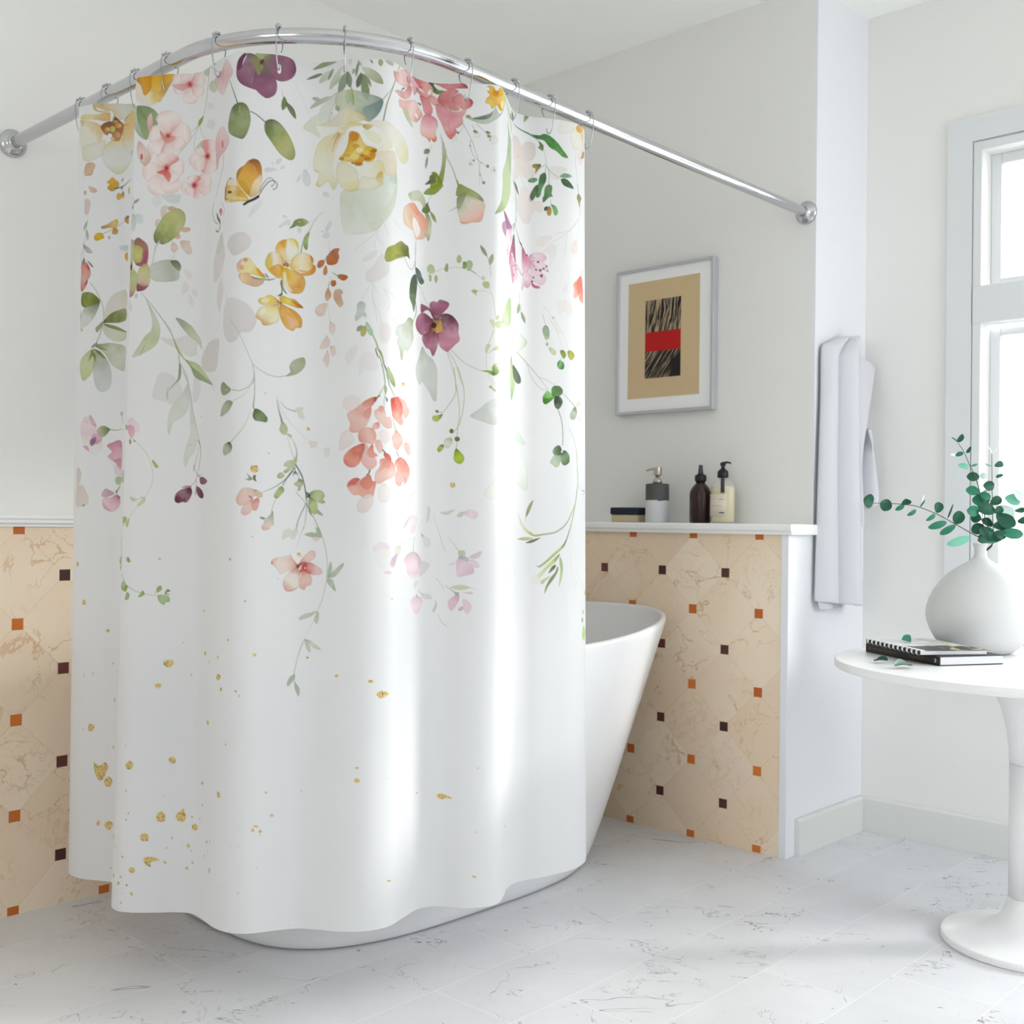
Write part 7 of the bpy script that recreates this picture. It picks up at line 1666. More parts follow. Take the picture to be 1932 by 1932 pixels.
s|155 168 151|80 176 176|1638 2565 1640 2586
s|204 208 196 200 204 192|60 154 154|2260 1770 2234 1824 2226 1874
p|204 208 196|60 12 0|2260 1773 2226 1810 2204 1842 2210 1810 2234 1788
p|225 200 204 229 213 217 225 192 204|75 12 0|2226 1881 2260 1880 2278 1902 2254 1952 2226 1952 2218 1913
p|188 172 188|60 12 0|2222 1881 2202 1909 2164 1937 2157 1930 2179 1906
p|192 192 192|55 12 0|2333 1838 2345 1854 2337 1897 2325 1905 2329 1865
p|184 192 180 188 192 184|75 12 0|2388 1864 2414 1860 2454 1851 2425 1873 2399 1873
p|188 192 180 188 192 176|80 12 0|2462 1878 2477 1862 2493 1863 2487 1881 2469 1885
p|208 180 192 225 204 213 217 192 204|80 12 0|2491 1867 2520 1850 2556 1866 2545 1891 2527 1890
s|180 188 164|60 132 132|2251 1973 2149 2007
s|155 168 151|75 154 220|2260 1973 2249 2009 2248 2037
p|184 196 159 204 208 188 221 204 208|80 12 0|2135 2011 2122 2049 2084 2041 2091 2014
p|217 200 208 221 213 217|70 12 0|2058 2020 2037 1999 2006 1994 1979 2013 1980 2034 2017 2023
p|221 219 213 225 223 221|60 12 0|2058 2027 2013 2027 1987 2040 1994 2081 2020 2112 2053 2123 2096 2132 2122 2094 2096 2076
p|188 168 188 192 168 192 213 184 200|88 12 0|2109 2042 2090 2086 2073 2100 2057 2086 2073 2058
p|221 192 204|85 12 0|2067 2124 2049 2113 2026 2119 2044 2128
p|184 192 164 225 196 208 233 213 221 225 196 204 225 213 217|92 12 0|2251 2037 2194 2047 2160 2074 2186 2100 2193 2128 2248 2155 2281 2138 2291 2103 2295 2074 2281 2049
p|200 180 192|65 12 0|2265 2041 2298 2074 2286 2113 2278 2074
p|208 196 200|65 12 0|2300 2078 2341 2093 2322 2125 2291 2146 2291 2114
p|208 200 204|50 12 0|2309 1970 2341 1980 2345 2009 2321 2017 2309 1991
p|172 180 155|80 12 0|2297 1957 2311 1966 2304 1975
s|188 192 180|50 132 132|2304 1898 2276 1945
s|196 200 192 184 192 176|60 154 220|2359 1876 2385 1958 2400 2009 2411 2034
s|196 200 184 172 180 155|65 132 220|2425 1972 2470 2033
p|172 184 147 184 192 159|85 12 0|2470 2033 2495 2031 2499 2051 2473 2055
p|172 155 168 184 168 180 192 176 184|88 12 0|2470 2058 2495 2054 2518 2068 2506 2083 2473 2080
p|213 184 200 225 200 213 213 188 200 204 172 192|88 12 0|2466 2069 2506 2079 2535 2104 2535 2130 2499 2141 2466 2145 2459 2106
p|204 180 192 208 184 196|82 12 0|2517 2058 2542 2043 2571 2032 2564 2057 2535 2068
p|217 192 204|80 12 0|2517 2072 2546 2075 2564 2097 2553 2108 2528 2097
p|213 196 204|55 12 0|2422 2092 2459 2080 2441 2097
s|184 192 172 172 180 159|70 176 110|2372 2154 2394 2183 2405 2204
s|184 192 168 155 168 139|75 176 264|2409 2186 2456 2216
p|192 200 164 188 196 159|85 12 0|2434 2193 2481 2181 2524 2193 2488 2204 2456 2202
s|188 192 180|60 110 110|2524 2193 2557 2204
p|155 168 127 155 168 135|88 12 0|2452 2214 2474 2217 2459 2229
p|204 155 176 217 184 196 213 188 196|86 12 0|2463 2225 2474 2228 2467 2261 2438 2298 2423 2262 2438 2240
p|217 192 200 217 192 200|75 12 0|2488 2246 2513 2253 2528 2278 2513 2307 2495 2297
p|208 151 176|80 12 0|2484 2275 2492 2286 2477 2297 2468 2290
p|208 184 196|70 12 0|2488 2215 2528 2211 2531 2222 2517 2222
p|204 213 192|80 12 0|2260 2165 2281 2167 2260 2199 2251 2177
s|155 168 143|75 154 220|2281 2203 2296 2218 2309 2229
p|217 188 204 229 208 217 225 196 208|88 12 0|2271 2231 2305 2251 2296 2290 2266 2310 2241 2284 2222 2254 2248 2234
s|188 159 180|65 220 110|2276 2237 2291 2237 2307 2256
p|155 168 139|85 12 0|2268 2221 2279 2232 2272 2235
p|204 192 192|60 12 0|2305 2222 2342 2226 2350 2245 2313 2244
p|184 192 180|75 12 0|2368 2248 2376 2277 2361 2306 2355 2295 2365 2274
s|188 192 184 172 172 176|65 154 176|2380 2314 2399 2350 2420 2364
g|180 141 59 245 225 153 108 76 33|95 0 0|2073 2232 2072 2235 2068 2235 2064 2235 2063 2231 2064 2228 2068 2228 2072 2228
g|180 141 59 245 225 153 108 76 33|95 0 0|184 2303 181 2314 172 2316 163 2314 159 2304 163 2295 172 2290 180 2296
g|180 141 59 245 225 153 108 76 33|95 0 0|312 2433 309 2438 302 2442 296 2439 292 2433 296 2426 302 2425 309 2426
g|180 141 59 245 225 153 108 76 33|95 0 0|341 2585 340 2589 335 2592 330 2590 330 2585 331 2581 335 2578 339 2581
g|180 141 59 245 225 153 108 76 33|95 0 0|179 2635 177 2636 175 2637 172 2637 171 2635 172 2634 175 2632 177 2633
g|180 141 59 245 225 153 108 76 33|95 0 0|186 2647 184 2649 179 2650 174 2650 171 2648 174 2646 179 2645 183 2646
g|180 141 59 245 225 153 108 76 33|95 0 0|234 2637 233 2641 231 2642 228 2640 226 2638 227 2634 230 2633 233 2635
g|180 141 59 245 225 153 108 76 33|95 0 0|997 2531 988 2544 976 2549 962 2545 952 2531 962 2517 975 2516 991 2517
g|180 141 59 245 225 153 108 76 33|95 0 0|948 2627 942 2636 934 2639 924 2637 919 2628 925 2619 933 2616 943 2620
g|180 141 59 245 225 153 108 76 33|95 0 0|1176 2296 1173 2299 1167 2301 1160 2300 1159 2297 1162 2294 1167 2292 1174 2293
g|180 141 59 245 225 153 108 76 33|95 0 0|1442 2241 1442 2244 1439 2245 1436 2243 1436 2241 1437 2238 1439 2237 1441 2238
g|180 141 59 245 225 153 108 76 33|95 0 0|1371 2403 1370 2407 1367 2409 1364 2407 1362 2403 1364 2400 1367 2398 1370 2399
g|180 141 59 245 225 153 108 76 33|95 0 0|1038 2441 1037 2442 1035 2443 1034 2443 1032 2441 1033 2439 1035 2438 1037 2439
g|180 141 59 245 225 153 108 76 33|95 0 0|1198 2476 1196 2483 1188 2487 1180 2484 1177 2478 1180 2471 1188 2467 1197 2469
g|180 141 59 245 225 153 108 76 33|95 0 0|1309 2480 1308 2486 1304 2489 1301 2487 1299 2481 1300 2476 1304 2473 1307 2473
g|180 141 59 245 225 153 108 76 33|95 0 0|1082 2577 1081 2580 1078 2581 1075 2580 1073 2578 1074 2575 1077 2574 1080 2575
g|180 141 59 245 225 153 108 76 33|95 0 0|1325 2559 1319 2567 1310 2572 1301 2569 1297 2562 1299 2554 1310 2548 1320 2552
g|180 141 59 245 225 153 108 76 33|95 0 0|1336 2611 1335 2616 1330 2619 1325 2617 1323 2612 1325 2607 1329 2603 1334 2606
g|180 141 59 245 225 153 108 76 33|95 0 0|1410 2612 1408 2615 1405 2617 1401 2616 1400 2613 1401 2609 1405 2608 1408 2609
g|180 141 59 245 225 153 108 76 33|95 0 0|1423 2630 1422 2634 1418 2635 1414 2634 1412 2630 1414 2627 1418 2625 1421 2626
g|180 141 59 245 225 153 108 76 33|95 0 0|1342 2635 1341 2637 1339 2638 1337 2638 1335 2636 1337 2634 1339 2634 1341 2634
g|180 141 59 245 225 153 108 76 33|95 0 0|1234 2763 1232 2772 1224 2775 1217 2775 1212 2766 1217 2756 1223 2754 1230 2756
g|180 141 59 245 225 153 108 76 33|95 0 0|244 2889 239 2901 227 2910 211 2904 209 2891 212 2876 226 2873 242 2877
g|180 141 59 245 225 153 108 76 33|95 0 0|184 2902 182 2904 179 2905 176 2905 175 2902 176 2900 179 2899 182 2899
g|180 141 59 245 225 153 108 76 33|95 0 0|352 2759 351 2767 349 2772 348 2768 346 2759 346 2750 349 2746 351 2751
g|180 141 59 245 225 153 108 76 33|95 0 0|355 2975 354 2979 351 2981 349 2979 347 2976 349 2973 351 2971 354 2972
g|180 141 59 245 225 153 108 76 33|95 0 0|803 2889 803 2891 800 2892 797 2891 795 2890 797 2888 800 2887 803 2887
g|180 141 59 245 225 153 108 76 33|95 0 0|1363 2836 1363 2839 1360 2840 1358 2839 1357 2836 1358 2833 1360 2831 1363 2832
g|180 141 59 245 225 153 108 76 33|95 0 0|1014 2949 1012 2961 1000 2964 989 2959 983 2949 988 2939 999 2934 1011 2940
g|180 141 59 245 225 153 108 76 33|95 0 0|837 2974 832 2986 821 2994 808 2989 801 2976 808 2964 820 2955 834 2962
g|180 141 59 245 225 153 108 76 33|95 0 0|1080 2976 1079 2978 1075 2979 1073 2978 1071 2976 1073 2975 1075 2974 1079 2974
g|180 141 59 245 225 153 108 76 33|95 0 0|1233 2506 1231 2510 1228 2511 1225 2511 1222 2507 1224 2504 1227 2503 1231 2504
g|180 141 59 245 225 153 108 76 33|95 0 0|1479 2461 1477 2465 1475 2467 1472 2465 1471 2461 1472 2458 1475 2456 1477 2457
g|180 141 59 245 225 153 108 76 33|95 0 0|244 3053 274 3068 306 3050 326 3070 313 3099 298 3132 276 3138 253 3106
g|180 141 59 245 225 153 108 76 33|95 0 0|351 3139 343 3156 329 3167 311 3159 304 3142 311 3125 327 3116 344 3121
g|180 141 59 245 225 153 108 76 33|95 0 0|289 3338 287 3346 278 3350 269 3347 267 3339 270 3330 278 3326 287 3328
g|180 141 59 245 225 153 108 76 33|95 0 0|362 3341 353 3357 336 3369 322 3361 311 3346 320 3331 335 3324 352 3326
g|180 141 59 245 225 153 108 76 33|95 0 0|978 3196 975 3211 961 3218 944 3213 939 3195 947 3177 960 3172 973 3180
g|180 141 59 245 225 153 108 76 33|95 0 0|1066 3194 1060 3209 1043 3218 1028 3212 1019 3196 1025 3180 1042 3171 1061 3178
g|180 141 59 245 225 153 108 76 33|95 0 0|1057 3168 1055 3175 1049 3178 1045 3176 1043 3169 1044 3161 1049 3158 1054 3161
g|180 141 59 245 225 153 108 76 33|95 0 0|1139 3228 1131 3241 1114 3247 1100 3244 1095 3236 1098 3224 1114 3217 1130 3220
g|180 141 59 245 225 153 108 76 33|95 0 0|1103 3191 1101 3196 1095 3197 1090 3197 1089 3193 1091 3189 1095 3186 1100 3187
g|180 141 59 245 225 153 108 76 33|95 0 0|910 3284 909 3297 894 3301 879 3296 875 3284 878 3273 893 3264 907 3271
g|180 141 59 245 225 153 108 76 33|95 0 0|1011 3286 1009 3289 1006 3291 1002 3289 1000 3286 1002 3282 1005 3280 1010 3282
g|180 141 59 245 225 153 108 76 33|95 0 0|989 3329 988 3333 985 3334 983 3332 981 3329 982 3326 985 3325 987 3326
g|180 141 59 245 225 153 108 76 33|95 0 0|1087 3318 1085 3324 1078 3327 1072 3327 1069 3320 1072 3313 1078 3310 1085 3311
g|180 141 59 245 225 153 108 76 33|95 0 0|1098 3338 1097 3342 1094 3343 1091 3343 1090 3340 1091 3336 1094 3335 1097 3335
g|180 141 59 245 225 153 108 76 33|95 0 0|1109 3387 1108 3391 1103 3394 1098 3394 1096 3389 1097 3384 1102 3381 1107 3383
g|180 141 59 245 225 153 108 76 33|95 0 0|1082 3415 1080 3420 1074 3423 1068 3421 1066 3417 1068 3411 1074 3409 1080 3410
g|180 141 59 245 225 153 108 76 33|95 0 0|986 3393 984 3398 979 3399 974 3396 971 3392 973 3387 979 3386 985 3388
g|180 141 59 245 225 153 108 76 33|95 0 0|859 3425 854 3436 845 3438 834 3435 831 3426 835 3418 844 3413 852 3416
g|180 141 59 245 225 153 108 76 33|95 0 0|805 3371 805 3374 801 3376 798 3376 796 3372 798 3368 801 3367 804 3367
g|180 141 59 245 225 153 108 76 33|95 0 0|800 3458 799 3462 795 3464 791 3463 790 3460 791 3455 795 3454 799 3454
g|180 141 59 245 225 153 108 76 33|95 0 0|792 3489 789 3496 784 3498 778 3498 774 3493 777 3486 783 3481 788 3483
g|180 141 59 245 225 153 108 76 33|95 0 0|829 3492 829 3495 825 3498 821 3496 819 3493 820 3489 824 3487 828 3489
g|180 141 59 245 225 153 108 76 33|95 0 0|808 3529 808 3532 806 3533 804 3532 803 3530 803 3527 805 3526 807 3527
g|180 141 59 245 225 153 108 76 33|95 0 0|854 3529 852 3535 848 3539 842 3536 841 3530 842 3524 847 3521 853 3522
g|180 141 59 245 225 153 108 76 33|95 0 0|808 3570 806 3573 802 3575 798 3574 797 3572 798 3569 802 3567 805 3568
g|180 141 59 245 225 153 108 76 33|95 0 0|1332 3047 1331 3058 1322 3063 1312 3060 1311 3051 1312 3040 1321 3036 1330 3037
g|180 141 59 245 225 153 108 76 33|95 0 0|1534 3033 1532 3036 1527 3036 1522 3035 1522 3032 1522 3029 1527 3029 1532 3030
g|180 141 59 245 225 153 108 76 33|95 0 0|1561 3130 1559 3134 1553 3135 1547 3132 1545 3129 1546 3125 1553 3124 1560 3127
g|180 141 59 245 225 153 108 76 33|95 0 0|1498 3169 1496 3173 1487 3173 1480 3171 1477 3168 1480 3164 1487 3163 1494 3165
g|180 141 59 245 225 153 108 76 33|95 0 0|1481 3184 1480 3190 1475 3193 1470 3190 1469 3184 1471 3178 1475 3175 1479 3178
g|180 141 59 245 225 153 108 76 33|95 0 0|1512 3192 1511 3198 1505 3198 1500 3197 1498 3191 1500 3186 1505 3183 1511 3187
g|180 141 59 245 225 153 108 76 33|95 0 0|1507 3205 1506 3207 1503 3207 1500 3206 1498 3204 1500 3202 1503 3201 1507 3202
g|180 141 59 245 225 153 108 76 33|95 0 0|1189 3028 1185 3034 1178 3037 1170 3036 1166 3033 1168 3028 1177 3023 1184 3025
g|180 141 59 245 225 153 108 76 33|95 0 0|1188 3122 1186 3126 1182 3128 1178 3127 1175 3125 1178 3121 1182 3118 1187 3120
g|180 141 59 245 225 153 108 76 33|95 0 0|1235 3267 1234 3273 1229 3278 1225 3276 1222 3271 1224 3265 1228 3262 1233 3262
g|180 141 59 245 225 153 108 76 33|95 0 0|1263 3260 1261 3265 1258 3267 1255 3266 1254 3262 1255 3259 1258 3255 1261 3256
g|180 141 59 245 225 153 108 76 33|95 0 0|1246 3302 1245 3305 1242 3307 1239 3307 1238 3304 1238 3301 1242 3298 1245 3299
g|180 141 59 245 225 153 108 76 33|95 0 0|1210 3333 1210 3337 1205 3339 1201 3339 1199 3336 1200 3331 1205 3329 1209 3329
g|180 141 59 245 225 153 108 76 33|95 0 0|1264 3382 1263 3389 1258 3396 1253 3393 1250 3386 1252 3378 1257 3372 1263 3373
g|180 141 59 245 225 153 108 76 33|95 0 0|813 3084 811 3088 807 3090 804 3089 802 3085 803 3081 807 3079 810 3081
g|180 141 59 245 225 153 108 76 33|95 0 0|826 3181 825 3185 822 3187 819 3185 818 3182 819 3179 822 3177 825 3178
g|180 141 59 245 225 153 108 76 33|95 0 0|816 3211 815 3213 812 3214 810 3213 808 3211 809 3209 812 3208 815 3208
g|180 141 59 245 225 153 108 76 33|95 0 0|738 3298 738 3307 734 3313 682 3329 682 3331 682 3313 723 3291 735 3289
g|180 141 59 245 225 153 108 76 33|95 0 0|751 3466 751 3473 747 3476 743 3475 739 3470 741 3463 745 3459 750 3460
g|180 141 59 245 225 153 108 76 33|95 0 0|1424 3443 1422 3446 1419 3447 1416 3447 1416 3444 1417 3441 1419 3439 1422 3441
g|180 141 59 245 225 153 108 76 33|95 0 0|1393 3255 1392 3256 1391 3257 1390 3256 1389 3255 1390 3254 1391 3253 1393 3253
g|180 141 59 245 225 153 108 76 33|95 0 0|1420 3253 1420 3254 1418 3255 1416 3255 1415 3253 1416 3251 1418 3250 1420 3251
g|180 141 59 245 225 153 108 76 33|95 0 0|1495 3340 1494 3343 1493 3343 1491 3342 1490 3340 1491 3338 1493 3337 1494 3338
g|180 141 59 245 225 153 108 76 33|95 0 0|1366 2835 1364 2838 1362 2840 1359 2839 1357 2836 1359 2834 1362 2832 1365 2833
g|180 141 59 245 225 153 108 76 33|95 0 0|355 2977 353 2984 350 2987 347 2984 346 2978 347 2971 350 2970 353 2972
g|180 141 59 245 225 153 108 76 33|95 0 0|969 3105 968 3107 967 3108 965 3107 964 3105 965 3103 967 3102 969 3103
g|180 141 59 245 225 153 108 76 33|95 0 0|1162 3186 1161 3190 1156 3193 1152 3193 1150 3189 1151 3185 1156 3182 1160 3183
g|180 141 59 245 225 153 108 76 33|95 0 0|762 3334 762 3336 758 3337 755 3337 753 3336 754 3334 758 3333 761 3332
g|180 141 59 245 225 153 108 76 33|95 0 0|1049 3301 1049 3303 1047 3304 1044 3304 1043 3302 1044 3300 1047 3298 1049 3300
g|180 141 59 245 225 153 108 76 33|95 0 0|363 3543 362 3546 359 3548 356 3547 354 3545 355 3541 359 3540 362 3541
g|180 141 59 245 225 153 108 76 33|95 0 0|892 3376 914 3366 936 3370 958 3383 933 3388 918 3396 925 3413 902 3403
g|180 141 59 245 225 153 108 76 33|95 0 0|1911 2930 1908 2932 1900 2934 1892 2932 1889 2930 1893 2926 1901 2925 1907 2926
g|180 141 59 245 225 153 108 76 33|95 0 0|1913 2982 1909 2988 1899 2991 1889 2989 1886 2982 1890 2976 1899 2972 1909 2975
g|180 141 59 245 225 153 108 76 33|95 0 0|1668 3034 1667 3036 1666 3037 1664 3036 1663 3034 1664 3032 1666 3032 1667 3032
g|180 141 59 245 225 153 108 76 33|95 0 0|1734 3038 1732 3040 1730 3040 1728 3040 1727 3038 1728 3036 1730 3035 1733 3036
g|180 141 59 245 225 153 108 76 33|95 0 0|2044 2987 2044 2989 2041 2989 2039 2988 2038 2986 2039 2984 2041 2984 2044 2985
g|180 141 59 245 225 153 108 76 33|95 0 0|2280 3094 2278 3097 2273 3097 2267 3095 2265 3092 2268 3089 2273 3089 2277 3091
g|180 141 59 245 225 153 108 76 33|95 0 0|2333 3107 2333 3109 2330 3109 2328 3109 2327 3106 2328 3105 2330 3104 2332 3105
g|180 141 59 245 225 153 108 76 33|95 0 0|2055 3421 2052 3423 2044 3422 2035 3419 2032 3415 2035 3413 2044 3413 2054 3417
g|180 141 59 245 225 153 108 76 33|95 0 0|2563 2990 2563 2992 2559 2994 2557 2993 2555 2990 2557 2986 2559 2985 2562 2987
g|180 141 59 245 225 153 108 76 33|95 0 0|2556 3274 2554 3276 2552 3277 2549 3276 2548 3273 2548 3271 2552 3270 2555 3271
g|180 141 59 245 225 153 108 76 33|95 0 0|2553 3472 2547 3476 2541 3478 2535 3475 2530 3471 2534 3466 2541 3465 2549 3467
g|180 141 59 245 225 153 108 76 33|95 0 0|2843 3306 2834 3309 2822 3307 2810 3303 2800 3297 2810 3294 2821 3295 2834 3300
g|180 141 59 245 225 153 108 76 33|95 0 0|2850 3610 2807 3610 2782 3610 2797 3610 2833 3608 2843 3600 2859 3596 2874 3604
g|180 141 59 245 225 153 108 76 33|95 0 0|2377 3114 2393 3106 2423 3113 2449 3127 2423 3127 2403 3134 2384 3126
g|180 141 59 245 225 153 108 76 33|95 0 0|1826 2550 1823 2554 1817 2556 1810 2555 1808 2551 1809 2546 1817 2543 1824 2545
g|180 141 59 245 225 153 108 76 33|95 0 0|1975 2571 1972 2576 1962 2578 1952 2575 1950 2571 1952 2566 1962 2564 1971 2567
g|180 141 59 245 225 153 108 76 33|95 0 0|1326 2560 1320 2569 1311 2573 1298 2572 1294 2563 1300 2554 1310 2552 1321 2552
g|180 141 59 245 225 153 108 76 33|95 0 0|1336 2611 1335 2616 1329 2619 1323 2618 1321 2612 1323 2607 1329 2602 1335 2606
g|180 141 59 245 225 153 108 76 33|95 0 0|1987 2626 2009 2613 2050 2628 2027 2639 2003 2645
g|180 141 59 245 225 153 108 76 33|95 0 0|131 2126 129 2135 122 2141 115 2136 112 2126 115 2117 121 2114 129 2116
g|180 141 59 245 225 153 108 76 33|95 0 0|933 2080 931 2083 926 2085 920 2083 918 2081 920 2077 926 2076 931 2078
g|180 141 59 245 225 153 108 76 33|95 0 0|1178 2296 1174 2299 1168 2300 1160 2300 1157 2297 1159 2294 1167 2292 1175 2293
g|180 141 59 245 225 153 108 76 33|95 0 0|235 2637 233 2640 231 2642 227 2641 227 2638 228 2635 231 2633 233 2634
g|180 141 59 245 225 153 108 76 33|95 0 0|1208 2345 1206 2346 1203 2347 1200 2347 1199 2345 1200 2344 1203 2343 1206 2343
g|180 141 59 245 225 153 108 76 33|95 0 0|1038 2441 1038 2442 1035 2444 1033 2442 1031 2441 1032 2439 1035 2439 1038 2439
g|180 141 59 245 225 153 108 76 33|95 0 0|1082 2577 1080 2580 1077 2581 1073 2581 1072 2578 1073 2576 1077 2575 1080 2575
"""
def build_curtain(NS=1180, dz_top=.00145, dz_low=.0021, hsplit=1.25):
    s, A, B = cloth_curves(NS)
    Hc = ZT-ZB
    hh = np.concatenate([np.arange(0, hsplit, dz_top), np.arange(hsplit, Hc, dz_low), [Hc]])
    W = hh/Hc
    X, Y, Z = cloth_point(A[None], B[None], W[:, None]); Z = np.broadcast_to(Z, X.shape)
    nr, nc = X.shape
    co = np.stack([X, Y, Z], -1).reshape(-1, 3).astype(np.float32)
    img = paint(s, hh)
    idx = np.arange(nr*nc).reshape(nr, nc)
    q = np.stack([idx[:-1, :-1], idx[1:, :-1], idx[1:, 1:], idx[:-1, 1:]], -1).reshape(-1, 4).astype(np.int32)
    me = bpy.data.meshes.new('shower_curtain')
    me.vertices.add(len(co)); me.vertices.foreach_set('co', co.ravel())
    me.loops.add(q.size); me.loops.foreach_set('vertex_index', q.ravel())
    me.polygons.add(len(q)); me.polygons.foreach_set('loop_start', np.arange(0, q.size, 4, dtype=np.int32))
    me.update(calc_edges=True)
    me.polygons.foreach_set('use_smooth', np.ones(len(q), bool))
    at = me.color_attributes.new('print', 'FLOAT_COLOR', 'POINT')
    rgba = np.ones((nr*nc, 4), np.float32); rgba[:, :3] = img.reshape(-1, 3)
    at.data.foreach_set('color', rgba.ravel())
    m = mat('printed_polyester', (1,1,1,1), .62, spec=.25); g = G(m)
    an = g.nt.nodes.new('ShaderNodeAttribute'); an.attribute_name = 'print'
    p, xyz = g.pos()
    weave = g.noise(g.vec(g.m('MULTIPLY', xyz[0], 1.0), xyz[1], g.m('MULTIPLY', xyz[2], .12)), 900, 2)
    bp = g.nt.nodes.new('ShaderNodeBump'); bp.inputs['Strength'].default_value = .12; bp.inputs['Distance'].default_value = .0005
    g.nt.links.new(weave, bp.inputs['Height']); g.nt.links.new(bp.outputs[0], g.b.inputs['Normal'])
    g.nt.links.new(an.outputs['Color'], g.b.inputs['Base Color'])
    tl = g.nt.nodes.new('ShaderNodeBsdfTranslucent'); g.nt.links.new(an.outputs['Color'], tl.inputs[0])
    mx = g.nt.nodes.new('ShaderNodeMixShader'); mx.inputs[0].default_value = .24
    g.nt.links.new(g.b.outputs[0], mx.inputs[1]); g.nt.links.new(tl.outputs[0], mx.inputs[2]); g.nt.links.new(mx.outputs[0], g.nt.nodes['Material Output'].inputs[0])
    me.materials.append(m)
    o = bpy.data.objects.new('shower_curtain', me); COL.objects.link(o)
    tag(o, 'white shower curtain printed with trailing watercolour flowers, leaves and gold specks', 'shower curtain')
def smooth_poly(P_, n=7):
    k = len(P_)
    out = []
    t = np.linspace(0, 1, n, endpoint=False)[:, None]
    for i in range(k):
        a, b, c, d = P_[i-1], P_[i], P_[(i+1) % k], P_[(i+2) % k]
        out.append(.5*((2*b)+(-a+c)*t+(2*a-5*b+4*c-d)*t*t+(-a+3*b-3*c+d)*t**3))
    return np.vstack(out)
def fnoise(x, y, sc, seed=0):
    """cheap smooth value noise, 0..1"""
    rs = np.random.RandomState(seed); T_ = rs.rand(64, 64)
    def smp(a, b):
        ia, ib = np.floor(a).astype(int), np.floor(b).astype(int); fa, fb = a-ia, b-ib
        fa = fa*fa*(3-2*fa); fb = fb*fb*(3-2*fb); f = lambda i, j: T_[i % 64, j % 64]
        return (f(ia, ib)*(1-fa)+f(ia+1, ib)*fa)*(1-fb)+(f(ia, ib+1)*(1-fa)+f(ia+1, ib+1)*fa)*fb
    return smp(x*sc, y*sc)*.65+smp(x*sc*2.3+7, y*sc*2.3+3)*.35
def seg_dist(px, py, Q, closed=True):
    d = np.full(px.shape, 1e9); n = len(Q); arc = np.zeros(px.shape); acc = 0
    for i in range(n if closed else n-1):
        a, b = Q[i], Q[(i+1) % n]; e = b-a; L2 = e@e+1e-18; L = L2**.5
        t = np.clip(((px-a[0])*e[0]+(py-a[1])*e[1])/L2, 0, 1)
        dd = np.hypot(px-a[0]-t*e[0], py-a[1]-t*e[1])
        m_ = dd < d; d = np.where(m_, dd, d); arc = np.where(m_, acc+t*L, arc); acc += L
    return d, arc/max(acc, 1e-9)
def inside(px, py, Q):
    r = np.zeros(px.shape, bool); n = len(Q)
    for i in range(n):
        x0, y0 = Q[i-1]; x1, y1 = Q[i]
        if y0 == y1: continue
        c = ((y0 > py) != (y1 > py)) & (px < (x1-x0)*(py-y0)/(y1-y0)+x0); r ^= c
    return r
def paint(s, h):
    cloth = np.array(lin((.885, .885, .888)))
    img = np.empty((len(h), len(s), 3)); img[:] = cloth
    for ei, el in enumerate(PRINT.strip().split('\n')):
        kind, cols, par, pts = el.split('|')
        v = np.array([int(q) for q in pts.split()], float).reshape(-1, 2)/2000.0
        par = [float(q)/100 for q in par.split()]; cc_ = [int(q)/255 for q in cols.split()]; cols = [np.array(lin(cc_[q:q+3])) for q in range(0, len(cc_), 3)]
        if kind == 's':
            al, w0, w1 = par[0], par[1]/1000, par[2]/1000; pad = max(w0, w1)+.002
            Q = catmull(v, 6) if len(v) > 2 else v
        else:
            Q = smooth_poly(v) if kind in 'pg' else v; pad = .003
        a0, a1 = np.searchsorted(s, [Q[:, 0].min()-pad, Q[:, 0].max()+pad]); b0, b1 = np.searchsorted(h, [Q[:, 1].min()-pad, Q[:, 1].max()+pad])
        if a1 <= a0 or b1 <= b0: continue
        px, py = np.meshgrid(s[a0:a1], h[b0:b1])
        if kind == 's':
            d, t = seg_dist(px, py, Q, False); w = w0*(1-t)+w1*t
            a = al*np.clip((w*.5-d)/.0011+.5, 0, 1)*np.minimum(1, w/.0011+.25); c = cols[0]*np.ones(px.shape+(1,))
            if len(cols) > 1: c = c*(1-t[..., None])+cols[1]*t[..., None]
        else:
            al, edge, soft = par[0], par[1], par[2]/1000
            d, t = seg_dist(px, py, Q); ins = inside(px, py, Q); sd = np.where(ins, d, -d)
            a = al*np.clip(sd/max(soft, .0012)+.5, 0, 1)
            A_ = Q[0]; far = Q[np.argmax(np.hypot(*(Q-A_).T))]; ax = far-A_; L2 = ax@ax+1e-12
            gt = np.clip(((px-A_[0])*ax[0]+(py-A_[1])*ax[1])/L2, 0, 1)
            nz = fnoise(px, py, 55, ei % 17)
            if kind == 'g':      # gold leaf speck
                gn = fnoise(px, py, 620, 5+ei % 7)
                c = cols[0]*(1-gn[..., None])+cols[1]*gn[..., None]
                c = np.where((gn > .68)[..., None], cols[2], c)
                a = al*np.clip((sd-.0011*(gn-.35))/.0012+.5, 0, 1)
            else:
                gt = np.clip(gt+.35*(nz-.5)*np.sin(gt*PI), 0, 1)
                k = len(cols)-1
                c = np.zeros(px.shape+(3,))
                if k == 0: c[:] = cols[0]
                else:
                    f = gt*k; i0 = np.clip(np.floor(f).astype(int), 0, k-1); fr_ = (f-i0)[..., None]; CC = np.array(cols)
                    c = CC[i0]*(1-fr_)+CC[i0+1]*fr_
                e = edge*np.exp(-np.maximum(sd, 0)/.0016)
                c = c*(1-.55*e[..., None]*(1-.3*c))
                a = a*(1-.25*np.clip(nz-.45, 0, 1))
        a = a[..., None]
        img[b0:b1, a0:a1] = img[b0:b1, a0:a1]*(1-a)+c*a
    return img
build_curtain()

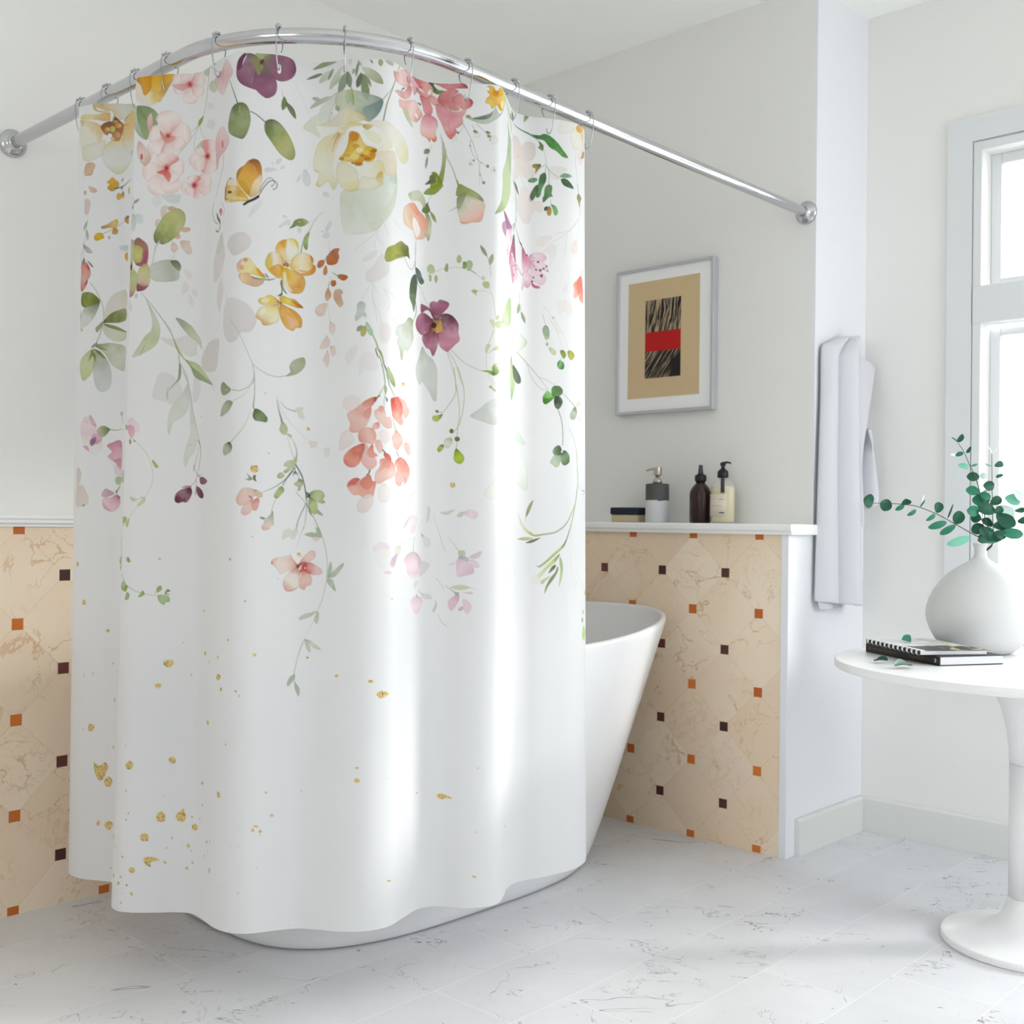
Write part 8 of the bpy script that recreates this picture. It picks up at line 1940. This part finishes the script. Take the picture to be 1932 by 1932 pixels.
# ------------------------------------------------------------------ light
w = bpy.data.worlds.new('sky'); SC.world = w; w.use_nodes = True
bg = w.node_tree.nodes['Background']; bg.inputs[0].default_value = (.96, .968, 1.0, 1); bg.inputs[1].default_value = 7.2
wt = w.node_tree; tc = wt.nodes.new('ShaderNodeTexCoord'); sx = wt.nodes.new('ShaderNodeSeparateXYZ'); mr = wt.nodes.new('ShaderNodeMapRange')
mr.inputs[1].default_value = -.35; mr.inputs[2].default_value = .45; mr.inputs[3].default_value = 0; mr.inputs[4].default_value = 1; mr.interpolation_type = 'SMOOTHSTEP'
cmx = wt.nodes.new('ShaderNodeMix'); cmx.data_type = 'RGBA'
cmx.inputs[6].default_value = (.70, .71, .72, 1); cmx.inputs[7].default_value = (1.38, 1.42, 1.48, 1)      # ground haze below, bright overcast above
wt.links.new(tc.outputs['Generated'], sx.inputs[0]); wt.links.new(sx.outputs[2], mr.inputs[0]); wt.links.new(mr.outputs[0], cmx.inputs[0]); wt.links.new(cmx.outputs[2], bg.inputs[0])
def portal(c, d, sx, sy):
    l = bpy.data.lights.new('window_portal', 'AREA'); l.shape = 'RECTANGLE'; l.size = sx; l.size_y = sy; l.cycles.is_portal = True
    o = bpy.data.objects.new('window_portal', l); COL.objects.link(o); o.location = c; o.rotation_euler = Vector(d).to_track_quat('-Z', 'Z').to_euler()
for q in (W1, W2): portal(((q[0]+q[1])/2, D+.19, (q[2]+q[3])/2), (0, -1, 0), q[1]-q[0], q[3]-q[2])
portal(((FW[0]+FW[1])/2, Y0-.19, (FW[2]+FW[3])/2), (0, 1, 0), FW[1]-FW[0], FW[3]-FW[2])
portal((XR+.19, (SW[0]+SW[1])/2, (SW[2]+SW[3])/2), (-1, 0, 0), SW[1]-SW[0], SW[3]-SW[2])
sun = bpy.data.lights.new('sun', 'SUN'); sun.energy = 2.0; sun.angle = math.radians(8); sun.color = (1, .97, .92)
so = bpy.data.objects.new('sun', sun); COL.objects.link(so); so.location = (4, 4, 4)
so.rotation_euler = Vector((-.60,-.70,-.34)).to_track_quat('-Z', 'Y').to_euler()

# ------------------------------------------------------------------ camera and view
cd = bpy.data.cameras.new('camera'); cam = bpy.data.objects.new('camera', cd); COL.objects.link(cam)
cam.matrix_world = Matrix(((0.730328,-0.003411,0.683088,2.997534),(0.682985,-0.014384,-0.730290,-3.206874),(0.012317,0.999891,-0.008176,1.007179),(0.000000,0.000000,0.000000,1.000000)))
cd.sensor_width = 36; cd.sensor_fit = 'HORIZONTAL'; cd.lens = 39.714; cd.clip_start = .05; cd.clip_end = 100
cd.dof.use_dof = True; cd.dof.focus_distance = 2.45; cd.dof.aperture_fstop = 5.6
SC.camera = cam
SC.view_settings.view_transform = 'Standard'; SC.view_settings.look = 'None'; SC.view_settings.gamma = 1
SC.view_settings.use_curve_mapping = False; SC.view_settings.exposure = 0.05
SC.cycles.max_bounces = 12; SC.cycles.diffuse_bounces = 6
